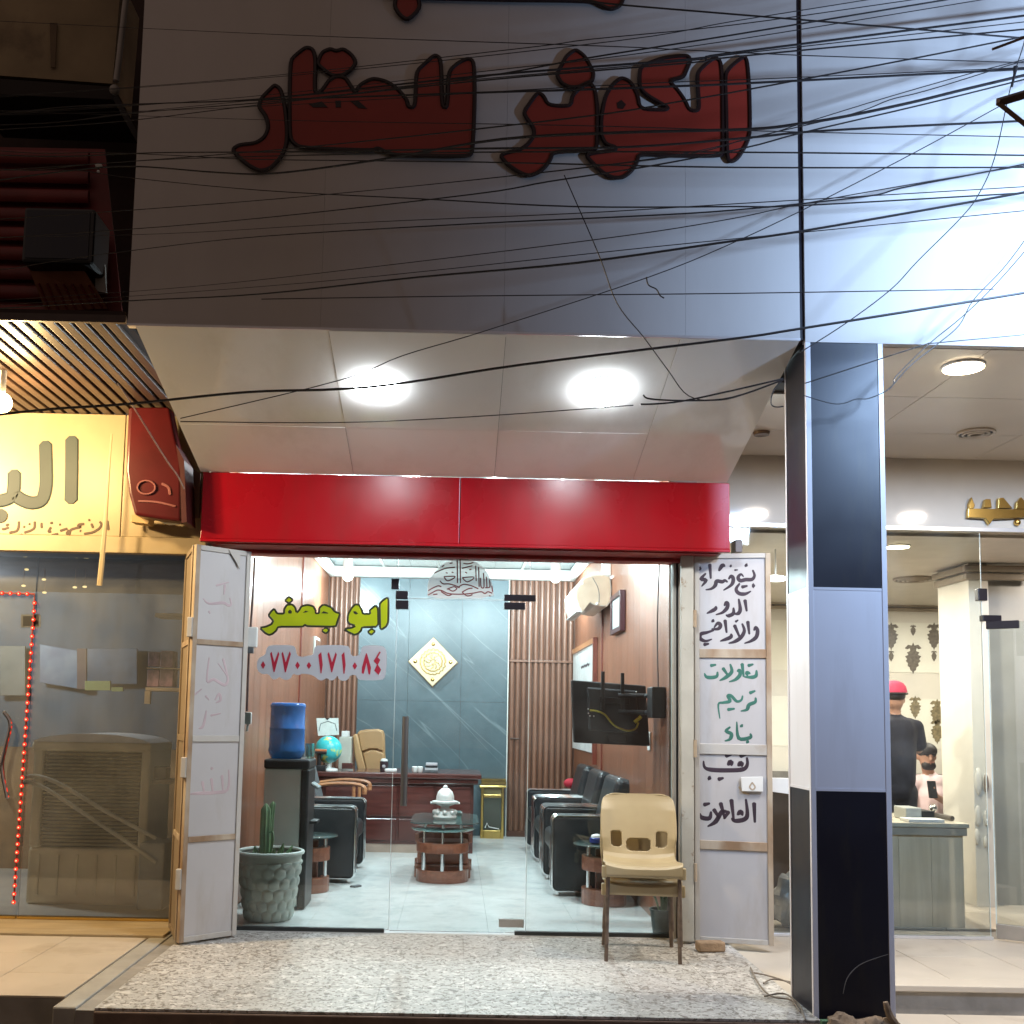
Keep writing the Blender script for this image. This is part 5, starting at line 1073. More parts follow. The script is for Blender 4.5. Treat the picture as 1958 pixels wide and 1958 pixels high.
M_ysign = pm('cream_sign_board', (0.33,0.26,0.15), rough=0.45, var=0.06, scale=2.5, dirt=(0.26,0.19,0.10), dscale=1.6, dcut=(0.5,0.8))
zl0 = pY(150,1056,YLs).z
ls = thing('yellow_sign', 'cream yellow shop sign board with big grey and small brown Arabic letters', 'sign', (-2.8,YLs,zl0))
xe = pY(236,900,YLs).x
MB().box(-4.5,xe-0.002,YLs,YLs+0.05,zl0+0.10,zs-0.002).build('board', M_ysign, ls, bevel=0.003)
MB().box(xe+0.002,-1.50,YLs+0.002,YLs+0.05,zl0+0.10,zs-0.002).build('end_board', M_ysign, ls, bevel=0.003)
MB().box(-4.5,-1.50,YLs-0.012,YLs+0.05,zl0,zl0+0.098).build('lower_band', M_ysign, ls, bevel=0.004)
M_gry = pm('grey_green_letter', (0.020,0.034,0.034), rough=0.6, var=0.06)
cS = crop(0,780,7.43)
def sb(pts, r, mat, h=0.004, Y=YLs-0.001, name='letter'):
    MB().brush([pY(*cS(p), Y) for p in pts], r, (0,-1,0), h).build(name, mat, ls, smoothed=False)
sb([(1022,450),(1020,860),(1012,1310)], 0.040, M_gry); sb([(648,520),(655,820),(655,1100),(600,1300),(470,1350),(340,1320),(225,1250)], 0.040, M_gry); sb([(205,930),(200,1120),(170,1250),(60,1310),(-120,1330)], 0.040, M_gry)
MB().lathe([(0.001,0),(0.041,0.0),(0.041,0.02),(0.001,0.021)], (0,0,0), 24)
o_ = pY(*cS((5,1532)), YLs-0.002); MB().cyl(o_, o_+Vector((0,-0.004,0)), 0.042, n=24).build('letter_dot', M_gry, ls)
sm = [[(1525,1610),(1540,1730)],[(1420,1620),(1440,1660),(1400,1720),(1310,1770),(1200,1788)],[(1300,1650),(1320,1700)],[(1262,1596),(1275,1590)],[(1140,1745),(1146,1748)],[(1190,1650),(1130,1655),(1110,1680),(1150,1690),(1050,1715),(1000,1740),(980,1800),(950,1780),(975,1740)],[(950,1715),(860,1745)],[(848,1655),(858,1658)],[(820,1790),(740,1808)],[(720,1635),(745,1630)],[(720,1700),(690,1755),(720,1755)],[(590,1640),(592,1700)],[(492,1620),(490,1700),(440,1740),(350,1770)],[(415,1648),(422,1650)],[(340,1688),(348,1690)],[(310,1800),(250,1825)],[(268,1620),(262,1700),(230,1750),(140,1770)],[(120,1655),(90,1670)],[(120,1700),(60,1722),(35,1720)],[(150,1830),(180,1832)]]
M_sbr = pm('brown_sign_paint', (0.05,0.022,0.006), rough=0.6)
for s_ in sm:
    MB().brush([pY(*cS(p), YLs-0.0125 if cS(p)[1] > 1100 else YLs-0.001) for p in s_], 0.0075, (0,-1,0), 0.0012).build('small_letter', M_sbr, ls)
# lamp over the sign
lc = pY(2,770,5.28)
lmp = thing('sign_lamp', 'glaring warm lamp under the brown slats in front of the yellow sign', 'lamp', lc)
MB().sphere(lc, 0.055, 12).build('bulb', emat('warm_bulb', (1.0,0.72,0.30), 40), lmp, smoothed=True)
MB().cyl(lc+Vector((0,0,0.05)), Vector((lc.x,lc.y,zs-0.0005)), 0.02, n=12).build('holder', M_white, lmp)
light('sign_lamp_light', 'POINT', lc+Vector((0.03,0.02,-0.08)), 62, (1.0,0.68,0.30), lmp, 0.06)
l2 = Vector((-3.35,4.98,zs-0.16))  # unseen lamp, added to light the air cooler
lm2 = thing('sign_lamp', 'added unseen warm lamp farther along the brown slats', 'lamp', l2)
MB().sphere(l2, 0.055, 12).build('bulb', MATS['warm_bulb'], lm2, smoothed=True); MB().cyl(l2+Vector((0,0,0.05)), Vector((l2.x,l2.y,zs-0.0005)), 0.02, n=12).build('holder', M_white, lm2)
light('sign_lamp_light', 'POINT', l2+Vector((0.02,0.02,-0.1)), 330, (1.0,0.72,0.38), lm2, 0.06)
# red curved hanging sign box
M_rsign = pm('red_light_box', (0.075,0.004,0.006), rough=0.3, var=0.15, scale=4, dirt=(0.2,0.03,0.03), dscale=5, dcut=(0.62,0.72))
rs = thing('red_hanging_sign', 'curved red projecting sign box hanging beside the yellow sign', 'sign', pY(300,990,5.75))
fr = [(245,778),(242,840),(240,900),(246,945),(257,985),(300,992),(347,998),(347,880),(335,830),(325,778)]
MB().poly([pY(x,y,5.80) for x,y in fr], (0,0.10,0)).build('body', M_rsign, rs, bevel=0.018, bseg=4)
MB().poly([pY(x,y,5.74) for x,y in [(336,850),(352,880),(357,998),(347,1000),(344,900)]], (0,0.2,0)).build('dark_edge', pm('dark_red_edge', (0.06,0.006,0.006), rough=0.5), rs)
MB().tube([pY(280+17*math.cos(a),932+13*math.sin(a),5.795) for a in [2*math.pi*k/20 for k in range(20)]], 0.006, 6, closed=True).build('emblem_ring', pm('pink_wear', (0.22,0.06,0.055), rough=0.5), rs)
MB().brush([pY(x,y,5.797) for x,y in [(310,925),(322,932),(325,945)]], 0.008, (0,-1,0), 0.002).build('emblem_mark', MATS['pink_wear'], rs)
MB().brush([pY(x,y,5.797) for x,y in [(265,958),(300,960),(335,968)]], 0.006, (0,-1,0), 0.002).build('emblem_mark', MATS['pink_wear'], rs)
tag(MB().poly([pY(x,y,5.90) for x,y in [(250,984),(288,986),(284,1002),(250,998)]], (0,0.09,0)).build('sign_bracket', pm('tan_bracket', (0.42,0.28,0.12), rough=0.6), bevel=0.004), 'tan wooden block under the red hanging sign', 'block')
tag(MB().poly([pY(x,y,5.90) for x,y in [(298,992),(345,988),(345,997),(316,1000)]], (0,0.08,0)).build('metal_scrap', M_corn, bevel=0.002), 'crumpled pale metal strip under the red hanging sign', 'metal strip')
tag(MB().poly([pY(x,y,YLs-0.03) for x,y in [(358,890),(383,905),(381,990),(356,990)]], (0,0.02,0)).build('brown_board', pm('brown_board', (0.17,0.10,0.07), rough=0.6)), 'narrow brown board between the red hanging sign and red fascia', 'board')
tag(MB().tube(smooth([pY(x,y,5.9) for x,y in [(214,830),(208,900),(202,990),(196,1060),(190,1120)]]), [0.006,0.006,0.006,0.007,0.008,0.009,0.010,0.011,0.012,0.013,0.014,0.015,0.015,0.016,0.016,0.016,0.016], 6, flat=(Vector((0,1,0)),0.3)).build('hanging_strap', M_ysign), 'beige strap hanging down in front of the yellow sign', 'strap')
# glass front of the left shop
YLg = 6.25; xg1 = -1.66; xg0 = pZ(20,1757,0.012).x
def lpane(x0, x1, lab):
    t = thing('glazed_screen', lab, 'glass screen', ((x0+x1)/2,YLg,0.013)); MB().box(x0,x1,YLg-0.004,YLg+0.004,0.03,zl0-0.002).build('pane', M_glassL, t)
    MB().box(x0,x1,YLg-0.02,YLg+0.02,0.013,0.03).build('floor_rail', M_gold, t, bevel=0.002); return t
gx = pY(60,1300,YLg).x
lpane(gx+0.004, xg1, 'dusty glass pane in front of the beige air cooler'); lpane(-4.3, gx-0.004, 'glass pane of the left shop beyond the red LED strip')
tag(MB().box(xg1+0.002,xg1+0.09,YLg-0.05,YLg+0.05,0.0125,zl0-0.001).build('shop_post', pm('tan_post', (0.45,0.34,0.20), rough=0.6, dirt=(0.28,0.18,0.09)), bevel=0.004), 'tan steel post at the end of the left shop glass', 'post')
# interior shell of the left shop
M_blw = pm('dusky_blue_wall', (0.075,0.11,0.135), rough=0.7, var=0.2, scale=2, stretch=(3,1,0.5))
M_brw = pm('brown_carpet_wall', (0.19,0.12,0.06), rough=0.85, var=0.2, scale=8)
YLb = 8.3; ZLC = 2.5
struct(MB().box(-5.2,-1.60,YLb,YLb+0.1,0.95,3.0).build('left_shop_wall_back', M_blw)); 
struct(MB().box(-5.2,-1.60,YLb-0.05,YLb+0.1,-0.1,0.949).build('left_shop_wall_lower', M_brw))
zbl = pY(200,1180,YLb).z
struct(MB().box(-5.2,-1.60,6.2,YLb+0.1,-0.14,0.0).build('left_shop_floor', pm('pale_shop_floor', (0.42,0.42,0.37), rough=0.4, var=0.08)))
struct(MB().box(-5.2,-1.60,6.2,YLb+0.1,zl0+0.02,zl0+0.08).build('left_shop_ceiling', pm('dark_shop_ceiling', (0.10,0.10,0.10), rough=0.7)))
struct(MB().box(-5.3,-5.2,6.2,YLb+0.1,-0.1,3.0).build('left_shop_wall_left', M_blw)); struct(MB().box(-1.60,-1.585,6.2,YLb+0.1,-0.1,3.0).build('left_shop_wall_right', M_blw))
pl_ = thing('pendant_lamp', 'small cool pendant lamp glowing inside the left shop', 'lamp', (-3.7,7.1,2.05))
MB().sphere((-3.7,7.1,2.1), 0.03, 10).build('bulb', M_bulb, pl_, smoothed=True); MB().cyl((-3.7,7.1,2.13),(-3.7,7.1,zl0+0.019),0.004,n=6).build('flex', M_wire, pl_)
light('pendant_light', 'POINT', (-3.7,7.1,2.0), 80, (0.84,0.92,1.0), pl_, 0.08)
# red LED strip on the glass
led = thing('led_strip', 'red LED strip running across and down the left shop glass', 'LED strip', pY(28,1720,YLg-0.03))
path = [(-20,1132),(68,1135)]; n0 = None
beads = [(x,1134+0.03*x) for x in range(-12,66,16)]
x_, y_ = 66,1150
N = 37
for k in range(N): f = k/(N-1); beads.append((66+(26-66)*f, 1153+(1725-1153)*f))
MB().tube([pY(*beads[0],YLg-0.018),pY(66,1136,YLg-0.018),pY(66,1150,YLg-0.018),pY(26,1725,YLg-0.018)], 0.006, 6).build('strip', pm('red_led_tape', (0.22,0.015,0.01), rough=0.5), led)
for (x, y) in beads:
    c = pY(x, y, YLg-0.026)
    if n0 is None:
        n0 = MB().sphere(c, 0.0125, 8, (1,0.6,1)).build('led_bead', M_ledr, led); base0 = c.copy(); core0 = MB().sphere(c+Vector((0,-0.006,0)), 0.005, 6).build('led_core', M_ledc, led)
    else:
        piece(n0, 'led_bead', led, c-base0); piece(core0, 'led_core', led, c-base0)
gs = thing('glass_sticker', 'small square dark sticker on the left glass behind the LED strip', 'sticker', pY(58,1187,YLg-0.008)); MB().poly([pY(x,y,YLg-0.006) for x,y in [(40,1175),(78,1175),(78,1200),(40,1200)]], (0,-0.001,0)).build('backing', M_greyf, gs); MB().poly([pY(x,y,YLg-0.0075) for x,y in [(44,1178),(74,1178),(74,1197),(44,1197)]], (0,-0.001,0)).build('print', M_black, gs)
# fairy lights
c0 = None
for k, (x, y) in enumerate([(39,1060),(51,1089),(45,1120),(83,1075),(84,1108),(85,1133),(162,1086),(162,1122),(143,1123)]):
    c = pY(x, y, 6.9)
    t = thing('fairy_light', 'tiny yellow fairy light hanging inside the left shop window', 'fairy light', c, group='fairy lights in the left shop')
    MB().sphere(c, 0.011, 6, (1.4,1,0.7)).build('bulb', M_tiny, t); MB().cyl(c+Vector((0,0,0.008)), Vector((c.x,c.y,zl0+0.019)), 0.0015, n=5).build('thread', M_cable2, t)
# air cooler
ya_ = 6.75
ac2 = thing('air_cooler', 'large beige evaporative air cooler with a slatted grille behind the left glass', 'air cooler', pZ(180,1750,0))
M_cool = pm('beige_cooler_plastic', (0.78,0.67,0.44), rough=0.5, var=0.06)
x0_, x1_ = pY(52,1600,ya_).x, pY(285,1500,ya_).x
zt_ = pY(180,1402,ya_).z; zmid_ = pY(180,1620,ya_).z
MB().box(x0_,x1_,ya_+0.02,ya_+0.5,0.001,zmid_-0.01).build('tank', M_cool, ac2, bevel=0.02)
for k in range(6):
    xx = x0_+(x1_-x0_)*(k+0.6)/6.2; MB().box(xx-0.010,xx+0.010,ya_+0.006,ya_+0.019,0.06,zmid_-0.05).build('tank_rib', M_cool, ac2, bevel=0.004)
MB().box(x0_+0.03,x1_-0.03,ya_+0.06,ya_+0.48,zmid_-0.009,zt_-0.10).build('pad_core', pm('dark_cooling_pad', (0.10,0.085,0.05), rough=0.9, var=0.3, scale=20), ac2)
for (a_, b_) in ((x0_+0.01,x0_+0.075),(x1_-0.06,x1_)): MB().box(a_,b_,ya_,ya_+0.5,zmid_-0.009,zt_-0.09).build('corner_post', M_cool, ac2, bevel=0.015)
nsl = 26; hh = (zt_-0.13-zmid_)/nsl
s0 = MB().obox(((x0_+x1_)/2,ya_+0.03,zmid_+hh*0.5), (x1_-x0_-0.14,0.012,hh*0.50), Matrix.Rotation(R(-28),3,'X')).build('louvre_slat', pm('dull_slat', (0.32,0.27,0.16), rough=0.6), ac2)
for k in range(1,nsl): piece(s0, 'louvre_slat', ac2, (0,0,hh*k))
MB().box(x0_-0.005,x1_+0.005,ya_-0.01,ya_+0.51,zt_-0.12,zt_-0.06).build('top_frame', M_cool, ac2, bevel=0.02)
lid_ = [Vector((x0_+0.0+(x1_-x0_)*k/12, ya_-0.012, zt_-0.06+0.055*math.sin(math.pi*k/12)**0.6+0.002)) for k in range(13)]
MB().poly(lid_+[Vector((x1_,ya_-0.012,zt_-0.0595)),Vector((x0_,ya_-0.012,zt_-0.0595))], (0,0.5,0)).build('lid', pm('pale_lid', (0.80,0.82,0.80), rough=0.4), ac2)
def hose(pts, lab, r=0.014):
    w = smooth([pY(x,y,6.60) for x,y in pts]); rr = []; P = []
    for i in range(len(w)-1):
        for k in range(6): P.append(w[i].lerp(w[i+1],k/6)); rr.append(r*(1.0 if len(P) % 2 else 0.86))
    tag(MB().tube(P, rr, 8).build('drain_hose', pm('cream_hose', (0.78,0.72,0.55), rough=0.6), smoothed=True), lab, 'hose')
hose([(48,1486),(62,1484),(80,1486),(110,1497),(150,1520),(200,1550),(250,1577),(300,1604)], 'upper corrugated cream hose crossing in front of the air cooler')
hose([(46,1496),(60,1496),(80,1504),(110,1522),(160,1555),(210,1588),(255,1618),(300,1650)], 'lower corrugated cream hose crossing in front of the air cooler')
bxs = thing('foam_box', 'white box end behind the hose and the tan post', 'box', pZ(290,1700,0)); MB().box(pY(272,1650,6.7).x,pY(320,1650,6.7).x,6.62,6.9,0.002,pY(290,1612,6.62).z).build('body', pm('pale_box', (0.45,0.45,0.39), rough=0.6), bxs, bevel=0.01)
# door pull on the far left
hp_ = thing('door_pull', 'curved silver door handle on the left shop glass', 'handle', pY(20,1440,YLg-0.05))
MB().tube(smooth([pY(x,y,YLg-0.05) for x,y in [(8,1362),(20,1385),(10,1430),(4,1470),(14,1525)]]), 0.012, 8).build('bar', M_chrome, hp_, smoothed=True); MB().tube([pY(8,1362,YLg-0.05),pY(6,1360,YLg-0.004)], 0.01, 8).build('fixing', M_chrome, hp_); MB().tube([pY(14,1525,YLg-0.05),pY(14,1525,YLg-0.004)], 0.01, 8).build('fixing', M_chrome, hp_)
# goods on the left shop walls
def board(x0, y0, x1, y1, Y, mat, name, lab, cat, d=0.02, skew=0):
    return tag(MB().poly([pY(x0,y0,Y),pY(x1,y0+skew,Y),pY(x1,y1+skew,Y),pY(x0,y1,Y)], (0,d,0)).build(name, mat, bevel=0.003), lab, cat)
board(76,1232,148,1305,YLb-0.08,pm('blue_poster', (0.14,0.20,0.24), rough=0.5, col2=(0.05,0.08,0.13), scale=5, var=0.3),'poster','bluish poster tilted on the dark wall beside the LED strip','poster',0.02,12)
board(160,1240,262,1308,YLb-0.08,pm('blue_panel', (0.06,0.105,0.15), rough=0.4, var=0.3, scale=4),'blue_display_panel','dark blue glossy display panel on the left shop wall','panel')
board(162,1302,211,1320,7.6,pm('lime_card', (0.36,0.38,0.13), rough=0.6),'price_card','long lime green price card above the air cooler','card'); board(213,1314,235,1322,7.6,MATS['lime_card'],'price_card','short lime green price card next to the longer one','card')
board(147,1240,165,1318,YLb-0.09,pm('brown_batten', (0.14,0.09,0.07), rough=0.7),'wall_batten','brown upright batten between the poster and the blue panel','batten')
board(0,1235,48,1330,YLb-0.08,pm('olive_panel', (0.17,0.17,0.13), rough=0.6),'wall_panel','olive grey panel left of the LED strip','panel')
cap = thing('baseball_cap', 'white cap hanging on the dark wall of the left shop', 'cap', pY(233,1112,YLb-0.1)); cc = pY(236,1110,YLb-0.10)
MB().sphere(cc, 0.045, 10, (1,0.8,0.9)).build('crown', M_white, cap, smoothed=True); MB().sphere(cc+Vector((-0.03,-0.03,-0.025)), 0.045, 8, (1,0.8,0.2)).build('brim', M_white, cap, smoothed=True)
M_pink = pm('pink_goods', (0.28,0.15,0.19), rough=0.5, col2=(0.10,0.06,0.08), scale=12, contrast=(0.42,0.58))
yq = 7.2
for k, (x0, y0, x1, y1) in enumerate([(282,1280,303,1313),(306,1278,330,1313),(284,1246,304,1274),(307,1244,330,1276)]):
    a_, c_ = pY(x0,y0,yq), pY(x1,y1,yq); tag(MB().box(a_.x,c_.x,yq,yq+0.12,c_.z,a_.z).build('goods_box', M_pink, bevel=0.004), ['pink box at the end of the lower row on the wooden shelf','pink box beside the tan post in the lower row on the shelf','pink box at the end of the upper row on the shelf','pink box beside the tan post in the upper row on the shelf'][k], 'box')
sh = thing('shelf', 'small wooden shelf on brackets carrying pink boxes', 'shelf', pY(305,1320,yq)); a_, c_ = pY(280,1314,yq), pY(332,1322,yq)
M_shelf = pm('tan_shelf_wood', (0.40,0.31,0.20), rough=0.6)
MB().box(a_.x,-1.61,yq-0.02,yq+0.2,c_.z,a_.z-0.001).build('board', M_shelf, sh, bevel=0.002); a2_, c2_ = pY(278,1322,yq), pY(287,1346,yq); MB().box(a2_.x,c2_.x,yq-0.015,yq+0.02,c2_.z,c_.z-0.001).build('bracket', M_shelf, sh); MB().box(a_.x,-1.61,yq-0.02,yq+0.2,pY(300,1277,yq).z-0.006,pY(300,1277,yq).z).build('board', M_shelf, sh)
sh2 = thing('shelf', 'pale shelf high up beside the tan post of the left shop', 'shelf', pY(315,1175,yq)); a_, c_ = pY(296,1172,yq), pY(335,1180,yq); MB().box(a_.x,-1.61,yq,yq+0.2,c_.z,a_.z).build('board', M_shelf, sh2, bevel=0.002)
sh3 = thing('shelf', 'low pale shelf beside the air cooler carrying a dark box', 'shelf', pY(300,1495,6.9)); a_, c_ = pY(277,1489,6.9), pY(320,1497,6.9); MB().box(a_.x,-1.61,6.8,7.0,c_.z,a_.z).build('board', M_shelf, sh3, bevel=0.002)
a_, c_ = pY(288,1466,6.85), pY(318,1488,6.85); tag(MB().box(a_.x,min(c_.x,-1.62),6.85,6.95,pY(300,1489,6.9).z+0.001,a_.z).build('dark_box', M_black, bevel=0.01), 'dark box on the low shelf beside the air cooler', 'box')
# ---- upper left building
M_beige = pm('grimy_beige_render', (0.36,0.28,0.17), rough=0.85, var=0.2, scale=3, dirt=(0.15,0.11,0.07), dscale=2)
M_dred = pm('dark_red_corrugated', (0.20,0.02,0.018), rough=0.5, var=0.2, scale=5)
up = thing('upper_building', 'dark upper storey of the left building with a beige rendered wall', 'building', (-2.6,5.4,zs))
MB().box(-5,-1.55,5.6,5.9,zs+0.08,6.2).build('recessed_wall', pm('dark_brown_wall', (0.06,0.03,0.022), rough=0.8, var=0.2), up)  # plain dark brown wall set back behind the awning
w_ = [pY(x,y,4.95) for x,y in [(-60,-40),(232,-40),(215,160),(-60,140)]]
MB().poly(w_, (0,0.3,0)).build('beige_wall', M_beige, up)
MB().poly([pY(x,y,4.94) for x,y in [(-60,146),(216,166),(216,190),(-60,178)]], (0,0.4,0)).build('beam', M_dark, up)
MB().poly([pY(x,y,4.94) for x,y in [(96,45),(110,45),(106,130),(98,130)]], (0,-0.006,0)).build('stain_strip', pm('brown_stain', (0.18,0.13,0.08), rough=0.9), up)
MB().tube([pY(x,y,4.90) for x,y in [(246,-40),(238,20),(228,110),(222,155)]], 0.015, 10).build('drain_pipe', pm('grey_pipe', (0.42,0.40,0.37), rough=0.5), up, smoothed=True)
MB().sphere(pY(219,172,4.90), 0.025, 10).build('pipe_end', MATS['grey_pipe'], up)
cs = thing('corrugated_awning', 'dark red corrugated metal awning above the brown slats', 'awning', (-2.6,4.8,zs))
for k in range(9):
    y = 300+37*k
    MB().tube([pY(-60,y-3,4.85),pY(128 if k > 4 else 170,y+2,4.85)], 0.034, 8, flat=(Vector((0,1,0)),0.5)).build('corrugation', M_dred, cs, smoothed=True)
MB().poly([pY(x,y,4.89) for x,y in [(-60,280),(200,285),(235,612),(-60,608)]], (0,0.01,0)).build('sheet', M_dred, cs)
pltM = pm('orange_lit_sheet', (0.34,0.13,0.07), rough=0.6, var=0.2, scale=6)  # orange lamp light is put into the red sheet's colour
pl2 = thing('tilted_plate', 'red ribbed plate coloured as if lit orange, hanging under the black box', 'plate', pY(140,600,4.8))
qq = [pY(52,506,4.70),pY(160,516,4.70),pY(205,590,4.82),pY(88,596,4.82)]
MB().poly(qq, (0,0.01,0.004)).build('sheet', pltM, pl2)
for k in range(7):
    a_ = qq[0].lerp(qq[1],(k+0.5)/7); b_ = qq[3].lerp(qq[2],(k+0.5)/7); MB().tube([a_.lerp(b_,0.4)+Vector((0,-0.006,0)), b_+Vector((0,-0.006,0))], 0.006, 6).build('rib', M_dred, pl2)
bb = thing('black_box_unit', 'black box unit mounted in front of the red corrugated awning', 'box unit', pY(110,500,4.6))
a_, c_ = pY(46,395,4.62), pY(176,504,4.62); MB().box(a_.x,c_.x,4.62,4.84,c_.z,a_.z).build('housing', M_black, bb, bevel=0.015); MB().box(a_.x+0.02,c_.x-0.02,4.615,4.6195,c_.z+0.02,a_.z-0.02).build('face', M_blk, bb)
MB().poly([pY(x,y,4.78) for x,y in [(182,420),(196,430),(203,560),(182,556)]], (0,0.02,0)).build('side_strap', MATS['grey_pipe'], bb)
ins = thing('insulator', 'small white cable insulator on the dark wall beside the grey sign', 'insulator', pY(189,320,4.6)); MB().sphere(pY(189,317,4.6), 0.014, 8, (1.2,1,0.8)).build('cap', M_white, ins); MB().sphere(pY(188,328,4.6), 0.007, 6).build('stud', M_white, ins); MB().cyl(pY(188,322,4.6), pY(188,322,4.84), 0.006, n=6).build('pin', M_steelblk, ins)
# ================================================================ right neighbour shop
ZRS = ZSF-0.014; YRB = 6.56
M_rsoff = pm('cream_soffit_panel', (0.74,0.66,0.57), rough=0.25, var=0.04, scale=2)
M_rwall = pm('warm_white_wall', (0.62,0.585,0.53), rough=0.55, var=0.04, scale=2)
rso = thing('right_soffit', 'flat cream canopy ceiling panels over the right shop entrance', 'soffit', (3.2,5.5,ZRS))
xs_ = [1.55,2.45,3.35,4.25,5.2]; ys_ = [YS+0.045,5.30,5.98,YRB]
for i in range(4):
    for j in range(3):
        x0 = xs_[i]+0.002; 
        if j == 0 and i == 0: x0 = px1+0.004
        MB().box(x0,xs_[i+1]-0.002,ys_[j]+0.002,ys_[j+1]-0.002,ZRS+0.001,ZRS+0.012).build('soffit_panel', M_rsoff, rso)
MB().box(1.55,5.2,YS+0.6,YRB,ZRS+0.0125,ZRS+0.05).build('backing', M_dark, rso)
def rlamp(x, y, z, r, p, lab, mat=M_warm, col=(1.0,0.89,0.76), name='downlight'):
    t = thing(name, lab, 'lamp', (x,y,z), group='lamps of the right shop')
    MB().lathe([(r*1.05,-0.001),(r*1.05,-0.006),(r,-0.010)], (x,y,z), 28).build('rim', M_white, t, smoothed=True)
    MB().lathe([(r*0.98,-0.0105),(r*0.98,-0.014)], (x,y,z), 28).build('diffuser', mat, t)
    light('downlight_light', 'AREA', (x,y,z-0.03), p*1.05, col, t, r*1.9, aim((0,0,0),(0,0,-1)))
c = pZ(1842,700,ZRS); rlamp(c.x, c.y, ZRS, 0.095, 60, 'warm round lamp in the cream soffit over the right shop')
rlamp(c.x+1.3, c.y, ZRS, 0.095, 60, 'warm round soffit lamp farther along the right shop')
v = pZ(1866,827,ZRS); vt = thing('ceiling_vent', 'round air vent in the cream soffit behind the warm lamp', 'vent', (v.x,v.y,ZRS))
for k in range(3): r = 0.10-0.03*k; MB().tube([(v.x+r*math.cos(a),v.y+r*math.sin(a),ZRS-0.006-0.003*k) for a in [2*math.pi*i/28 for i in range(28)]], 0.009, 6, closed=True).build('vent_ring', M_rsoff, vt, smoothed=True)
MB().lathe([(0.095,-0.0015),(0.09,-0.003)], (v.x,v.y,ZRS), 24).build('vent_dark', M_greyf, vt)
v = pZ(1456,826,ZRS); vt = thing('spot_fitting', 'dead round spot fitting in the cream soffit between red fascia and pillar', 'spot light', (v.x,v.y,ZRS)); MB().lathe([(0.05,-0.001),(0.045,-0.02),(0.02,-0.022)], (v.x,v.y,ZRS), 18).build('trim', pm('brown_glass', (0.16,0.11,0.08), rough=0.2), vt, smoothed=True)
zb1 = pY(1800,1014,YRB).z
struct(MB().box(1.50,5.3,YRB,YRB+0.12,zb1,ZRS+0.05).build('right_bulkhead', pm('glossy_cream_bulkhead', (0.58,0.53,0.46), rough=0.06, var=0.03)))
ja, jb = pY(1406,1031,6.45), pY(1420,1056,6.45); tag(MB().box(ja.x,jb.x,6.45,6.555,jb.z,ja.z).build('junction_box', pm('brown_grey_box', (0.14,0.11,0.10), rough=0.5), bevel=0.004), 'small dark junction box beside the red fascia end', 'junction box')
bt_ = thing('bulkhead_trim', 'thin white metal strip along the bottom of the right shop bulkhead', 'trim', (3,YRB,zb1)); MB().box(1.50,5.3,YRB-0.012,YRB-0.001,zb1-0.004,zb1+0.022).build('strip', M_alu, bt_, bevel=0.002)
# gold letters on the bulkhead
gl2 = thing('gold_lettering', 'shiny gold raised Arabic lettering on the white bulkhead', 'lettering', pY(1900,1000,YRB-0.03))
def gpx(pts, d=0.03): MB().poly([pY(x,y,YRB-0.012) for x,y in pts], (0,-d,0)).build('letter', M_gold, gl2, bevel=0.003)
gpx([(1847,974),(1965,976),(1965,990),(1925,993),(1896,994),(1888,1004),(1880,993),(1847,991)]); gpx([(1849,966),(1854,952),(1860,968),(1858,974),(1850,974)]); gpx([(1876,973),(1880,956),(1890,956),(1892,973)]); gpx([(1904,974),(1905,954),(1914,953),(1932,974)]); gpx([(1938,975),(1940,962),(1948,952),(1955,960),(1956,976)])
MB().sphere(pY(1945,999,YRB-0.02), 0.022, 8).build('letter_dot', M_gold, gl2, smoothed=True)
# shop shell
ZRC = zb1-0.02; YRW = 10.6
struct(MB().box(1.50,7.2,YRB+0.121,YRW+0.2,ZRC,ZRC+0.1).build('right_shop_ceiling', pm('warm_ceiling', (0.50,0.45,0.38), rough=0.5, var=0.05)))
rfl = struct(MB().box(1.47,7.2,YRB+0.35,YRW+0.2,ZST,ZR-0.012).build('right_shop_floor', M_concrete))
for i in range(9):
    for j in range(6):
        x0 = 1.48+0.6*i; y0 = YRB+0.36+0.6*j; MB().box(x0,x0+0.596,y0,y0+0.596,ZR-0.011,ZR).build('floor_tile', M_tile, rfl, bevel=0.0015)
rbw = struct(MB().box(1.47,7.2,YRW,YRW+0.15,ZST,ZRC).build('right_shop_wall_back', M_rwall))
struct(MB().box(1.455,1.495,YRB,YRW,ZST,ZRC).build('right_shop_wall_left', M_rwall)); struct(MB().box(7.2,7.3,YRB,YRW+0.1,ZST,ZRC+0.1).build('right_shop_wall_right', M_rwall))
M_cor2 = pm('taupe_cornice', (0.30,0.25,0.19), rough=0.4)
zc_ = pY(1780,1158,YRW).z
for k in range(2): MB().box(1.5,7.2,YRW-0.05+0.02*k,YRW-0.001,zc_-0.02-0.05*k,zc_+0.02-0.05*k).build('cornice', M_cor2, rbw, bevel=0.008)
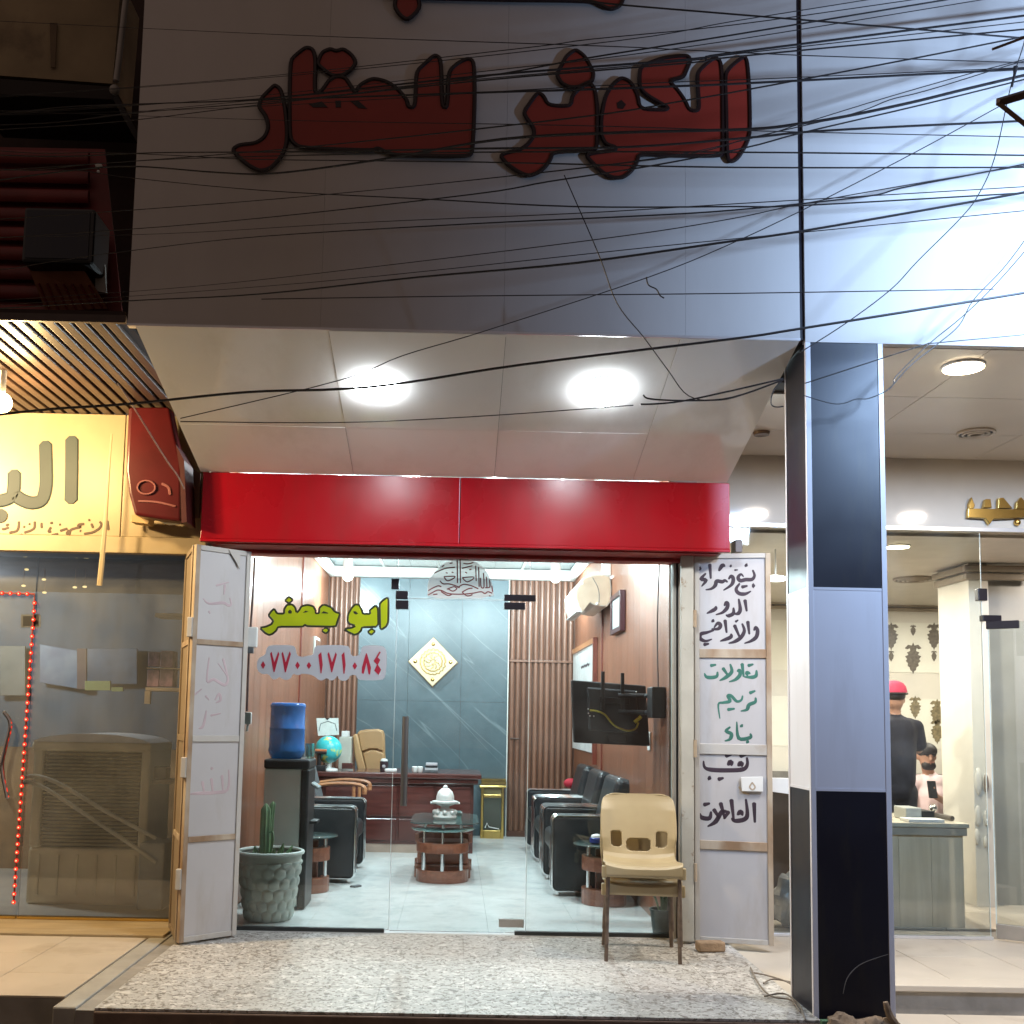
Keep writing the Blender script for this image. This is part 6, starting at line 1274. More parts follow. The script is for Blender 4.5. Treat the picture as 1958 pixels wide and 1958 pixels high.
# damask wallpaper: two bands with printed motifs
M_paper = pm('cream_wallpaper', (0.70,0.68,0.61), rough=0.6, var=0.03)
M_mot = pm('grey_damask_print', (0.15,0.125,0.10), rough=0.6, var=0.25, scale=40); M_mot2 = pm('olive_damask_print', (0.26,0.21,0.12), rough=0.6, var=0.3, scale=30)
wp = thing('wallpaper', 'cream wallpaper bands with dark damask motifs on the far wall of the right shop', 'wallpaper', (4.9,YRW-0.01,1.5))
YW = YRW-0.006
for (ya0, ya1) in ((1190,1285),(1335,1430)):
    a_, c_ = pY(1700,ya0,YW), pY(1700,ya1,YW); MB().box(3.0,6.6,YW,YRW-0.001,c_.z,a_.z).build('band', M_paper, wp)
def motif(cx, cy, s, mat):
    out = [(0,-1.0),(0.12,-0.8),(0.45,-0.85),(0.75,-0.62),(0.5,-0.55),(0.3,-0.62),(0.25,-0.45),(0.55,-0.35),(0.42,-0.2),(0.72,-0.1),(0.52,0.08),(0.66,0.2),(0.45,0.34),(0.5,0.52),(0.3,0.6),(0.25,0.8),(0.1,0.85),(0,1.05)]
    pts = out + [(-x,y) for x,y in reversed(out[1:-1])]
    MB().poly([pY(cx+x*s*0.80, cy+y*s*1.1, YW-0.001) for x,y in pts], (0,-0.0012,0)).build('damask_motif', mat, wp)
for k in range(-1,4):
    motif(1746+82*(k-1)+82, 1258, 27, M_mot); motif(1786+82*(k-1), 1216, 24, M_mot); motif(1746+82*(k-1)+82, 1205, 10, M_mot); motif(1786+82*(k-1), 1254, 10, M_mot)
for k in range(-1,4):
    motif(1750+82*(k-1)+82, 1352, 20, M_mot2); motif(1792+82*(k-1), 1362, 24, M_mot2); motif(1792+82*(k-1), 1398, 22, M_mot2); motif(1836+82*(k-1), 1410, 22, M_mot2)
gb = struct(MB().box(3.0,7.2,YRW-0.06,YRW-0.0015,ZR,pY(1840,1481,YRW).z).build('grey_dado', pm('grey_dado', (0.19,0.18,0.17), rough=0.7, var=0.15, scale=12)))
# glass front and open door
ZG0 = ZR
gfr = thing('glazed_screen', 'fixed glass pane of the right shop in front of the wooden counter', 'glass screen', (2.9,YRB,ZG0)); xgd = pZ(1905,1800,ZG0).x
MB().box(1.56,xgd-0.01,YRB+0.02,YRB+0.028,ZG0+0.02,zb1-0.005).build('pane', M_glass, gfr); MB().box(1.56,xgd,YRB,YRB+0.05,ZG0+0.0005,ZG0+0.02).build('floor_rail', M_alu, gfr, bevel=0.003)
MB().box(xgd-0.0095,xgd-0.006,YRB+0.0195,YRB+0.0285,ZG0+0.02,zb1-0.005).build('glass_edge', M_gedge, gfr)
p_ = pY(1878,1137,YRB+0.01); MB().box(p_.x-0.03,p_.x+0.03,YRB,YRB+0.05,p_.z-0.04,p_.z+0.04).build('patch_fitting', M_steelblk, gfr, bevel=0.004)
dr = thing('open_glass_door', 'open glass door of the right shop swung out over the cream tiles', 'door', (xgd,YRB,ZG0))
ux = Vector((0.80,-0.60,0)).normalized(); o0 = Vector((xgd+0.02,YRB,0)); Md = Matrix((ux,Vector((0,0,1)).cross(ux),Vector((0,0,1)))).transposed()
zdr = pY(1900,1190,YRB).z
MB().obox(o0+ux*0.45+Vector((0,0,(ZG0+0.03+zdr)/2)), (0.9,0.009,zdr-ZG0-0.03), Md).build('pane', M_glass, dr)
MB().obox(o0+ux*0.085+Vector((0,0,zdr-0.02)), (0.19,0.03,0.05), Md).build('patch_fitting', M_steelblk, dr, bevel=0.003); MB().obox(o0+ux*0.085+Vector((0,0,ZG0+0.06)), (0.17,0.03,0.09), Md).build('patch_fitting', pm('steel_patch', (0.45,0.43,0.40)), dr, bevel=0.003)
MB().box(xgd-0.02,xgd+0.10,YRB-0.02,YRB+0.03,zdr+0.006,zdr+0.045).build('pivot_fitting', M_steelblk, dr, bevel=0.003)
MB().obox(o0+Vector((0,0,(ZG0+0.03+zdr)/2)), (0.006,0.010,zdr-ZG0-0.03), Md).build('glass_edge', M_gedge, dr)
# partition with decorative bubbles
ypt = 7.75; xpa = pY(1862,1500,ypt).x
par = thing('partition_column', 'white partition column with oval openings and a taupe cornice', 'column', (xpa+0.1,ypt,ZR))
xq = pY(1898,1400,ypt).x
MB().box(xpa,xq,ypt,ypt+0.5,ZR,ZRC-0.001).build('shaft', pm('white_column', (0.64,0.61,0.54), rough=0.5, var=0.03), par, bevel=0.004)
for k in range(2): MB().box(xpa-0.05+0.015*k,xq+0.4,ypt-0.05+0.015*k,ypt-0.001,ZRC-0.07-0.06*k,ZRC-0.02-0.06*k).build('cornice', M_cor2, par, bevel=0.008); MB().box(xpa-0.05+0.015*k,xpa-0.001,ypt,ypt+0.5,ZRC-0.07-0.06*k,ZRC-0.02-0.06*k).build('cornice', M_cor2, par, bevel=0.008)
for (x, y, w, h) in [(1871,1494,6,26),(1870,1560,5,20),(1868,1600,4,15),(1886,1498,6,20),(1886,1565,4,15),(1884,1610,3,11)]:
    c = pY(x,y,ypt-0.005); k = ypt/F
    MB().sphere(c, 1.0, 10, (w*k*1.2, 0.018, h*k)).build('oval_relief', MATS['white_column'], par, smoothed=True)
    c = pY(1886,1498,ypt-0.02)
MB().sphere(c+Vector((0,0.003,0)), 1.0, 10, (5*k, 0.012, 18*k)).build('oval_opening', pm('brown_hollow', (0.20,0.16,0.13), rough=0.6), par, smoothed=True)
struct(MB().box(xq+0.002,7.2,ypt+0.1,ypt+0.2,ZST,ZRC-0.001).build('right_shop_inner_wall', pm('grey_inner_wall', (0.34,0.33,0.30), rough=0.35, var=0.05)))
# counter
ycn = 6.95; xc0, xc1 = 2.55, pY(1844,1700,ycn).x
M_pale = wood('pale_oak', (0.56,0.45,0.31), (0.72,0.60,0.44), rough=0.4, scale=1.2)
zct = pY(1770,1573,ycn).z
cn = thing('counter', 'pale wooden shop counter with vertical grain behind the right glass', 'counter', (3.2,ycn,ZR))
for k in range(4): a_ = xc0+(xc1-xc0)/4*k; MB().box(a_+0.001,a_+(xc1-xc0)/4-0.001,ycn,ycn+0.03,ZR,zct-0.085).build('front_board', M_pale, cn)
MB().box(xc0,xc1,ycn+0.031,ycn+0.7,ZR,zct-0.085).build('carcass', M_pale, cn); MB().box(xc0,xc1+0.02,ycn-0.02,ycn+0.72,zct-0.083,zct-0.03).build('upper_band', pm('taupe_band', (0.46,0.40,0.32), rough=0.4), cn, bevel=0.004); MB().box(xc0,xc1+0.03,ycn-0.03,ycn+0.74,zct-0.029,zct).build('top', pm('cream_worktop', (0.60,0.54,0.42), rough=0.3), cn, bevel=0.004)
pr_ = thing('card_printer', 'small white machine with dark end standing on the right shop counter', 'machine', pZ(1742,1565,zct)); a_ = pY(1726,1545,ycn+0.2); MB().box(a_.x,a_.x+0.11,ycn+0.15,ycn+0.35,zct+0.001,zct+0.085).build('body', pm('grey_machine', (0.45,0.46,0.43), rough=0.4), pr_, bevel=0.008); MB().box(a_.x+0.112,a_.x+0.20,ycn+0.15,ycn+0.33,zct+0.001,zct+0.065).build('end_block', M_black, pr_, bevel=0.006)
wb_ = thing('white_tray', 'white board lying on the counter below the small machine', 'tray', (a_.x,ycn,zct)); MB().box(a_.x-0.05,a_.x+0.19,ycn-0.01,ycn+0.14,zct+0.001,zct+0.022).build('slab', M_white, wb_, bevel=0.003)
tl = thing('tool_bar', 'long dark ruler bar with a shiny knob lying along the counter', 'tool', (a_.x+0.5,ycn+0.4,zct)); p0 = Vector((a_.x+0.22,ycn+0.45,zct+0.035)); p1 = Vector((xc1-0.01,ycn+0.12,zct+0.02)); 
MB().tube([p0,p1], 0.018, 8).build('bar', pm('dark_bar', (0.10,0.08,0.06), rough=0.4), tl); MB().sphere(p0.lerp(p1,0.45)+Vector((0,0,0.045)), 0.028, 10).build('knob', M_chrome, tl, smoothed=True)
# lamps inside
rlamp(3.0, 8.6, ZRC, 0.09, 60, 'warm ceiling lamp inside the right shop above the counter'); rlamp(4.9, 9.3, ZRC, 0.09, 60, 'warm ceiling lamp inside the right shop near the wallpaper'); cw = pY(1716,1040,7.05); rlamp(cw.x, 7.05, ZRC, 0.08, 50, 'warm ceiling lamp inside the right shop behind the bulkhead'); rlamp(2.2, 8.2, ZRC, 0.09, 45, 'warm ceiling lamp inside the right shop behind the pillar'); rlamp(4.8, 7.3, ZRC, 0.07, 22, 'small warm ceiling lamp in front of the grey inner wall')
tt = pY(1483,1106,7.3); tub = thing('tube_lamp', 'short glowing white lamp between the shutter and the pillar', 'lamp', tt); MB().sphere(tt, 1.0, 12, (0.085,0.04,0.024)).build('tube', emat('white_tube', (1.0,0.96,0.9), 8), tub, smoothed=True); MB().cyl(tt+Vector((0,0,0.02)), Vector((tt.x,tt.y,ZRC-0.0005)), 0.006, n=8).build('hanger', M_white, tub)
v = pZ(1748,1106,ZRC); vt = thing('ceiling_diffuser', 'round swirled air diffuser in the right shop ceiling', 'vent', (v.x,v.y,ZRC))
for k in range(4): r = 0.16-0.035*k; MB().tube([(v.x+r*math.cos(a),v.y+r*math.sin(a),ZRC-0.008-0.004*k) for a in [2*math.pi*i/28 for i in range(28)]], 0.012, 6, closed=True).build('ring', M_cor2, vt, smoothed=True)
MB().lathe([(0.15,-0.001),(0.15,-0.004)], (v.x,v.y,ZRC), 24).build('plate', M_greyf, vt)
# things in the gap between shutter and pillar
cb_ = thing('brown_cabinet', 'dark brown cabinet seen between the shutter and the pillar', 'cabinet', pZ(1495,1790,ZR)); a_, c_ = pY(1470,1505,7.1), pY(1545,1700,7.1); MB().box(a_.x,c_.x,7.1,7.5,ZR+0.001,a_.z).build('carcass', pm('brown_cabinet', (0.16,0.085,0.045), rough=0.5), cb_, bevel=0.006); MB().box(a_.x+0.02,c_.x-0.02,7.085,7.099,ZR+0.1,a_.z-0.03).build('door', MATS['brown_cabinet'], cb_, bevel=0.004)
def lump(c, r, sc, mat, name, parent, amp=0.22, n=14, seed=1):
    rnd = random.Random(seed); mb = MB().sphere((0,0,0), 1.0, n); ph = [rnd.uniform(0,6) for _ in range(9)]
    for i, p in enumerate(mb.v):
        w = 1+amp*(math.sin(5*p.x+ph[0])*math.sin(4*p.y+ph[1])+0.6*math.sin(9*p.z+ph[2]+3*p.x)+0.4*math.sin(13*p.y+ph[3]+6*p.z)); p = p*w*r; mb.v[i] = Vector((c[0]+p.x*sc[0], c[1]+p.y*sc[1], max(c[2]+p.z*sc[2], c[2]-r*sc[2]*0.98)))
    return mb.build(name, mat, parent, smoothed=True)
bg_ = thing('plastic_sack', 'crumpled grey plastic sack standing between the shutter and the pillar', 'sack', pZ(1498,1790,ZR)); c = pY(1502,1735,6.85); hs = (pY(1500,1670,6.85).z-ZR)/2
lump((c.x+0.05,6.87,ZR+hs*1.0), hs, (0.75,0.6,1.0), pm('grey_sack', (0.30,0.27,0.24), rough=0.3, var=0.3, scale=7, bump=0.6, bscale=14), 'bag', bg_, 0.2, 16, 4)
# bricks under the shutter, stones by the pillar, loose cables
for k, (x0, x1, y0, y1, lab) in enumerate([(1335,1388,1800,1822,'loose pale brick wedged under the painted shutter')]):
    c = pZ((x0+x1)/2, y1, 0); tag(MB().obox((c.x,c.y+0.04,0.028), (0.15,0.075,0.052), Matrix.Rotation(0.12,3,'Z')).build('brick', pm('pale_brick', (0.42,0.30,0.20), rough=0.9, var=0.2, bump=0.5, scale=15), bevel=0.008), lab, 'brick')
for k, (x, y, s) in enumerate([(1610,1952,0.06),(1640,1957,0.05),(1668,1956,0.055),(1697,1957,0.05)]):
    c = pY(x, y, 4.44); t = thing('rubble_stone', 'dusty brown rubble stone at the foot of the black pillar', 'stone', (c.x,4.44,c.z-0.2), group='rubble stones by the pillar')
    lump((c.x,4.44,c.z-0.02), s, (1.2,0.8,0.8), pm('dusty_stone', (0.24,0.18,0.13), rough=0.95, var=0.25, scale=9, bump=0.4), 'stone', t, 0.15, 10, 20+k)
    MB().box(c.x-s*0.9,c.x+s*0.9,4.41,4.50,ZST,c.z-0.055).build('base_block', MATS['dusty_stone'], t, bevel=0.01)
gn = pY(1578,1955,4.46); tag(MB().box(gn.x-0.02,gn.x+0.015,4.44,4.47,ZST,gn.z+0.012).build('green_peg', pm('green_plastic', (0.07,0.16,0.09), rough=0.6), bevel=0.003), 'small green peg at the foot of the pillar', 'peg')
st_ = thing('stick', 'knobbly pale stick leaning on the stones at the pillar foot', 'stick', pY(1700,1950,4.42)); MB().tube(smooth([pY(x,y,4.42) for x,y in [(1693,1916),(1697,1930),(1703,1945),(1714,1958)]]), [0.010,0.012,0.012,0.014,0.015,0.014,0.015,0.016,0.016,0.016,0.015,0.014,0.012], 8).build('shaft', MATS['dusty_stone'], st_, smoothed=True)
for k, pts in enumerate([[(1440,1860,0.012),(1470,1866,0.012),(1510,1880,0.02),(1535,1905,0.03)],[(1435,1850,0.012),(1450,1880,0.012),(1475,1905,0.012),(1512,1912,0.012),(1530,1935,0.012)],[(1460,1880,0.012),(1480,1872,0.012),(1520,1880,0.012)],[(1462,1905,0.012),(1500,1900,0.012),(1528,1922,0.012),(1540,1950,0.0)]]):
    tag(MB().tube(smooth([pZ(x,y,z) for x,y,z in pts]), 0.0042, 6).build('loose_cable', pm('dusty_cable', (0.22,0.19,0.16), rough=0.7), smoothed=True), 'dusty loose cable lying on the terrazzo at the pillar foot', 'cable', 'loose cables on the step')
# ---------------------------------------------------------------- people (one skin each, remeshed from tapered limbs)
def person(name, label, limbs, mats, loc, voxel=0.011):
    t = thing(name, label, 'person', loc)
    mb = MB()
    for (kind, a, b_, r0, r1) in limbs:
        a, b_ = Vector(a), Vector(b_); N = 6; d = (b_-a); L = max(d.length, 1e-6)
        P, RR = [], []
        for i in range(5): q = math.sin(i/4*math.pi/2); P.append(a-d/L*r0*(1-q)*1.0); RR.append(max(0.002, r0*math.sqrt(max(0,1-(1-q)**2))))
        for i in range(1,N): P.append(a.lerp(b_,i/N)); RR.append(r0+(r1-r0)*i/N)
        for i in range(5): q = math.sin((4-i)/4*math.pi/2); P.append(b_+d/L*r1*(1-q)); RR.append(max(0.002, r1*math.sqrt(max(0,1-(1-q)**2))))
        mb.tube(P, RR, 12)
    o = mb.build('body', mats[0], t)
    rm = o.modifiers.new('r', 'REMESH'); rm.mode = 'VOXEL'; rm.voxel_size = voxel
    sm_ = o.modifiers.new('s', 'SMOOTH'); sm_.iterations = 5; sm_.factor = 0.5
    dg = bpy.context.evaluated_depsgraph_get(); me = bpy.data.meshes.new_from_object(o.evaluated_get(dg)); o.modifiers.clear(); o.data = me
    me.materials.clear()
    for m in mats: me.materials.append(m)
    wi = WORLD[t.name]; L2 = [(k, wi @ Vector(a), wi @ Vector(b_), r0, r1) for (k,a,b_,r0,r1) in limbs]
    for p in me.polygons:
        c = p.center; best = (9, 0)
        for (k,a,b_,r0,r1) in L2:
            d = b_-a; tt_ = 0 if d.length < 1e-6 else max(0, min(1, (c-a).dot(d)/d.length_squared)); dd = (c-a-d*tt_).length-(r0+(r1-r0)*tt_)
            if dd < best[0]: best = (dd, k)
        p.material_index = best[1]; p.use_smooth = True
    return t, o
M_skin = pm('tan_skin', (0.36,0.19,0.125), rough=0.5, var=0.06); M_navy = pm('navy_cotton', (0.014,0.015,0.025), rough=0.9, var=0.2, scale=12, bump=0.2); M_pinkt = pm('pale_pink_cotton', (0.80,0.62,0.64), rough=0.9, var=0.08, scale=9, bump=0.2); M_hair = pm('dark_hair', (0.014,0.010,0.009), rough=0.6, bump=0.3); M_trs = pm('dark_trousers', (0.02,0.02,0.025), rough=0.9); M_cap = pm('red_pink_cap', (0.55,0.04,0.09), rough=0.8, var=0.15)
yp = 7.92; c0 = pY(1707,1308,yp); zb0 = ZR; hgt = c0.z-zb0; X = c0.x
def zz(f): return zb0+hgt*f
limbs = [(0,(X-.03,yp,zz(.56)),(X-.03,yp,zz(.78)),.125,.140),(0,(X+.03,yp,zz(.56)),(X+.03,yp,zz(.78)),.125,.140),(0,(X-.115,yp,zz(.80)),(X+.115,yp,zz(.80)),.075,.075),(0,(X,yp,zz(.52)),(X,yp,zz(.62)),.13,.13),(0,(X-.02,yp,zz(.82)),(X+.02,yp,zz(.82)),.075,.075),
         (1,(X,yp-.005,zz(.84)),(X,yp-.01,zz(.89)),.052,.050),(1,(X,yp-.015,zz(.915)),(X,yp-.015,zz(.95)),.070,.078),(1,(X-.08,yp-.01,zz(.915)),(X-.078,yp-.01,zz(.93)),.012,.014),(1,(X+.078,yp-.01,zz(.915)),(X+.08,yp-.01,zz(.93)),.012,.014),
         (0,(X+.165,yp,zz(.80)),(X+.205,yp+.02,zz(.72)),.066,.056),(0,(X-.165,yp,zz(.80)),(X-.215,yp+.01,zz(.70)),.066,.056),(1,(X+.205,yp+.02,zz(.725)),(X+.205,yp+.05,zz(.70)),.046,.042),(1,(X-.215,yp+.01,zz(.70)),(X-.235,yp+.06,zz(.60)),.046,.038),(1,(X+.205,yp+.05,zz(.70)),(X+.08,yp+.26,zz(.72)),.040,.026),(1,(X-.235,yp+.06,zz(.60)),(X-.16,yp+.25,zz(.57)),.036,.026),
         (2,(X-.085,yp,zz(.50)),(X-.09,yp,zz(.28)),.088,.060),(2,(X+.085,yp,zz(.50)),(X+.09,yp,zz(.28)),.088,.060),(2,(X-.09,yp,zz(.28)),(X-.095,yp+.01,zz(.05)),.060,.042),(2,(X+.09,yp,zz(.28)),(X+.095,yp+.01,zz(.05)),.060,.042),(3,(X-.095,yp+.02,zz(.025)),(X-.10,yp+.17,zz(.02)),.042,.036),(3,(X+.095,yp+.02,zz(.025)),(X+.10,yp+.17,zz(.02)),.042,.036)]
for s in (-1,1):
    hx_, hy_, hz_ = (X+.08, yp+.26, zz(.72)) if s == 1 else (X-.16, yp+.25, zz(.57))
    limbs.append((1,(hx_,hy_,hz_),(hx_-s*.02,hy_+.07,hz_-.01),.026,.03))
    for k in range(4): limbs.append((1,(hx_-s*.02+(k-1.5)*.019,hy_+.08,hz_-.012),(hx_-s*.025+(k-1.5)*.021,hy_+.13+.01*(k in (1,2)),hz_-.035),.0105,.009))
    limbs.append((1,(hx_-s*.04,hy_+.03,hz_),(hx_-s*.07,hy_+.075,hz_-.01),.011,.009))
t1, o1 = person('person', 'man in a dark navy t-shirt and red cap standing with his back turned', limbs, [M_navy,M_skin,M_trs,M_black], (X,yp,zb0))
MB().sphere((X,yp-.015,zz(.945)), 0.086, 14, (0.98,1.06,0.62)).build('hair', M_hair, t1, smoothed=True)
cpb = MB()
cpb.lathe([(0.098,0.0),(0.100,0.02),(0.092,0.06),(0.07,0.088),(0.035,0.104),(0.004,0.108)], (X,yp-.012,zz(.952)), 24).build('cap_crown', M_cap, t1, smoothed=True)
MB().poly([Vector((X+0.085*math.cos(a),yp+.06+0.13*max(0,math.sin(a)),zz(.957))) for a in [math.pi*k/12 for k in range(13)]], (0,0,0.006)).build('cap_peak', M_cap, t1)
MB().tube([(X+0.099*math.cos(a),yp-.012+0.099*math.sin(a),zz(.955)) for a in [2*math.pi*k/24 for k in range(24)]], 0.008, 6, closed=True).build('cap_band', M_hair, t1, smoothed=True)
# seated man facing the street, phone in hand
ys2 = 9.15; h = pY(1773,1447,ys2); X = h.x; zh = h.z
zs_ = zh-0.645
stl = thing('stool', 'dark stool under the seated man in the right shop', 'stool', (X,ys2+.05,ZR)); MB().cyl((X,ys2+.08,zs_-0.16),(X,ys2+.08,zs_-0.12),0.19,n=24).build('seat', M_black, stl, bevel=0.01)
for sx in (-1,1):
    for sy in (-1,1): MB().cyl((X+sx*.13,ys2+.08+sy*.13,ZR),(X+sx*.11,ys2+.08+sy*.11,zs_-.161),0.014,n=8).build('leg', M_chrome, stl)
sX = X+0.045
ph_ = pY(1780,1512,ys2-0.28)
L = [(0,(sX,ys2+.06,zs_+.02),(sX,ys2+.04,zs_+.30),.125,.14),(0,(sX-.12,ys2+.05,zs_+.42),(sX+.12,ys2+.05,zs_+.42),.068,.068),(0,(sX,ys2+.05,zs_+.30),(sX,ys2+.05,zs_+.40),.14,.12),(0,(sX-.05,ys2+.05,zs_+.0),(sX+.05,ys2+.05,zs_+.0),.12,.12),(0,(sX,ys2+.04,zs_+.46),(sX-.01,ys2+.03,zs_+.48),.06,.055),
     (1,(sX-.01,ys2+.035,zs_+.47),(X,ys2+.01,zs_+.55),.052,.050),(1,(X,ys2+.0,zh-.05),(X,ys2+.01,zh+.045),.062,.078),(4,(X-.03,ys2-.03,zh-.078),(X+.03,ys2-.03,zh-.078),.036,.036),(1,(X-.002,ys2-.075,zh-.025),(X,ys2-.07,zh+.01),.016,.010),(1,(X-.08,ys2+.02,zh-.02),(X-.078,ys2+.02,zh+.015),.013,.015),(1,(X+.08,ys2+.02,zh-.02),(X+.078,ys2+.02,zh+.015),.013,.015),
     (0,(sX+.17,ys2+.05,zs_+.41),(sX+.235,ys2+.0,zs_+.26),.066,.058),(0,(sX-.17,ys2+.05,zs_+.41),(sX-.225,ys2+.0,zs_+.26),.066,.058),(1,(sX+.235,ys2+.0,zs_+.26),(sX+.25,ys2-.03,zs_+.17),.046,.042),(1,(sX+.25,ys2-.03,zs_+.17),(ph_.x+.05,ys2-.26,ph_.z-.05),.042,.027),(1,(sX-.225,ys2+.0,zs_+.26),(sX-.24,ys2-.03,zs_+.15),.046,.042),(1,(sX-.24,ys2-.03,zs_+.15),(sX-.12,ys2-.24,zs_+.06),.042,.026),
     (2,(sX-.09,ys2+.05,zs_-.03),(sX-.12,ys2-.36,zs_-.03),.09,.064),(2,(sX+.09,ys2+.05,zs_-.03),(sX+.12,ys2-.36,zs_-.03),.09,.064),(2,(sX-.12,ys2-.37,zs_-.04),(sX-.12,ys2-.34,ZR+.10),.06,.042),(2,(sX+.12,ys2-.37,zs_-.04),(sX+.12,ys2-.34,ZR+.10),.06,.042),(3,(sX-.12,ys2-.34,ZR+.042),(sX-.13,ys2-.48,ZR+.036),.04,.034),(3,(sX+.12,ys2-.34,ZR+.042),(sX+.13,ys2-.48,ZR+.036),.04,.034)]
hx_, hy_, hz_ = ph_.x+.05, ys2-.26, ph_.z-.05
L.append((1,(hx_,hy_,hz_),(ph_.x+.022,ys2-.285,ph_.z-.012),.028,.03))
for k in range(4): L.append((1,(ph_.x+.03,ys2-.27,ph_.z-.022+.018*k),(ph_.x-.03,ys2-.295,ph_.z-.03+.018*k),.0105,.009))
L.append((1,(ph_.x+.035,ys2-.285,ph_.z+.0),(ph_.x+.012,ys2-.315,ph_.z+.035),.012,.009))
hx_, hy_, hz_ = sX-.12, ys2-.24, zs_+.06
L.append((1,(hx_,hy_,hz_),(hx_+.03,hy_-.07,hz_-.015),.027,.03))
for k in range(4): L.append((1,(hx_+.02+.019*k-.028,hy_-.08,hz_-.02),(hx_+.03+.019*k-.028,hy_-.135,hz_-.045),.0105,.009))
L.append((1,(hx_+.04,hy_-.03,hz_-.01),(hx_+.075,hy_-.07,hz_-.02),.012,.009))
t2, o2 = person('person', 'seated bearded man in a pale pink t-shirt looking down at a phone', L, [M_pinkt,M_skin,M_trs,M_black,M_hair], (X,ys2,ZR))
MB().sphere((X,ys2+.016,zh+.052), 0.093, 14, (0.98,1.0,0.80)).build('hair', M_hair, t2, smoothed=True)
for s in (-1,1):
    MB().sphere((X+s*.030,ys2-.070,zh+.012), 0.010, 8, (1.3,0.6,0.7)).build('eye', M_hair, t2); MB().box(X+s*.030-.018,X+s*.030+.018,ys2-.078,ys2-.066,zh+.028,zh+.035).build('eyebrow', M_hair, t2, bevel=0.002)
MB().box(X-.02,X+.02,ys2-.086,ys2-.078,zh-.050,zh-.044).build('mouth', pm('lip', (0.30,0.12,0.10), rough=0.5), t2, bevel=0.002)
tag(MB().obox((ph_.x,ys2-.305,ph_.z+.012), (0.075,0.011,0.15), Matrix.Rotation(R(-14),3,'X')).build('phone', M_black, bevel=0.004), 'dark mobile phone held by the seated man', 'phone')
# ================================================================ overhead cables
TH, MD, TN = 0.0052, 0.0036, 0.0022
wires = [
 (MD,[(1000,-8),(1195,10),(1400,27),(1958,73),(2060,82)]), (MD,[(280,214),(600,187),(920,147),(1123,111),(1400,67),(1806,0),(1900,-16)]), (TN,[(1000,92),(1130,75),(1400,48),(1742,0),(1850,-16)]),
 (TN,[(1000,128),(1123,115),(1400,77),(1875,0),(1990,-20)]), (TN,[(1180,78),(1400,41),(1656,0),(1780,-20)]), (TH,[(-40,220),(276,199),(500,189),(920,145),(1320,113),(1400,101),(1958,30),(2060,17)]),
 (TN,[(300,210),(920,151),(1320,116),(1400,104),(1958,42),(2060,30)]), (MD,[(500,200),(920,154),(1320,120),(1400,109),(1958,56),(2060,46)]), (TN,[(1150,88),(1300,95),(1537,106),(1958,120),(2060,124)]),
 (TH,[(150,203),(420,194),(920,177),(1091,172),(1288,165),(1431,159),(1958,132),(2060,127)]), (TN,[(1000,172),(1288,157),(1431,152),(1958,129),(2060,124)]), (MD,[(1100,225),(1310,192),(1431,171),(1735,114),(1958,70),(2060,50)]),
 (TH*1.25,[(-40,350),(120,328),(250,318),(420,330),(530,331),(727,305),(960,266),(1200,253),(1434,247),(1533,236),(1619,222),(1742,196),(1844,171),(1958,144),(2060,120)]), (TH,[(300,292),(600,290),(920,284),(1200,281),(1434,263),(1533,253),(1700,243),(1958,231),(2060,224)]),
 (MD,[(900,372),(1050,347),(1240,318),(1427,282),(1533,254),(1760,201),(1958,152),(2060,126)]), (TN,[(1200,310),(1431,266),(1537,235),(1690,188),(1850,142),(1958,114),(2060,88)]), (TN,[(1250,305),(1441,262),(1625,219),(1701,191),(1746,180),(1803,164),(1912,130),(1958,117),(2060,92)]),
 (MD,[(200,312),(420,301),(920,291),(1400,291),(1958,297),(2060,299)]), (MD,[(200,292),(350,298),(500,305),(920,310),(1400,320),(1958,320),(2060,319)]), (TN,[(1100,240),(1475,251),(1958,262),(2060,264)]),
 (MD,[(150,326),(250,340),(500,364),(800,380),(1100,395),(1400,395),(1533,393),(1958,369),(2060,363)]), (MD,[(100,500),(260,478),(500,452),(900,428),(1200,414),(1400,402),(1653,376),(1725,359),(1878,330),(1958,314),(2060,292)]),
 (TN,[(700,425),(1100,408),(1400,390),(1958,357),(2060,350)]), (TN,[(800,500),(1200,450),(1400,418),(1533,390),(1740,353),(1958,317),(2060,300)]), (TH,[(-40,592),(250,575),(500,562),(800,530),(1100,503),(1400,461),(1533,442),(1800,396),(1958,368),(2060,350)]),
 (TN,[(1250,472),(1537,444),(1958,403),(2060,394)]), (TN,[(345,800),(650,727),(770,680),(930,632),(1240,530),(1400,465),(1558,390),(1752,290),(1935,190),(2060,120)]), (TN,[(500,572),(900,566),(1400,561),(1824,554),(1900,553)]),
 (TH,[(-40,797),(100,782),(250,772),(470,750),(650,744),(780,731),(1000,697),(1400,648),(1533,628),(1958,560),(2060,543)]),
 (TN,[(1965,40),(1958,82),(1933,164),(1902,301),(1871,372),(1837,417),(1755,499),(1704,553),(1619,617),(1533,672)]), (TN,[(1975,430),(1958,461),(1916,516),(1861,574),(1834,622),(1790,660),(1740,700),(1700,745)]),
 (TN,[(1975,455),(1958,482),(1895,553),(1837,608),(1776,658),(1715,718),(1708,735),(1690,750),(1660,762),(1637,763),(1614,771),(1588,771),(1536,756)]), (TN,[(2060,628),(1958,640),(1787,656),(1759,662),(1539,733)]),
 (TN,[(1079,335),(1145,487),(1180,580),(1231,645),(1276,706),(1317,757),(1378,765),(1440,748),(1498,725)]), (MD,[(1225,773),(1260,772),(1310,766),(1399,747),(1498,724)]), (MD,[(1230,755),(1245,763),(1320,766),(1400,760),(1498,726)]), (TN,[(345,806),(640,808),(900,797),(1211,775)]),
]
wmap = {TH:'thick', MD:'medium', TN:'thin'}
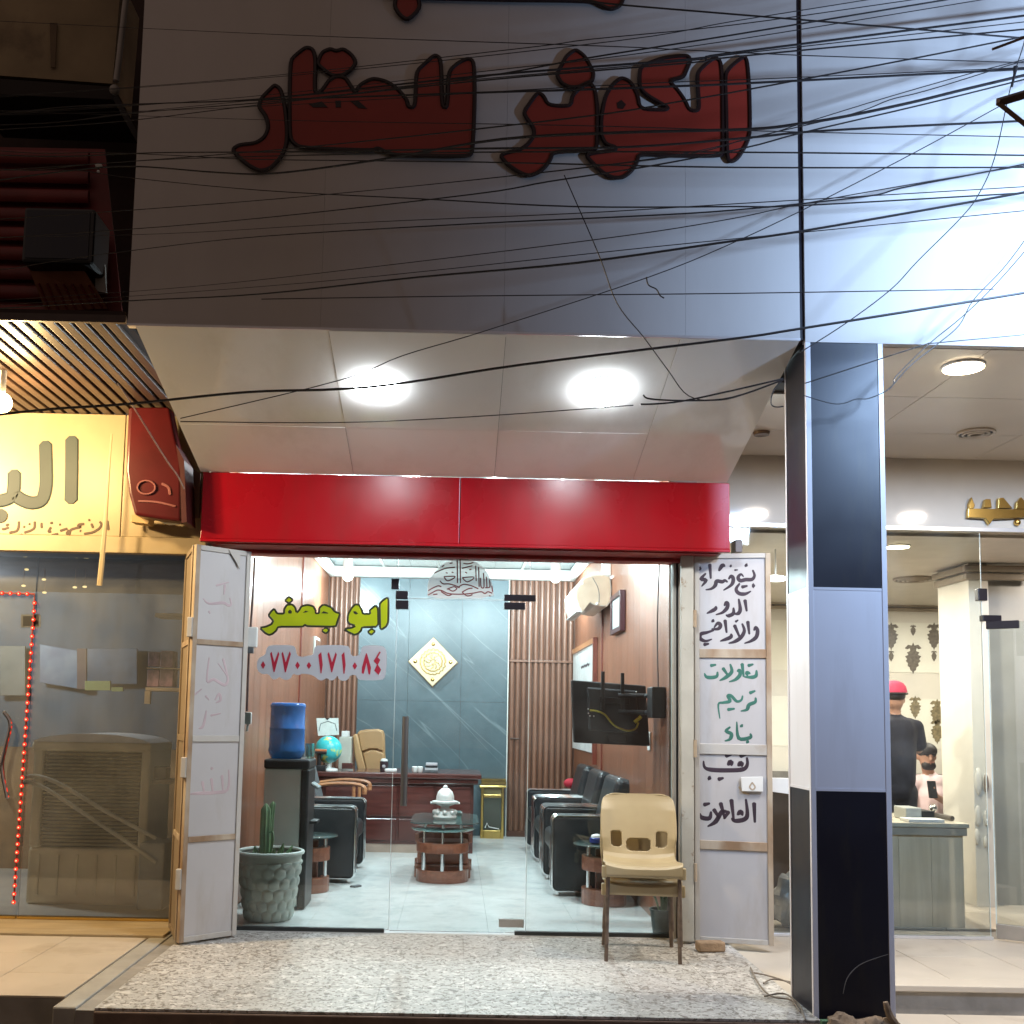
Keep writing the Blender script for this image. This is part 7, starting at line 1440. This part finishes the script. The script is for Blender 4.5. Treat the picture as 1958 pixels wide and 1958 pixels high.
for k, (r, pts) in enumerate(wires):
    if k < 26 and pts[0][0] > -30:                     # cables run on past the left edge of the board
        (xa, ya), (xb, yb) = pts[0], pts[1]; sl = max(-0.10, min(0.06, (yb-ya)/(xb-xa)))
        mid = (xa-70)/2; pts = [(-70, ya-sl*(xa+70)*0.9), (mid, ya-sl*(xa-mid)*0.97+6)] + pts
    r *= 1.06
    Yw = 4.02 + 0.0118*((k*7) % len(wires))
    thick = r > 0.0047
    lab = 'thick black overhead cable strung across the sign boards' if thick else ('black overhead cable strung across the sign boards' if r > 0.003 else 'thin black wire strung in front of the sign boards')
    grp = 'thick overhead cables' if thick else ('overhead cables' if r > 0.003 else 'thin overhead wires')
    wp_ = smooth([pY(x,y,Yw) for x,y in pts], 5)
    o = MB().tube(wp_, [r*(0.5+0.5*max(0,min(1,(q.x+1.2)/1.6))) for q in wp_] if k < 26 else r, 6).build('overhead_cable', M_wire, smoothed=True); tag(o, lab, 'cable', grp)
tag(MB().tube(smooth([pY(x,y,4.4) for x,y in [(225,733),(252,773),(315,875),(339,909),(352,935)]]), 0.003, 6).build('pale_cord', M_cable2), 'thin pale cord slanting past the red hanging sign', 'cord')
o = MB().tube(smooth([pY(x,y,4.30) for x,y in [(1498,725),(1480,745),(1474,770),(1482,778),(1498,777)]]), 0.003, 6).build('cable_loop', M_wire); tag(o, 'small loop of black wire at the top of the pillar', 'cable')
o = MB().tube(smooth([pY(x,y,4.20) for x,y in [(1236,530),(1240,545),(1255,553),(1262,565),(1270,570)]]), 0.003, 6).build('wire_scrap', M_wire); tag(o, 'short curly scrap of black wire hanging by the grey sign', 'cable')
cc = thing('cable_clip', 'small black cable clip hanging on the thin wire at the right', 'clip', pY(1938,150,4.05)); MB().tube([pY(1942,128,4.05),pY(1940,142,4.05),pY(1935,166,4.05)], [0.010,0.006,0.004], 8).build('clip_body', M_wire, cc)
# ================================================================ street floodlight on a pole at the right
fp = Vector((2.78,3.0,3.20))
fl = thing('street_floodlight', 'cool white floodlight on a brown steel pole with a bent bracket', 'street lamp', (3.75,3.0,ZST))
M_pole = pm('brown_steel_pole', (0.12,0.07,0.055), rough=0.5, metal=0.3)
MB().cyl((3.75,3.0,ZST),(3.75,3.0,4.6),0.05,0.04).build('pole', M_pole, fl, smoothed=True)
dirv = (Vector((3.45,YS,3.2))-fp).normalized()
Mh = aim(fp, fp+dirv)
MB().tube([(3.75,3.0,3.5),fp-dirv*0.1], 0.018, 8).build('lamp_arm', M_pole, fl)
MB().obox(fp-dirv*0.06, (0.42,0.34,0.07), Mh).build('housing', M_black, fl, bevel=0.01)
MB().obox(fp-dirv*0.023, (0.38,0.30,0.004), Mh).build('led_window', emat('flood_led', (0.80,0.90,1.0), 12), fl)
light('floodlight_light', 'AREA', fp+dirv*0.02, 150, (0.44,0.65,1.0), fl, 0.3, Mh)
p0, p1, p2 = pY(1908,196,3.3), Vector((3.70,3.05,4.15)), pY(1990,262,3.3)
MB().tube([p1,Vector((2.6,3.25,3.62)),p0], 0.016, 4).build('bracket', M_pole, fl); MB().tube([p0,p2], 0.010, 4).build('bracket_brace', M_pole, fl)
MB().tube([pY(1898,94,3.4),pY(1990,60,3.4)], 0.005, 6).build('bracket_rod', M_pole, fl)
